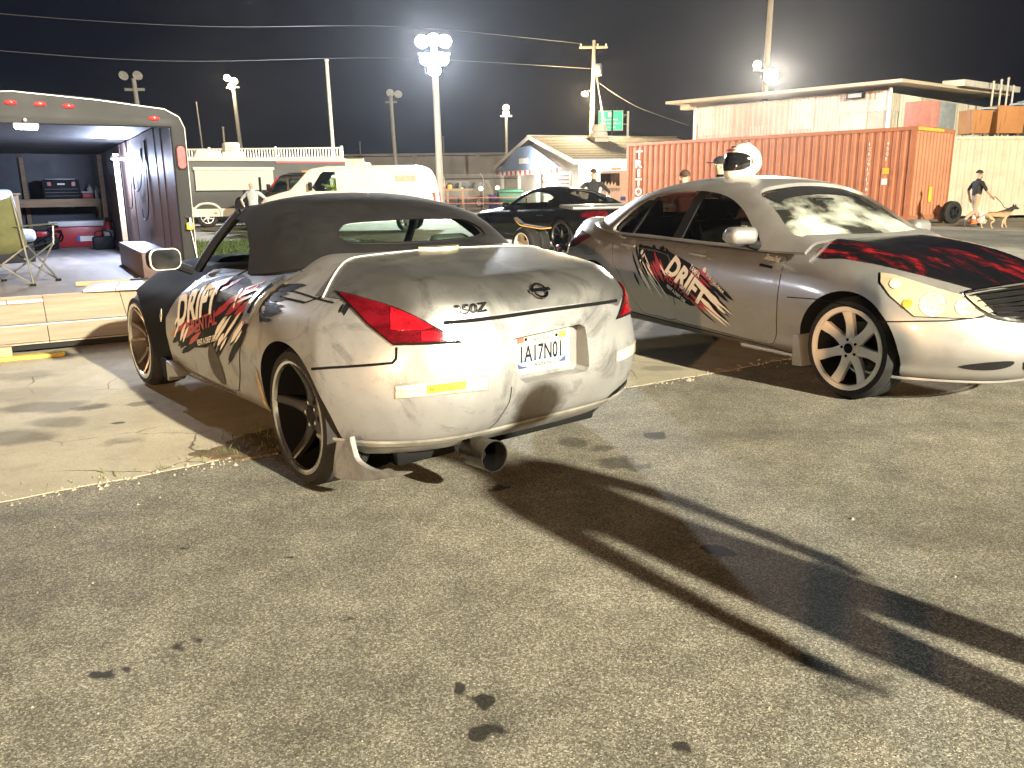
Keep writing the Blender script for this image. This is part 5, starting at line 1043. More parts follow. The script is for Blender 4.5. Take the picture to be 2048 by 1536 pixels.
def container(name, label, loc, rz, L, Wd, H, mats, raised=.15):
    """local x along the long side (0..L), y into depth (0..Wd); front long side at y=0, end at x=0"""
    c = thing(name, label, 'container', loc, rz); z0 = raised
    b = MB(); corr_panel(b, L - .24, z0 + .17, H - .12, .28, .036, frame((.12, .02, 0), (1, 0, 0), (0, 0, 1), (0, 1, 0))); b.build('side_wall', mats[0], c)
    b = MB(); corr_panel(b, L - .24, z0 + .17, H - .12, .28, -.036, frame((.12, Wd - .02, 0), (1, 0, 0), (0, 0, 1), (0, 1, 0))); b.build('side_wall', mats[0], c)
    b = MB(); corr_panel(b, Wd - .24, z0 + .17, H - .12, .27, .05, frame((.02, Wd - .12, 0), (0, -1, 0), (0, 0, 1), (1, 0, 0))); b.build('end_wall', mats[1], c)
    b = MB(); corr_panel(b, Wd - .24, z0 + .17, H - .12, .27, .05, frame((L - .02, .12, 0), (0, 1, 0), (0, 0, 1), (-1, 0, 0))); b.build('end_wall', mats[1], c)
    for x in (0, L - .13):
        for y in (0, Wd - .13): box('corner_post', mats[0], c, x, x + .13, y, y + .13, z0, H)
    for y in (0, Wd - .10):
        box('top_rail', mats[0], c, .13, L - .13, y, y + .10, H - .12, H - .003); box('bottom_rail', mats[0], c, .13, L - .13, y, y + .10, z0 + .003, z0 + .17)
    for x in (0, L - .10):
        box('end_header', mats[1], c, x + .002, x + .10, .13, Wd - .13, H - .12, H - .004); box('end_sill', mats[1], c, x + .002, x + .10, .13, Wd - .13, z0 + .004, z0 + .17)
    box('roof', mats[0], c, .10, L - .10, .10, Wd - .10, H - .06, H - .02); box('floor', M['black'], c, .1, L - .1, .1, Wd - .1, z0 + .02, z0 + .12)
    for x in (.02, L - .20):
        for y in (.02, Wd - .2): box('support_block', M['wood'], c, x, x + .18, y, y + .18, 0, z0)
    return c
rz1 = atan2(9.0, -8.12)    # from near corner to the far left end
# build with x running from the near corner to the far end; the long side then faces the camera on its left: mirror depth
tc_ = thing('shipping_container', 'orange ribbed shipping container with white TRITON lettering', 'container', (13.19, 27.5, 0), rz1)
bpy.data.objects.remove(tc_)
L1 = 12.12; dirL = Vector((8.12, -9.0, 0)).normalized()
CT = container('shipping_container', 'orange ribbed shipping container with white TRITON lettering', (5.07, 36.5, 0), atan2(-9.0, 8.12), L1, 3.3, 3.18, [M['triton'], M['triton_end']], .15)
for k, ch in enumerate('TRITON'): lettering('container_letter', ch, M['decal_white'], CT, frame((.52 + (.12 if ch == 'I' else 0), -.004, 2.55 - k * .385), (1, 0, 0), (0, 0, 1), (0, -1, 0)), .30, .13 if ch == 'I' else .36, bold=.02)
for k, ch in enumerate('ICRU917178'): lettering('container_code', ch, M['decal_white'], CT, frame((10.62, -.004, 2.62 - k * .165), (1, 0, 0), (0, 0, 1), (0, -1, 0)), .115, .03 if ch in '1I' else .08)
lettering('container_code', '2', M['decal_white'], CT, frame((10.62, -.004, .92), (1, 0, 0), (0, 0, 1), (0, -1, 0)), .115, .08)
for k, ch in enumerate('45G1'): lettering('container_size', ch, M['decal_white'], CT, frame((11.22, -.004, 2.62 - k * .165), (1, 0, 0), (0, 0, 1), (0, -1, 0)), .115, .03 if ch in '1I' else .08)
box('warning_label', mat('label_amber', (.72, .36, .03), .5), CT, 11.16, 11.38, -.008, -.003, 1.68, 1.88); box('data_plate', M['white'], CT, 11.16, 11.34, -.008, -.003, 1.34, 1.54)
box('yellow_label', mat('label_yellow', (.80, .55, .05), .5), CT, L1 + .003, L1 + .008, 1.55, 1.80, .75, 1.25); box('header_band', mat('band_yellow', (.65, .42, .05), .5), CT, L1 + .001, L1 + .006, .2, 2.3, 3.07, 3.17)
CR = container('shipping_container', 'cream corrugated shipping container behind the man with the dog', (16.6, 32.2, 0), radians(4), 10.0, 2.5, 3.10, [M['cream'], M['cream']], .12)
# ---- rusty cabinets on the container tops
M['rust'] = corrug('rusted_sheet', (.36, .16, .05), .7, .8); M['zinc'] = mat('zinc_sheet', (.30, .33, .34), .5, .4, var=.25); M['pink'] = mat('faded_red_sheet', (.42, .18, .14), .7)
cab = thing('metal_cabinet', 'grey and faded red metal cabinet on top of the orange container', 'cabinet', (14.0, 28.2, 3.18), atan2(-9.0, 8.12))
cw = [(.55, 1.15, 'pink'), (1.15, 2.35, 'zinc')]
dE = radians(90)
cab.rotation_euler = (0, 0, atan2(1.74, 1.93))
for a, b_, mm in ((.0, .65, 'pink'), (.655, 2.0, 'zinc')): box('side_panel', M[mm], cab, a, b_, 0, .9, 0, .86, bevel=.01)
for i, (x, y, w, h, lab) in enumerate(((17.75, 32.6, .80, 1.0, 'narrow rusty hopper at the left end of the cream container top'), (18.75, 32.7, 1.15, 1.15, 'wide rusty hopper with orange streaks on the cream container top'))):
    hb = thing('rusty_hopper', lab, 'hopper', (x, y, 3.10), radians(4), 'rusty hoppers on the cream container')
    b = MB(); b.add([(.05, 0, .12), (w - .05, 0, .12), (w - .05, .9, .12), (.05, .9, .12), (0, -.02, h), (w, -.02, h * .96), (w, .92, h), (0, .92, h)], [(0, 3, 2, 1), (4, 5, 6, 7), (0, 1, 5, 4), (1, 2, 6, 5), (2, 3, 7, 6), (3, 0, 4, 7)]); b.build('hopper_body', M['rust'], hb, bevel=.01)
    for q in ((.14, .05), (w - .2, .05), (.14, .8), (w - .2, .8)): box('foot', M['steel'], hb, q[0], q[0] + .06, q[1], q[1] + .06, 0, .13)
    box('top_tray', M['zinc'], hb, w * .55, w + .1, -.08, .3, h + .003, h + .07)
hb = thing('zinc_bin', 'tall zinc sheet bin right of the wide rusty hopper', 'bin', (20.05, 32.7, 3.10), radians(4)); box('bin_body', M['zinc'], hb, 0, .9, 0, .9, .06, 1.35, bevel=.01); box('bin_base', M['steel'], hb, .1, .8, .1, .8, 0, .06)
# ---- shed with corrugated walls behind
SH = thing('corrugated_shed', 'tall shed of patched pink corrugated sheets behind the orange container', 'building', (16.0, 36.0, 0), 0)
M['sheet'] = [corrug('shed_sheet_%d' % i, c, .65, .12) for i, c in enumerate([(.60, .50, .43), (.66, .57, .50), (.55, .45, .38), (.70, .63, .57)])]
M['fascia'] = mat('shed_fascia', (.58, .47, .34), .6, var=.1, scale=2); M['sheet_cream'] = [corrug('shed_cream_%d' % i, c, .65, .15) for i, c in enumerate([(.52, .48, .37), (.46, .42, .32), (.58, .55, .45)])]
uL = Vector((-.67, .743, 0)); uR = Vector((.743, .67, 0)); rnd = random.Random(21); zt = 5.25
def wall_sheets(u, nrm, L, mats_, top, seed):
    x = 0; k = 0
    while x < L - .05:
        w = min(rnd.uniform(.85, 1.25), L - x); zsplit = rnd.choice([3.6, 3.9, 4.2, 4.45, 2.2]); tp = top(x)
        for z0, z1, o in ((0, zsplit, 0), (zsplit - .06, tp, .035)):
            b = MB(); corr_panel(b, w + .04, z0, z1, rnd.choice([.16, .2, .26]), .03, frame(u * x + nrm * (o + .012 * (k % 2)), u, (0, 0, 1), -Vector(nrm))); b.build('wall_sheet', rnd.choice(mats_), SH)
        x += w; k += 1
nL = Vector((-.743, -.67, 0)); nR = Vector((.67, -.743, 0))
wall_sheets(uL, nL, 9.7, M['sheet'], lambda x: 5.22, 1); wall_sheets(uR, nR, 11.0, M['sheet_cream'], lambda x: 5.1, 2)
b = MB()
core = [Vector((0, 0, 0)), uL * 9.7, uL * 9.7 + uR * 11, uR * 11]
b.prism([((p - (nL + nR) * .05).x, (p - (nL + nR) * .05).y) for p in core], 0, 5.0); b.build('wall_core', M['black'], SH)
def slab_roof(name, pts, z0s, th, m):
    V = [(p.x, p.y, z) for p, z in zip(pts, z0s)] + [(p.x, p.y, z + th) for p, z in zip(pts, z0s)]; n = len(pts)
    MB().add(V, [tuple(reversed(range(n))), tuple(range(n, 2 * n))] + [(i, (i + 1) % n, n + (i + 1) % n, n + i) for i in range(n)]).build(name, m, SH)
slab_roof('roof', [nL * 1.0 + nR * .9, uL * 10.9 + nL * 1.0, uL * 10.9 + uR * 11.6, uR * 11.6 + nR * .9], [5.36, 5.42, 5.5, 5.62], .13, M['fascia'])
slab_roof('upper_roof_edge', [uR * 4.6 + nR * 1.25, uR * 4.6 + nR * .3, uR * 11.9 + nR * .3, uR * 11.9 + nR * 1.25], [5.58, 5.60, 5.78, 5.76], .26, M['offwhite'])
slab_roof('soffit_beam', [uL * 9.75 + nL * .55, uL * 9.75 + nL * .02, uL * 10.3 + nL * .02, uL * 10.3 + nL * .55], [5.12] * 4, .26, M['fascia'])
for s_ in (0, 1):
    box('corner_trim', M['white'], SH, -.06, .06, -.06, .06, 0, 5.3, loc=tuple((uL * 9.74 + nL * .05) * s_ + (nL + nR) * .06 * (1 - s_)))
# wall lamp housing (unlit), vents and stacks
wl_ = thing('wall_lamp', 'unlit box lamp under the shed eave near its corner', 'lamp', tuple(Vector((16.0, 36.0, 4.95)) + uL * 1.35 + nL * .1), atan2(uL.y, uL.x)); box('housing', M['black'], wl_, -.38, .38, 0, .22, 0, .26, bevel=.02); box('lens', M['galv'], wl_, -.30, .30, .222, .235, .03, .20)
for i, s_ in enumerate((7.4, 8.4, 9.3, 10.1)):
    p = Vector((16.0, 36.0, 0)) + uR * s_ + nR * 1.5; vp = thing('vent_pipe', ['thin vent pipe above the cabinet, leftmost of four', 'thin vent pipe, second of four on the shed edge', 'tall pale vent pipe, third of four on the shed edge', 'tall pale vent pipe, rightmost of four on the shed edge'][i], 'pipe', (p.x, p.y, 0), 0, 'vent pipes on the shed edge')
    MB().tube([(0, 0, 0), (0, 0, 5.9 + .15 * (i % 3))], .045, 8).build('pipe', M['offwhite'], vp, 40); MB().lathe([(.0, .10), (.06, .05), (.06, 0)], Matrix.Translation((0, 0, 5.88 + .15 * (i % 3))), 12).build('cap', M['offwhite'], vp, 40)
# spare wheel, bucket, cone by the container foot
sw_ = thing('spare_wheel', 'black wheel with bright lug nuts leaning by the orange container', 'wheel', (15.30, 28.55, 0), radians(20)); wv = wheel(sw_, (0, 0, .385), -1, .385, .22, .24, 6, [M['rubber'], M['black'], M['black'], M['black'], M['black'], M['chrome']], dish=.02, lip=.02, hub=.09, name='wheel_assembly')
bk = thing('bucket', 'white plastic bucket on the ground by the spare wheel', 'bucket', (16.3, 28.6, 0)); MB().lathe([(0, 0), (.14, 0), (.17, .36), (.175, .38), (.16, .38), (.13, .02), (0, .02)], n=24).build('pail', M['white'], bk, 40); MB().tube(smooth_poly([(-.17, 0, .36), (-.12, -.1, .22), (.12, -.1, .22), (.17, 0, .36)], False), .006, 5).build('bail', M['steel'], bk, 40)
cn = thing('traffic_cone', 'small orange cone between spare wheel and white bucket', 'cone', (15.95, 28.45, 0)); box('base', mat('cone_orange', (.65, .16, .03), .6), cn, -.17, .17, -.17, .17, 0, .03, bevel=.008); MB().lathe([(.12, .03), (.025, .46), (0, .46)], n=20).build('cone_body', bpy.data.materials['cone_orange'], cn, 40); MB().lathe([(.093, .17), (.066, .29)], n=20, cap=False).build('white_band', M['white'], cn, 40, loc=(0, 0, .001))
# ================================================================ concession stand
CS0 = Vector((3.33, 42.8, 0)); gv = Vector((-.62 - 3.33, 54.3 - 42.8, 0)); GW = gv.length; gv.normalize(); sv = Vector((gv.y, -gv.x, 0)); CSZ = atan2(gv.y, gv.x)
CS = thing('concession_stand', 'white concession building with grey shingle gable roof and blue awning', 'building', CS0, CSZ)  # local x along gable, local -y along the eave (to the right)
M['shingle'] = mat('grey_shingle', (.13, .12, .105), .9, var=.45, scale=7, bump=.4); M['siding'] = mat('white_siding', (.74, .72, .66), .6, var=.06, scale=2); M['awn_blue'] = mat('awning_blue', (.16, .23, .36), .7, var=.15); M['awn_red'] = mat('awning_red', (.5, .08, .08), .7)
EZ, RZ_, LL = 2.72, 4.14, 9.0
b = MB(); b.prism([(0.25, 0), (GW - .25, 0), (GW - .25, EZ), (GW / 2, RZ_ - .12), (.25, EZ)], -LL, -.3, XZ); b.build('wall', M['siding'], CS)
for a, c in ((-.25, GW / 2), (GW / 2, GW + .25)):
    za, zc = (EZ - .08, RZ_) if a < 0 else (RZ_, EZ - .08)
    b = MB(); b.prism([(a, za), (c, zc), (c, zc + .10), (a, za + .10)], -LL - .3, .25, XZ); rf_ = b.build('roof_slope', M['shingle'], CS)
    n_ = 14
    for k in range(n_):
        t0 = k / n_; x0 = a + (c - a) * t0; z_ = za + (zc - za) * t0; t1 = (k + 1) / n_; x1 = a + (c - a) * t1; z1 = za + (zc - za) * t1; up = 1 if zc > za else -1
        lo, hi = ((x0, z_), (x1, z1)) if up > 0 else ((x1, z1), (x0, z_))
        MB().prism([(lo[0], lo[1] + .13), (hi[0], hi[1] + .105), (hi[0], hi[1] + .09), (lo[0], lo[1] + .10)], -LL - .3, .25, XZ).build('shingle_course', M['shingle'], rf_)
    b = MB(); b.prism([(a, za - .06), (c, zc - .06), (c, zc + .13), (a, za + .13)], .252, .33, XZ); b.build('barge_board', M['white'], CS)
box('fascia', M['white'], CS, -.30, -.25, -LL - .3, .25, EZ - .22, EZ + .02); box('ridge_cap', M['white'], CS, GW / 2 - .12, GW / 2 + .12, -LL - .3, .34, RZ_ + .11, RZ_ + .16)
# awning over the serving side: blue cloth fills the gable, fringe below
aw = MB().prism([(.9, EZ - .35), (GW - .6, EZ - .35), (GW * .62, RZ_ - .45), (GW * .45, RZ_ - .45)], .34, .40, XZ).build('awning', M['awn_blue'], CS)
for k in range(26): x0 = .9 + k * (GW - 1.5) / 26; MB().prism([(x0 + .02, EZ - .36), (x0 + (GW - 1.5) / 26 - .02, EZ - .36), (x0 + (GW - 1.5) / 52, EZ - .62)], .345, .395, XZ).build('awning_fringe', M['awn_red'] if k % 2 else M['white'], aw)
box('awning_sign', M['white'], aw, GW * .48, GW * .60, .402, .43, EZ + .02, EZ + .32)
for k in range(3): box('porch_post', M['siding'], CS, GW - .8 - k * 3.2, GW - .6 - k * 3.2, .0, .2, 0, EZ - .02)
for i, (a, c, z0, z1, mm) in enumerate(((1.2, 3.2, 1.0, 2.2, 'white'), (3.6, 5.4, .9, 2.2, 'white'))):
    bn = box('menu_board', M[mm], CS, a, c, -.298, -.26, z0, z1)
    for k in range(5): box('menu_line', M['awn_red'] if k % 2 else M['awn_blue'], bn, a + .15, c - .2 - .2 * (k % 3), -.259, -.25, z0 + .12 + k * .2, z0 + .22 + k * .2)
for k in range(3):
    pl_ = box('porch_light', M['white'], CS, GW * .25 + k * 2.6, GW * .25 + k * 2.6 + 1.1, .02, .14, EZ - .12, EZ - .05); box('lit_tube', M['glow_tube'], pl_, GW * .25 + k * 2.6 + .05, GW * .25 + k * 2.6 + 1.05, .04, .12, EZ - .15, EZ - .122)
lamp('porch_bulb', (GW * .35, 1.0, EZ - .3), 420, (1, .93, .80), .3, CS); lamp('porch_bulb', (-.9, -2.2, EZ - .35), 300, (1, .92, .76), .3, CS)
box('eave_light', M['glow_tube'], CS, -.24, -.12, -2.7, -1.7, EZ - .30, EZ - .24)
box('side_window', M['glass_dark'], CS, .20, .248, -4.2, -3.0, 1.2, 2.0)
rv = thing('roof_vent', 'white drum roof fan on the concession roof', 'vent', tuple(CS0 + gv * 3.4 - sv * -3.0 + Vector((0, 0, 3.55))), CSZ); rv.location = (4.78 * 1.0 + .35, 48.6, 3.35); box('vent_base', M['offwhite'], rv, -.42, .42, -.42, .42, 0, .75); box('vent_plate', M['offwhite'], rv, -.62, .62, -.62, .62, .75, .80); MB().lathe([(0, .80), (.50, .80), (.50, 1.05), (.42, 1.12), (.42, 1.40), (.36, 1.48), (0, 1.48)], n=28).build('vent_drum', M['offwhite'], rv, 40)
# ================================================================ vehicles in the background
def slab_vehicle(root, prof, hw, paint, cab, wins, screens, wheels_x, R, bevel=.07, hubs='steel', arch=.10, glassm='glass_dark', tum=.07):
    """side profile extruded, softened, hollowed and with its windows cut through"""
    me = MB().prism(prof, -hw, hw, XZ).mesh('veh', bevel=bevel, seg=3)
    for v in me.vertices: v.co.y *= 1 - tum * max(0, v.co.z - 1.1)
    me.materials.append(paint); cuts = []
    for x in wheels_x:
        for a, b_ in ((hw - .28, hw + .3), (-hw - .3, -hw + .28)): cuts.append(cyl_mesh((x, 0, R), 'y', R + arch * .8, a, b_, M['well'], 36))
    if cab: cuts.append(box_mesh(cab[0], cab[1], -hw + .12, hw - .12, cab[2], cab[3], M['black']))
    for w in wins: cuts.append(pris_mesh(w, -hw - .3, hw + .3, XZ, M['black']))
    for s in screens: cuts.append(pris_mesh(s, -hw + .16, hw - .16, XZ, M['black']))
    bo = link('body', boolean(me, cuts), None, root, 30)
    for w in wins:
        for s in (-1, 1):
            y = s * hw * (1 - tum * .55) - s * .03
            MB().prism(w, min(y, y - s * .006), max(y, y - s * .006), XZ).build('side_window', M[glassm], root)
    for s in screens:
        a, b_ = s[0], s[1]; MB().prism([(a[0], a[1]), (b_[0], b_[1]), (b_[0] - .02, b_[1]), (a[0] - .02, a[1])], -hw + .17, hw - .17, XZ).build('windscreen', M[glassm], root)
    return bo
def veh_wheels(root, xs, hw, R, mats, sp=6):
    w0 = wheel(root, (xs[0], hw - .03, R), 1, R, R * .62, .22, sp, mats, dish=.03, lip=.02, hub=.08)
    for i, x in enumerate(xs):
        for s in (1, -1):
            if i == 0 and s == 1: continue
            wheel_copy(w0, root, (x, s * (hw - .03), R), 0 if s > 0 else pi)
hubs = [M['rubber'], M['steel'], M['steel'], M['steel'], M['steel'], M['gap']]
VAN = thing('white_van', 'plain cream white panel van with driver at the window', 'van', (-2.42, 28.0, 0), pi)
vp = [(0, .48), (.0, .9), (.05, 1.3), (.14, 1.75), (.28, 2.02), (.5, 2.11), (2.2, 2.13), (3.5, 2.12), (3.95, 2.05), (4.10, 2.0), (4.42, 1.66), (4.72, 1.37), (5.1, 1.28), (5.55, 1.14), (5.66, 1.0), (5.70, .75), (5.68, .45), (5.5, .40), (.2, .40)]
vwin = [(3.17, 1.33), (3.86, 1.33), (3.98, 1.45), (3.70, 1.86), (3.60, 1.94), (3.22, 1.94)]
slab_vehicle(VAN, vp, .99, mat('van_cream', (.70, .67, .58), .4, var=.05, scale=2, coat=.3), (2.8, 4.30, .75, 2.02), [vwin], [[(4.13, 1.95), (4.66, 1.40), (4.60, 1.36), (4.05, 1.95)]], [.95, 4.55], .36, glassm='glass')
veh_wheels(VAN, [.95, 4.55], .99, .36, hubs)
box('badge_panel', mat('van_badge', (.46, .40, .30), .5), VAN, .62, 1.25, .978, .986, 1.62, 1.80); box('tail_lamp', M['marker'], VAN, -.012, .10, .90, .975, .95, 1.25); box('tail_lamp', M['marker'], VAN, -.012, .10, -.975, -.90, .95, 1.25); box('bumper', M['chrome'], VAN, -.10, -.01, -.9, .9, .42, .55, bevel=.01)
for s in (1, -1): box('door_mirror', M['black'], VAN, 3.95, 4.05, s * 1.10 - .09, s * 1.10 + .09, 1.36, 1.62, bevel=.02)
for xx, z0, z1 in ((3.05, .60, 2.0), (1.35, .6, 1.95)): box('door_seam', M['gap'], VAN, xx - .006, xx + .006, .935, .9865 - .055 * (0), z0, 1.1)
MB().tube([Vector((3.98 + .06 * cos(a), .42 + .2 * sin(a), 1.33 + .19 * cos(a))) for a in [2 * pi * i / 20 for i in range(20)]], .015, 6, closed=True).build('steering_wheel', M['black'], VAN, 50); box('driver_seat', M['grey'], VAN, 2.95, 3.12, .20, .68, .75, 1.75, bevel=.04)
# black 4x4 nose to nose behind the van's bonnet
J = thing('black_suv', 'boxy black off-roader with a red windscreen pillar behind the van bonnet', 'car', (-6.4, 31.2, 0), pi)
jp = [(0, .55), (0, 1.1), (.05, 1.25), (.12, 1.86), (.25, 1.93), (1.75, 1.94), (1.95, 1.88), (2.42, 1.33), (2.6, 1.24), (3.5, 1.16), (3.62, 1.05), (3.66, .6), (3.5, .5), (.2, .5)]
slab_vehicle(J, jp, .90, mat('suv_black', (.012, .012, .013), .3, coat=.5), (.2, 2.1, .8, 1.84), [[(.95, 1.30), (1.60, 1.30), (1.60, 1.78), (.95, 1.78)], [(1.68, 1.30), (2.28, 1.30), (1.95, 1.76), (1.68, 1.78)]], [[(1.97, 1.82), (2.38, 1.36), (2.30, 1.34), (1.88, 1.82)]], [.75, 2.95], .40, glassm='glass')
veh_wheels(J, [.75, 2.95], .90, .40, [M['rubber'], M['black'], M['black'], M['black'], M['black'], M['chrome']])
MB().tube([(2.40, .86, 1.33), (1.98, .82, 1.84)], .035, 6).build('red_pillar', M['red'], J, 40); MB().tube([(2.40, -.86, 1.33), (1.98, -.82, 1.84)], .035, 6).build('red_pillar', M['red'], J, 40); box('door_mirror', M['black'], J, 2.25, 2.35, .95, 1.15, 1.36, 1.60, bevel=.02); box('snorkel', M['black'], J, 2.62, 2.70, .80, .86, 1.2, 1.85); box('roof_rack', M['black'], J, .3, 1.7, -.6, .6, 1.97, 2.0); box('amber_beacon', M['lens_amber'], J, .6, 1.2, -.5, .5, 2.0, 2.08)
# white truck beside the stand
TK = thing('white_truck', 'white service truck with dark windows and ANDREWS on its door', 'truck', (8.3, 40.2, 0), pi)
tp = [(0, .6), (0, 1.25), (.1, 2.05), (.3, 2.12), (3.0, 2.14), (3.9, 2.14), (4.15, 2.08), (4.75, 1.42), (4.95, 1.36), (5.9, 1.22), (6.0, 1.1), (6.02, .6), (5.8, .5), (.2, .5)]
slab_vehicle(TK, tp, 1.0, M['white'], (.3, 4.3, .9, 2.04), [[(3.15, 1.42), (4.05, 1.42), (4.05, 1.98), (3.15, 2.0)], [(2.0, 1.42), (2.78, 1.42), (2.78, 1.98), (2.0, 1.98)]], [[(4.17, 2.02), (4.68, 1.46), (4.60, 1.44), (4.08, 2.02)]], [1.1, 4.9], .40); veh_wheels(TK, [1.1, 4.9], 1.0, .40, hubs)
lettering('door_name', 'ANDREWS', M['ink'], TK, frame((4.02, 1.004, 1.17), (-1, 0, 0), (0, 0, 1), (0, 1, 0)), .15, .85, shear=.3); lettering('side_name', 'S', M['decal_white'], TK, frame((2.5, 1.006, .78), (-1, 0, 0), (0, 0, 1), (0, 1, 0)), .40, .4, bold=.05); box('blue_stripe', mat('stripe_blue', (.05, .10, .45), .5), TK, 2.1, 3.1, .999, 1.003, .74, .92); box('amber_beacon', M['lens_amber'], TK, 3.0, 3.5, -.5, .5, 2.15, 2.25)
for k in range(5): MB().prism([(3.3 + k * .15, 1.42), (3.45 + k * .15, 1.42), (3.34 + k * .15, 1.60 + .05 * (k % 2))], .955, .960, XZ).build('window_flame', M['decal_white'], TK)
# far estate car by the wall
FS = thing('grey_suv', 'grey estate car parked far off by the long wall', 'car', (-1.2, 62, .0), pi); fpv = [(0, .7), (.05, 1.2), (.3, 1.85), (.5, 1.93), (3.2, 1.94), (3.5, 1.88), (4.0, 1.35), (5.0, 1.2), (5.1, .6), (.1, .55)]
slab_vehicle(FS, fpv, .95, mat('suv_grey', (.16, .16, .16), .4, coat=.3), (.5, 3.6, .9, 1.88), [[(.45, 1.40), (1.1, 1.40), (1.1, 1.8), (.6, 1.8)], [(1.25, 1.40), (2.3, 1.40), (2.3, 1.8), (1.25, 1.8)], [(2.5, 1.40), (3.6, 1.40), (3.3, 1.8), (2.5, 1.8)]], [], [1.0, 4.0], .38); veh_wheels(FS, [1.0, 4.0], .95, .38, hubs)
# black coupe
M['c_paint'] = car_paint('gloss_black', (.006, .006, .007), metal=.0, rough=.10, coat=1.0); BC = thing('black_coupe', 'glossy black coupe with multi-spoke dark wheels parked behind the roadster', 'car', (1.78, 18.45, 0), radians(130))
BS = dict(len=4.85, n=(80, 36, 18), r=.12, rear=[(0, -.95), (.4, -1.10), (.7, -1.08), (1, -1.0)], front=[(0, 3.6), (.4, 3.76), (.7, 3.72), (1, 3.5)], crear=.38, cfront=.55,
    W=[(-1.05, .82), (-.4, .90), (0, .93), (.8, .91), (2.0, .91), (2.78, .93), (3.3, .89), (3.7, .76)], side=[(0, .93), (.2, .97), (.5, 1), (.75, .985), (.9, .95), (1, .88)],
    T=[(-1.1, .94), (-.9, .99), (-.4, 1.02), (.3, .98), (1.6, .95), (2.1, .97), (2.8, .88), (3.3, .78), (3.7, .66)], S=[(-1.1, .82), (-.5, .90), (0, .92), (1, .90), (2, .86), (2.8, .83), (3.3, .74), (3.7, .62)], B=[(-1.1, .32), (-.4, .22), (2.4, .18), (3.7, .18)], s0=.5, flare=[(0, .02, .4), (2.78, .02, .4)])
bb = car_body(BS); bb.materials.append(M['c_paint']); BB = bvh_of(bb); cuts = [box_mesh(.2, 1.95, -.68, .68, .45, 1.5, M['black'])]
for x in (0, 2.78):
    for a, b_ in ((.5, 1.2), (-1.2, -.5)): cuts.append(cyl_mesh((x, 0, .355), 'y', .39, a, b_, M['well']))
link('body', boolean(bb, cuts), None, BC, 30)
cst = [(-.55, .62, .95, .5, 1.0, .02), (-.1, .74, .93, .54, 1.17, .04), (.4, .80, .91, .57, 1.31, .06), (.9, .82, .90, .585, 1.365, .07), (1.3, .82, .885, .585, 1.35, .06), (1.6, .81, .87, .60, 1.25, .045), (2.1, .77, .86, .66, .96, .02)]
cm = canopy(cst); BT = bvh_of(cm); th = thicken(cm, -.025); csw = [(p.x, p.y) for p in smooth_poly([(.22, .965, 0), (.36, 1.10, 0), (.62, 1.215, 0), (.95, 1.265, 0), (1.25, 1.245, 0), (1.52, 1.13, 0), (1.78, .945, 0), (1.2, .935, 0), (.7, .95, 0)], True, 3)]
cws = [(1.42, -.52), (1.38, 0), (1.42, .52), (2.0, .60), (2.06, 0), (2.0, -.60)]; crw = [(.32, -.46), (.36, 0), (.32, .46), (-.42, .46), (-.46, 0), (-.42, -.46)]
rf = boolean(th, [pris_mesh(csw, .4, 1.2, XZ, M['black']), pris_mesh(csw, -1.2, -.4, XZ, M['black']), pris_mesh(cws, .88, 1.6, Matrix(), M['black']), pris_mesh(crw, .88, 1.6, Matrix(), M['black'])]); rf.materials.clear(); link('roof', rf, [M['c_paint'], M['black']], BC, 35)
for sg in (1, -1):
    patch('side_glass', BT, [Vector((a, sg, c)) for a, c in csw], (0, -sg, 0), M['glass'], BC, -.012, .07, 0); ribbon('window_trim', BT, [(a, sg, c) for a, c in csw[:19]], (0, -sg, 0), M['chrome'], BC, w=.012, off=.004, raise_=.003)
    MB().box(-.07, .07, -.1, .1, -.06, .06).build('door_mirror', M['c_paint'], BC, bevel=.05, loc=(1.72, sg * 1.0, .98), seg=3); patch('tail_light', BB, smooth_poly([(-.7, sg, .80), (-.9, sg, .86), (-1.05, sg * .6, .87), (-1.05, sg * .6, .76), (-.85, sg, .74)], True, 3), (.7, -sg * .7, 0), M['lens_deep'], BC, .005, .03, .01)
    dpz = smooth_poly([(.42, sg, .86), (.40, sg, .60), (.50, sg, .36), (.7, sg, .28), (1.8, sg, .26), (1.92, sg, .35), (1.96, sg, .6), (1.90, sg, .80), (1.2, sg, .85)], True, 3); dr = patch('door', BB, dpz, (0, -sg, 0), M['c_paint'], BC, .003, .06, .008)
    box('door_handle', M['chrome'], dr, .55, .75, sg * .93 - .01, sg * .93 + .01, .765, .785, bevel=.004)
    ribbon('sill_trim', BB, [(.55, sg, .33), (1.2, sg, .31), (1.9, sg, .34)], (0, -sg, 0), M['chrome'], BC, w=.012, off=.004)
for p, nm in ((cws, 'windscreen'), (crw, 'rear_window')): patch(nm, BT, [Vector((a, c, 1.2)) for a, c in p], (0, 0, -1), M['glass'] if nm == 'windscreen' else M['glass_dark'], BC, -.010, .07, 0)
bw = wheel(BC, (0, .90, .352), 1, .352, .272, .26, 9, [M['rubber'], M['rim_dark'], M['steel'], M['gunm'], M['steel'], M['chrome']], dish=.04, lip=.012, hub=.05, spoke_w=(.022, .030))
for x, y, r in ((2.78, .90, 0), (0, -.90, pi), (2.78, -.90, pi)): wheel_copy(bw, BC, (x, y, .352), r)
for y in (.36, -.36):
    se = MB().box(.85, 1.3, y - .25, y + .25, .46, .58).build('seat', M['black'], BC, bevel=.05); MB().box(-.07, .07, -.24, .24, 0, .62).build('seat_back', M['black'], se, bevel=.05, loc=(.85, y, .5), rot=(0, radians(-16), 0))
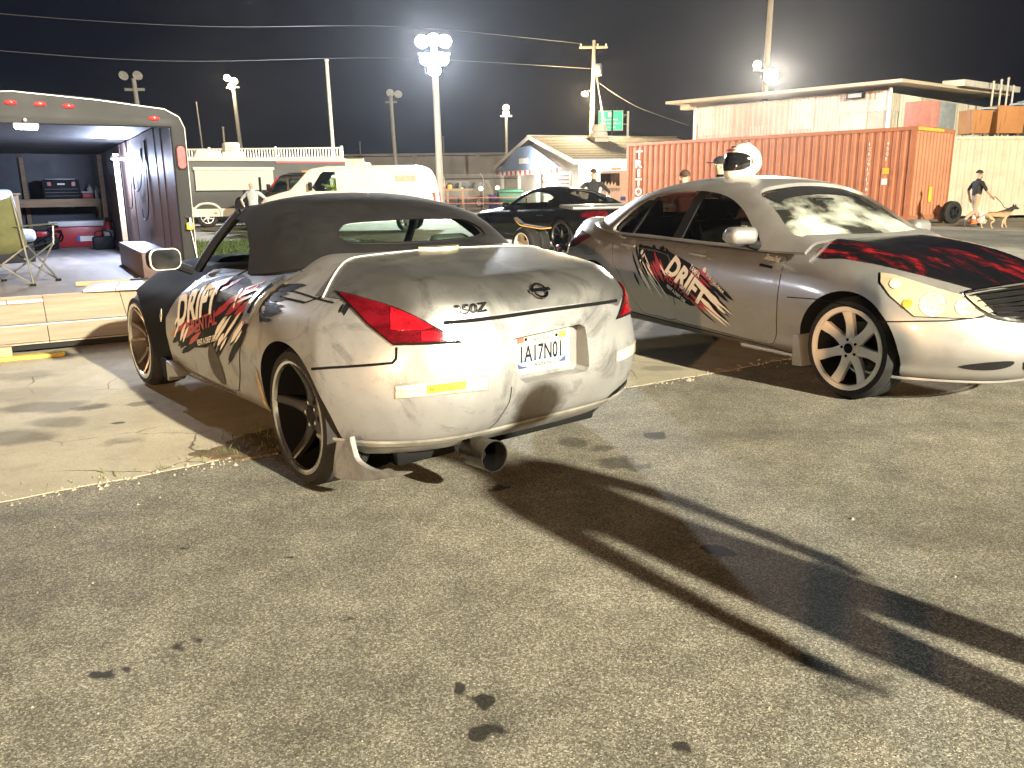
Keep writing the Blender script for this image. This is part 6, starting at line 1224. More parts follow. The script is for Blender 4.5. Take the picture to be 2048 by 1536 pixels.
# loose wheels, board and helmet on the grass
yaw_w = radians(218)
for i, (dx, lab) in enumerate(((0, 'loose tyre on a pale five-spoke rim standing behind the roadster'), (.27, 'second loose tyre standing behind the pale-rimmed one'))):
    lw = thing('loose_wheel', lab, 'wheel', (.20 + .62 * dx * 1.1, 15.3 + .78 * dx * 1.1, .02), 0, 'loose wheels on the grass'); wheel(lw, (0, 0, .315), 1, .32, .215, .24, 5, [M['rubber'], M['rim_white'], M['rim_white'], M['rim_white'], M['rim_white'], M['gap']], dish=.03, lip=.018, hub=.07, steer=yaw_w - pi / 2, name='wheel_assembly', spoke_w=(.10, .085))
sk = thing('skateboard', 'black skateboard with red and yellow edge lying on the loose tyres', 'skateboard', (.42, 15.45, .66), radians(-28)); n = 12; V = []
for i in range(n + 1):
    t_ = -1 + 2 * i / n; z_ = .10 * max(0, abs(t_) - .6) ** 1.0 / .4 * (1 if t_ < 0 else .35); hw_ = .10 * (1 - max(0, abs(t_) - .75) ** 2 * 6)
    for s in (-1, 1): V += [(t_ * .36, s * hw_, z_ - t_ * .05)]
for nm, z0, z1, mm in (('deck_top', .012, .020, M['black']), ('deck_ply', .0, .0118, mat('board_red', (.60, .10, .04), .5)), ('deck_edge', -.012, -.0003, mat('board_yellow', (.70, .52, .06), .5))):
    vv = [(x, y, z + z0) for x, y, z in V] + [(x, y, z + z1) for x, y, z in V]; m_ = len(V); ff = [(0, 1, m_ + 1, m_), (m_ - 2, m_ - 1, 2 * m_ - 1, 2 * m_ - 2)]
    for i in range(n): a = 2 * i; ff += [(a, a + 1, a + 3, a + 2), (m_ + a, m_ + a + 2, m_ + a + 3, m_ + a + 1), (a, a + 2, m_ + a + 2, m_ + a), (a + 1, m_ + a + 1, m_ + a + 3, a + 3)]
    MB().add(vv, ff).build(nm, mm, sk)
# helmets
def helmet(name, label, loc, rz, shell, visor, trim, sc=1.0):
    h = thing(name, label, 'helmet', loc, rz); n = 28; m_ = 20; V = []; F = []
    for i in range(m_ + 1):
        ph = pi * (i / m_) * .80
        for k in range(n):
            th_ = 2 * pi * k / n; x = .145 * sin(ph) * cos(th_); y = .125 * sin(ph) * sin(th_); z = .135 * cos(ph)
            f_ = max(0, cos(th_)) ** 2 * sstep(.02, -.10, z); x += .045 * f_; 
            if z < -.06: x *= 1 - .15 * (1 if cos(th_) < 0 else 0); z -= .02 * f_
            V.append((x * sc, y * sc, (z + .125) * sc))
    for i in range(m_):
        for k in range(n): F.append((i * n + k, i * n + (k + 1) % n, (i + 1) * n + (k + 1) % n, (i + 1) * n + k))
    me = bpy.data.meshes.new('shell'); me.from_pydata(V, [], F); bm = bmesh.new(); bm.from_mesh(me); bmesh.ops.remove_doubles(bm, verts=bm.verts, dist=1e-4); bmesh.ops.recalc_face_normals(bm, faces=bm.faces); bm.to_mesh(me); bm.free(); me.materials.clear(); sh = link('shell', me, shell, h, 60); bv = bvh_of(me)
    vis = [Vector((.3, 1.0 * y * sc, z * sc)) for y, z in ((-.10, .165), (-.05, .185), (0, .19), (.05, .185), (.10, .165), (.112, .13), (.108, .085), (.06, .07), (0, .065), (-.06, .07), (-.108, .085), (-.112, .13))]
    vis_o = []
    for p in vis: a = p.y / (.125 * sc) * 1.15; vis_o.append(Vector((.16 * sc * cos(a), .14 * sc * sin(a), p.z)))
    V = []; F = []; nn = 22
    for i in range(nn + 1):
        a = -1.2 + 2.4 * i / nn; e_ = 1 - abs(a / 1.2) ** 3 * .45
        for j in range(7):
            z = .128 + (-.066 + .132 * j / 6) * e_
            d_ = Vector((-cos(a), -sin(a), 0)); hit = bv.ray_cast(Vector((cos(a), sin(a), z)) * 1.0 * Vector((.4, .4, sc)).x if False else Vector((.4 * cos(a), .4 * sin(a), z * sc)), d_); p = hit[0] if hit[0] else Vector((.14 * cos(a) * sc, .12 * sin(a) * sc, z * sc)); V.append(tuple(p - d_ * .004))
    for i in range(nn):
        for j in range(6): F.append((i * 7 + j, (i + 1) * 7 + j, (i + 1) * 7 + j + 1, i * 7 + j + 1))
    me = bpy.data.meshes.new('visor'); me.from_pydata(V, [], F); vo = link('visor', me, visor, h, 60)
    for s in (-1, 1): MB().lathe([(0, .012), (.018, .010), (.022, 0)], frame((.02 * sc, s * .124 * sc, .13 * sc), (sc, 0, 0), (0, 0, sc), (0, s * sc, 0)), 16).build('visor_pivot', trim, h, 40); 
    MB().box(.115 * sc, .135 * sc, -.04, .04, .205 * sc, .215 * sc).build('front_label', M['decal_red'], h, rot=(0, radians(0), 0)); box('top_vent', M['gap'], h, .085 * sc, .11 * sc, -.015, .015, .228 * sc, .236 * sc)
    for k in range(3): MB().box(.145 * sc, .19 * sc, -.055 - k * .012, -.050 - k * .012, .025, .045).build('chin_vent', M['gap'], h)
    return h
M['helm_white'] = mat('helmet_white', (.74, .70, .60), .25, var=.04, coat=.8); M['visor'] = mat('visor_smoke', (.012, .012, .014), .08, coat=1.0)
gR = Matrix.Rotation(radians(-61.5), 4, 'Z'); hp_ = Vector((1.524, 8.047, 0)) + gR @ Vector((1.17, -.18, 1.412))
helmet('racing_helmet', 'white full-face racing helmet resting on the sedan roof', hp_, radians(-150), M['helm_white'], M['visor'], M['galv'], 1.12)
helmet('motorcycle_helmet', 'black and red helmet on the grass beside the loose tyres', (.98, 15.75, .02), radians(-120), mat('helmet_black', (.015, .013, .013), .2, coat=.8), M['chrome'], M['red'], 1.15)
# ================================================================ long trailer, railing deck and far things on the left
BT0 = Vector((-15.2, 30.0, 0)); BTZ = atan2(6.5, 8.2)
BTR = thing('long_trailer', 'long black race trailer with white skirt and fold-out panel', 'trailer', BT0, atan2(4.6, 8.6)); LT = 9.6
M['bt'] = mat('trailer_dark', (.055, .056, .055), .5, var=.2, scale=1.5)
box('box_body', M['bt'], BTR, 0, LT, 0, 2.4, .72, 2.50, bevel=.03); box('roof_edge', M['offwhite'], BTR, -.02, LT + .02, -.02, 2.42, 2.50, 2.62); box('skirt', M['offwhite'], BTR, .05, LT - .05, .002, 2.3, .42, .715)
box('red_stripe', M['red'], BTR, 6.8, LT, -.012, -.003, 2.43, 2.50)
for k in range(9): box('skirt_light', M['marker'], BTR, .5 + k * .95, .62 + k * .95, -.006, .0, .52, .57)
for x in (3.1, 4.05):
    wheel(BTR, (x, .06, .40), -1, .40, .24, .22, 6, hubs, dish=.02, lip=.02, hub=.09); MB().tube(smooth_poly([(x - .52, -.03, .42), (x - .46, -.03, .72), (x - .2, -.03, .90), (x + .2, -.03, .90), (x + .46, -.03, .72), (x + .52, -.03, .42)], False), .045, 6).build('wheel_arch', M['offwhite'], BTR, 40)
fp_ = box('fold_out_panel', mat('panel_grey', (.46, .46, .43), .6, var=.06), BTR, 3.7, 6.6, -.22, -.05, 1.40, 2.22); box('panel_lip', M['offwhite'], fp_, 3.65, 6.65, -.26, -.222, 2.16, 2.26)
for i, (px, w, h, lab) in enumerate(((2.55, .55, .62, 'left of two cream roof air conditioners on the long trailer'), (5.3, .55, .60, 'right of two cream roof air conditioners on the long trailer'))):
    p = BT0 + Matrix.Rotation(atan2(4.6, 8.6), 4, 'Z') @ Vector((px, 1.0, 2.62)); ac = thing('air_conditioner', lab, 'air conditioner', p, atan2(4.6, 8.6), 'roof air conditioners'); box('cowl', M['offwhite'], ac, -.28, .28, -.35, .35, .06, h, bevel=.06); box('base', M['offwhite'], ac, -.40, .40, -.45, .45, 0, .24, bevel=.03)
    for k in range(5): box('grille_slot', M['gap'], ac, -.2, .2, -.356, -.349, .14 + k * .07, .155 + k * .07)
p = BT0 + Matrix.Rotation(atan2(4.6, 8.6), 4, 'Z') @ Vector((4.35, .6, 2.62)); vn = thing('roof_hatch', 'low cream roof hatch between the two air conditioners', 'hatch', p, atan2(4.6, 8.6)); MB().prism([(-.55, 0), (.55, 0), (.40, .26), (-.42, .30)], -.3, .3, XZ).build('hatch_lid', M['offwhite'], vn, bevel=.03)
# railing deck behind
RD = thing('railing_deck', 'pale viewing deck with white picket railing behind the long trailer', 'deck', (-16.4, 37.8, 0), radians(0)); RL = 8.9
box('deck_box', M['offwhite'], RD, 0, RL + .9, .05, 2.2, 0.0, 2.58); box('deck_fascia', M['fascia'] if 'fascia' in M else M['offwhite'], RD, 0, RL + .95, -.04, .045, 2.2, 2.72)
for k in range(14): box('fascia_block', M['white'], RD, 4.0 + k * .42, 4.22 + k * .42, -.07, -.042, 2.36, 2.58)
M['rail'] = mat('rail_white', (.72, .70, .62), .5)
box('top_rail', M['rail'], RD, 0, RL, -.03, .03, 3.17, 3.23); box('bottom_rail', M['rail'], RD, 0, RL, -.025, .025, 2.78, 2.82); pk = MB().box(-.022, .022, -.018, .018, 2.82, 3.17).mesh('picket'); pk.materials.append(M['rail'])
for k in range(int(RL / .125)): o = bpy.data.objects.new('picket', pk); COL.objects.link(o); o.parent = RD; o.location = (.06 + k * .125, 0, 0)
for x in (0, RL / 3, 2 * RL / 3, RL): box('rail_post', M['rail'], RD, x - .04, x + .04, -.04, .04, 2.72, 3.28)
# ---- long wall far behind
WL = thing('long_wall', 'long pale grey concrete panel wall far behind the lot', 'wall', (-75, 80, 0), 0); pan = MB().box(.03, 5.97, 0, .25, 0, 4.35).mesh('panel', bevel=.02, seg=1); pan.materials.append(M['concrete_far'])
for k in range(20):
    o = bpy.data.objects.new('wall_panel', pan); COL.objects.link(o); o.parent = WL; o.location = (k * 6, (k % 2) * .03, 0); box('wall_pier', M['concrete_far'], WL, k * 6 - .2, k * 6 + .2, -.12, -.02, 0, 4.45)
box('wall_cap', M['concrete_far'], WL, 0, 120, -.10, .40, 4.46, 4.66); box('wall_core', M['concrete_far'], WL, 0, 120, .30, .45, 0, 4.4)
# ---- chain-link fence posts with barbed arms and top rail
FN = thing('chain_fence', 'tall chain fence with barbed-wire arms before the long wall', 'fence', (-4.07, 52, 0), 0)
for i in range(4): x = i * 2.42 - 2.42; MB().tube([(x, 0, 0), (x, 0, 2.0), (x - .18, -.1, 2.30)], .03, 6).build('fence_post', M['galv'], FN, 40)
MB().tube([(-2.42, 0, 1.95), (6, 0, 1.95)], .018, 6).build('top_rail', M['black'], FN, 40); MB().tube([(-2.42, 0, .06), (6, 0, .06)], .012, 5).build('bottom_wire', M['galv'], FN)
for k in range(3): MB().tube([(-2.42 - .06 * k, -.03 * k, 2.05 + .08 * k), (6 - .06 * k, -.03 * k, 2.05 + .08 * k)], .005, 4).build('barbed_wire', M['galv'], FN)
b = MB()
for k in range(64): x = -2.42 + k * .13; b.tube([(x, .002, .06), (x + 1.9, .002, 1.95)], .003, 3, cap=False); b.tube([(x + 1.9, -.004, .06), (x, -.004, 1.95)], .003, 3, cap=False)
ms = b.build('wire_mesh', M['galv'], FN); ms['kind'] = 'stuff'
# ---- picnic tables, counter, bins
structure(MB().box(-6.5, 2.2, 43.5, 51, 0, .12).build('table_pad', M['apron'])); M['tred'] = mat('table_red', (.50, .13, .09), .5, var=.1); M['tube_b'] = mat('table_tube', (.05, .05, .05), .5)
for i, (x, y, r, lab) in enumerate(((-3.7, 47.4, 0, 'red picnic table nearest the light pole'), (-1.7, 46.6, .05, 'red picnic table in the middle of the row'), (.15, 46.0, -.04, 'red picnic table nearest the green bin'))):
    pt = thing('picnic_table', lab, 'picnic table', (x, y, .12), r, 'red picnic tables by the stand')
    for k in range(4): box('top_plank', M['tred'], pt, -1.05, 1.05, -.36 + k * .18, -.19 + k * .18, .72, .76)
    for s in (-1, 1):
        for k in range(2): box('bench_plank', M['tred'], pt, -1.05, 1.05, s * .70 - .14 + k * .145, s * .70 - .005 + k * .145, .42, .455)
    for xx in (-.75, .75):
        for s in (-1, 1): MB().tube(smooth_poly([(xx, s * .25, .72), (xx, s * .35, .40), (xx, s * .45, .06), (xx, s * .70, .03), (xx, s * .80, .22), (xx, s * .72, .42)], False), .025, 6).build('leg_tube', M['tube_b'], pt, 40)
ct = thing('bar_counter', 'plain timber counter on two posts behind the picnic tables', 'counter', (-3.0, 49.5, .12)); box('top', M['wood'], ct, -1.15, .75, -.25, .25, 1.13, 1.22)
for x in (-.75, .15): box('post', M['wood'], ct, x, x + .12, -.06, .06, 0, 1.13)
for x, c, lab in ((-3.95, (.60, .06, .05), 'red round lantern at the left end of the counter'), (-3.55, (.75, .25, .03), 'orange round lantern on the counter')):
    ln = thing('round_lantern', lab, 'lantern', (x, 49.5, 1.34), 0, 'lanterns on the counter'); MB().lathe([(0, 0), (.08, .01), (.13, .10), (.13, .16), (.08, .25), (0, .26)], n=18).build('globe', mat('lantern_%d' % int(c[1] * 100), c, .4, emit=c, es=.8), ln, 50); box('foot_ring', M['black'], ln, -.05, .05, -.05, .05, -.001, .012)
bw_ = thing('serving_bowl', 'small white bowl on the counter', 'bowl', (-2.85, 49.5, 1.34)); MB().lathe([(0, 0), (.05, 0), (.13, .09), (.12, .09), (.04, .015), (0, .015)], n=18).build('bowl', M['white'], bw_, 40)
for x, y, z, lab in ((-1.75, 50.5, 1.35, 'lit globe lamp on a post left of the stand'), (-.72, 48.8, 1.38, 'lit globe lamp on a post by the green bin')):
    gl = thing('globe_lamp', lab, 'lamp', (x, y, .12), 0, 'globe lamps by the stand'); MB().tube([(0, 0, 0), (0, 0, z - .25)], .03, 8).build('post', M['black'], gl, 40); MB().lathe([(0, 0), (.09, .03), (.13, .13), (.09, .23), (0, .26)], Matrix.Translation((0, 0, z - .25)), 18).build('globe', glow('globe_glow_%d' % int(-x * 100), (1, .86, .6), 3), gl, 50)
db = thing('green_dumpster', 'green wheeled rubbish bin by the concession stand', 'bin', (.0, 45.0 + 2.5, .12), .1); M['bin'] = mat('bin_green', (.035, .14, .085), .5); b = MB(); b.add([(-.55, -.4, .12), (.55, -.4, .12), (.55, .4, .12), (-.55, .4, .12), (-.68, -.5, 1.0), (.68, -.5, 1.0), (.68, .5, 1.12), (-.68, .5, 1.12)], [(0, 3, 2, 1), (4, 5, 6, 7), (0, 1, 5, 4), (1, 2, 6, 5), (2, 3, 7, 6), (3, 0, 4, 7)]); b.build('tub', M['bin'], db, bevel=.03); MB().box(-.72, .72, -.55, .55, 0, .05).build('lid', M['bin'], db, bevel=.015, loc=(0, 0, 1.08), rot=(radians(7), 0, 0))
for x in (-.45, .45): MB().lathe([(0, -.04), (.06, -.04), (.06, .04), (0, .04)], Matrix.Translation((x, -.3, .06)) @ Matrix.Rotation(pi / 2, 4, 'Y'), 14).build('castor', M['black'], db, 40)
br = thing('blue_barrel', 'blue plastic drum beside the green bin', 'barrel', (-.95, 47.6, .12)); MB().lathe([(0, 0), (.27, 0), (.29, .05), (.29, .28), (.305, .30), (.29, .32), (.29, .58), (.305, .60), (.29, .62), (.29, .85), (.26, .9), (0, .9)], n=24).build('drum', mat('drum_blue', (.04, .07, .20), .45), br, 40); MB().lathe([(0, .903), (.05, .903), (.05, .93), (0, .93)], Matrix.Translation((.12, 0, 0)), 12).build('bung', M['black'], br, 40)
# ================================================================ lamp poles, wires, sign
M['pole_wood'] = mat('weathered_pole', (.20, .17, .13), .85, var=.25, scale=3, streak=(8, 8, .5)); M['wire'] = mat('wire_dark', (.05, .05, .05), .6); M['pole_grey'] = mat('concrete_pole', (.17, .165, .155), .7)
def flood(parent, p, aim, lit, s=.30):
    d = (Vector(aim) - Vector(p)).normalized(); q = d.to_track_quat('Z', 'Y').to_matrix().to_4x4(); Mx = Matrix.Translation(p) @ q
    h = MB().lathe([(.0, -.30 * s / .3), (.10 * s / .3, -.28 * s / .3), (.14 * s / .3, -.16 * s / .3), (s * .9, -.01), (s, .0), (s * .96, .02), (s * .9, .0)], Mx, 20, cap=False).build('lamp_head', M['galv'], parent, 40)
    MB().lathe([(0, .004), (s * .93, .004), (s * .93, -.004), (0, -.004)], Mx, 20).build('lamp_lens', lit or M['galv'], h)
    return h
def pole(name, label, x, y, H, r, m, lean=0, heads=(), lit=None, group=None, aim=None, s=.30, arm=0):
    t = thing(name, label, 'light pole' if heads else 'pole', (x, y, 0), 0, group); MB().tube([(lean * 0, 0, 0), (lean * .5, 0, H / 2), (lean, 0, H)], [r * 1.25, r * 1.1, r], 10).build('shaft', m, t, 40)
    if arm: box('cross_arm', m, t, lean - arm, lean + arm, -.05, .05, H - .55, H - .43)
    for hx, hz in heads: flood(t, (lean + hx, -.22, H + hz), (lean + hx * 1.5, -10, H - 6 + hz) if aim is None else aim, lit, s)
    return t
mp_ = pole('light_pole', 'tall timber pole with brilliant blue-white floodlights above the van', -3.50, 42.3, 8.25, .15, M['pole_wood'], -.12, ((-.55, .05), (0, .12), (.55, .05), (-.38, -.75), (.40, -.75), (0, -1.25)), M['glow_cool'], s=.34, arm=.8)
lamp('floodlight_bulb', (-.12, -.75, 7.7), P_POLE, (.86, .93, 1.0), .5, mp_, spot=165, aim=(0, -30, -6), blend=.4)
for nm, lab, x, y, H, r, lean, lit, sz, heads, pw in (
    ('light_pole', 'distant pole with warm lit lamps left of the tall white pole', -18.9, 60, 8.9, .13, -.35, M['glow_warm'], .26, ((-.25, .1), (.2, -.1), (0, -.45)), 900), ('light_pole', 'distant grey pole with one warm lit lamp right of the main floodlights', -.22, 65, 7.2, .10, 0, M['glow_warm'], .26, ((0, .1), (0, -.30)), 500),
    ('light_pole', 'unlit twin-lamp pole rising behind the open trailer roof', -17.2, 40, 6.5, .10, -.2, None, .22, ((-.35, .1), (.30, .1)), 0), ('light_pole', 'unlit grey pole between the van and the main floodlights', -8.7, 65, 8.3, .13, -.25, None, .30, ((.0, .15), (.6, .05)), 0)):
    t = pole(nm, lab, x, y, H, r, M['pole_grey'], lean, heads, lit, 'distant light poles', s=sz, arm=.45)
    if pw: lamp('bulb', (lean, -.7, H - .2), pw, (1, .78, .45), .3, t)
for lab, x, y, H, r, lean, mm in (('tall white flagpole behind the railing deck', -9.33, 45, 7.9, .085, -.12, 'rail'), ('thin dark mast at the far left of the railing', -21.6, 60, 7.4, .05, -.3, 'pole_grey'), ('short post with two small fittings above the railing', -20.2, 60, 5.7, .07, 0, 'pole_grey'), ('thin far post above the wall right of the deck', -15.0, 85, 6.0, .06, 0, 'pole_grey'), ('thin far post above the wall near the main floodlights', -6.6, 85, 6.4, .06, 0, 'pole_grey')): 
    t = pole('mast', lab, x, y, H, r, M[mm], lean, group='masts along the skyline'); MB().lathe([(0, .10), (r * 1.4, .06), (r * 1.4, 0)], Matrix.Translation((lean, 0, H)), 10).build('finial', M[mm], t, 40)
# utility pole
UP = thing('utility_pole', 'timber utility pole with transformer and small lit lamp above the stand', 'utility pole', (5.0, 52, 0)); MB().tube([(0, 0, 0), (.08, 0, 5), (.14, 0, 9.9)], [.17, .15, .11], 10).build('shaft', M['pole_wood'], UP, 40); box('cross_arm', M['pole_wood'], UP, -.75, .95, -.06, .06, 9.45, 9.57); MB().lathe([(0, 0), (.20, 0), (.22, .05), (.22, .60), (.16, .68), (0, .70)], Matrix.Translation((.42, 0, 7.9)), 20).build('transformer', M['galv'], UP, 40)
for x in (-.65, .35, .85): MB().lathe([(0, .15), (.05, .12), (.05, 0)], Matrix.Translation((x, 0, 9.57)), 10).build('insulator', M['white'], UP, 40)
MB().tube(smooth_poly([(.05, 0, 6.9), (-.15, -.1, 7.05), (-.38, -.2, 6.95)], False), .03, 6).build('lamp_arm', M['galv'], UP, 40); flood(UP, (-.40, -.22, 6.85), (-.8, -1.2, 5.5), M['glow_warm'], .22); lamp('utility_bulb', (-.46, -.75, 6.35), 5000, (1, .75, .40), .2, UP)
def wire(lab, pts, r=.012):
    w = MB().tube(smooth_poly(pts, False, 10), r, 5).build('overhead_wire', M['wire']); tag(w, lab, 'wire', 'overhead wires')
wire('upper overhead wire from the left edge to the utility pole', [(-26, 26, 7.9), (-18.9, 30, 7.5), (-12.3, 35, 7.8), (-5.0, 43.4, 9.2), (4.4, 52, 9.72)]); wire('lower overhead wire from the left edge to the utility pole', [(-26, 26, 6.5), (-18.9, 30, 6.28), (-13.4, 35, 6.5), (-5.4, 43.4, 7.75), (5.1, 52, 8.3)]); wire('thin slack wire falling from the utility pole to the shed', [(5.1, 51.9, 7.7), (7.2, 49, 5.9), (9.4, 44.5, 4.45)], .010)
for i, x in enumerate((.35, .75)): MB().tube([(.14, 0, 9.4 - i), (x + .6, -1, 2.5)], .010, 4).build('guy_wire', M['galv'], UP)
# highway sign
HS = thing('highway_sign', 'green highway sign with white lettering above the concession roof', 'road sign', (8.95, 75, 0)); M['sgreen'] = mat('sign_green_glow', (.0, .30, .13), .5, var=.04, emit=(.0, .42, .20), es=.9)  # face given a glow of its own so the sign looks lit
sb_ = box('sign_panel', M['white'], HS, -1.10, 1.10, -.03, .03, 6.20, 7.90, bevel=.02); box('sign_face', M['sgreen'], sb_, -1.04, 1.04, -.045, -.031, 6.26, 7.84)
def stext(s, x, z, h, w): lettering('sign_text', s, M['decal_white'], HS, frame((x, -.05, z), (1, 0, 0), (0, 0, 1), (0, -1, 0)), h, w, bold=.01)
box('shield', M['decal_white'], HS, -.22, .18, -.052, -.046, 7.34, 7.74); stext('Ulmerton Road', -.62, 7.06, .17, 1.22); stext('Indian Rocks Beach', -.92, 6.74, .17, 1.80); stext('1/2 mile', -.30, 6.42, .16, .72)
MB().tube([(1.55, .2, 0), (1.55, .2, 7.85)], .11, 10).build('sign_post', M['rail'], HS, 40)
for z in (6.75, 7.55): MB().tube([(1.0, .06, z), (1.55, .2, z)], .05, 6).build('bracket', M['galv'], HS, 40)
MB().tube([(1.02, .06, 7.25), (1.5, .2, 7.62)], .035, 6).build('brace', M['galv'], HS, 40)
for x in (-.5, .45): MB().tube([(x, -.1, 7.9), (x + .05, -.5, 8.05)], .03, 6).build('sign_light_arm', M['black'], HS, 40)
fpz = pole('mast', 'dark slim mast crossing in front of the highway sign', 8.32, 68.6, 7.6, .075, M['black'], 0, group='masts along the skyline')
# shed mast with lit flood heads
SM = thing('light_pole', 'tall mast behind the shed carrying two lit floodlights', 'light pole', (12.55, 42.0, 0)); MB().tube([(0, 0, 0), (0, 0, 6), (.05, 0, 13.5)], [.16, .15, .11], 10).build('shaft', M['pole_wood'], SM, 40); box('cross_arm', M['galv'], SM, -.75, .3, -.45, -.37, 6.72, 6.80); MB().tube([(0, 0, 6.75), (0, -.42, 6.75)], .04, 6).build('arm', M['galv'], SM, 40)
flood(SM, (.02, -.75, 6.45), (-6, -30, 0), M['glow_white'], .36); flood(SM, (-.62, -.6, 6.98), (-10, -20, 2), M['glow_white'], .20); lamp('mast_bulb', (.0, -1.35, 6.35), P_BLDG, (1, .90, .72), .3, SM, spot=165, aim=(-4, -30, 0), blend=.4)
# yard lamps behind the photographer (their light is what falls on the near cars)
for i, (x, y, z, pw, c, lab) in enumerate(((22.4, -22.8, 13.6, P_YARD_R, (1, .935, .74), 'yard lamp on a pole behind the photographer to the right'), (-15.2, -36.8, 7.4, P_YARD_L, (1, .60, .30), 'sodium yard lamp on a pole behind the photographer to the left'))):
    t = thing('yard_lamp', lab, 'light pole', (x, y, 0), 0, 'yard lamps'); MB().tube([(.0, -.4, 0), (0, -.4, z + .3)], .12, 10).build('shaft', M['pole_wood'], t, 40); flood(t, (0, -.1, z), (-x * .6, -y * .8, -z), M['glow_white'] if i == 0 else M['glow_warm'], .3); lamp('yard_bulb', (-.02 * x, -.02 * y + .25, z - .1), pw, c, .35, t)
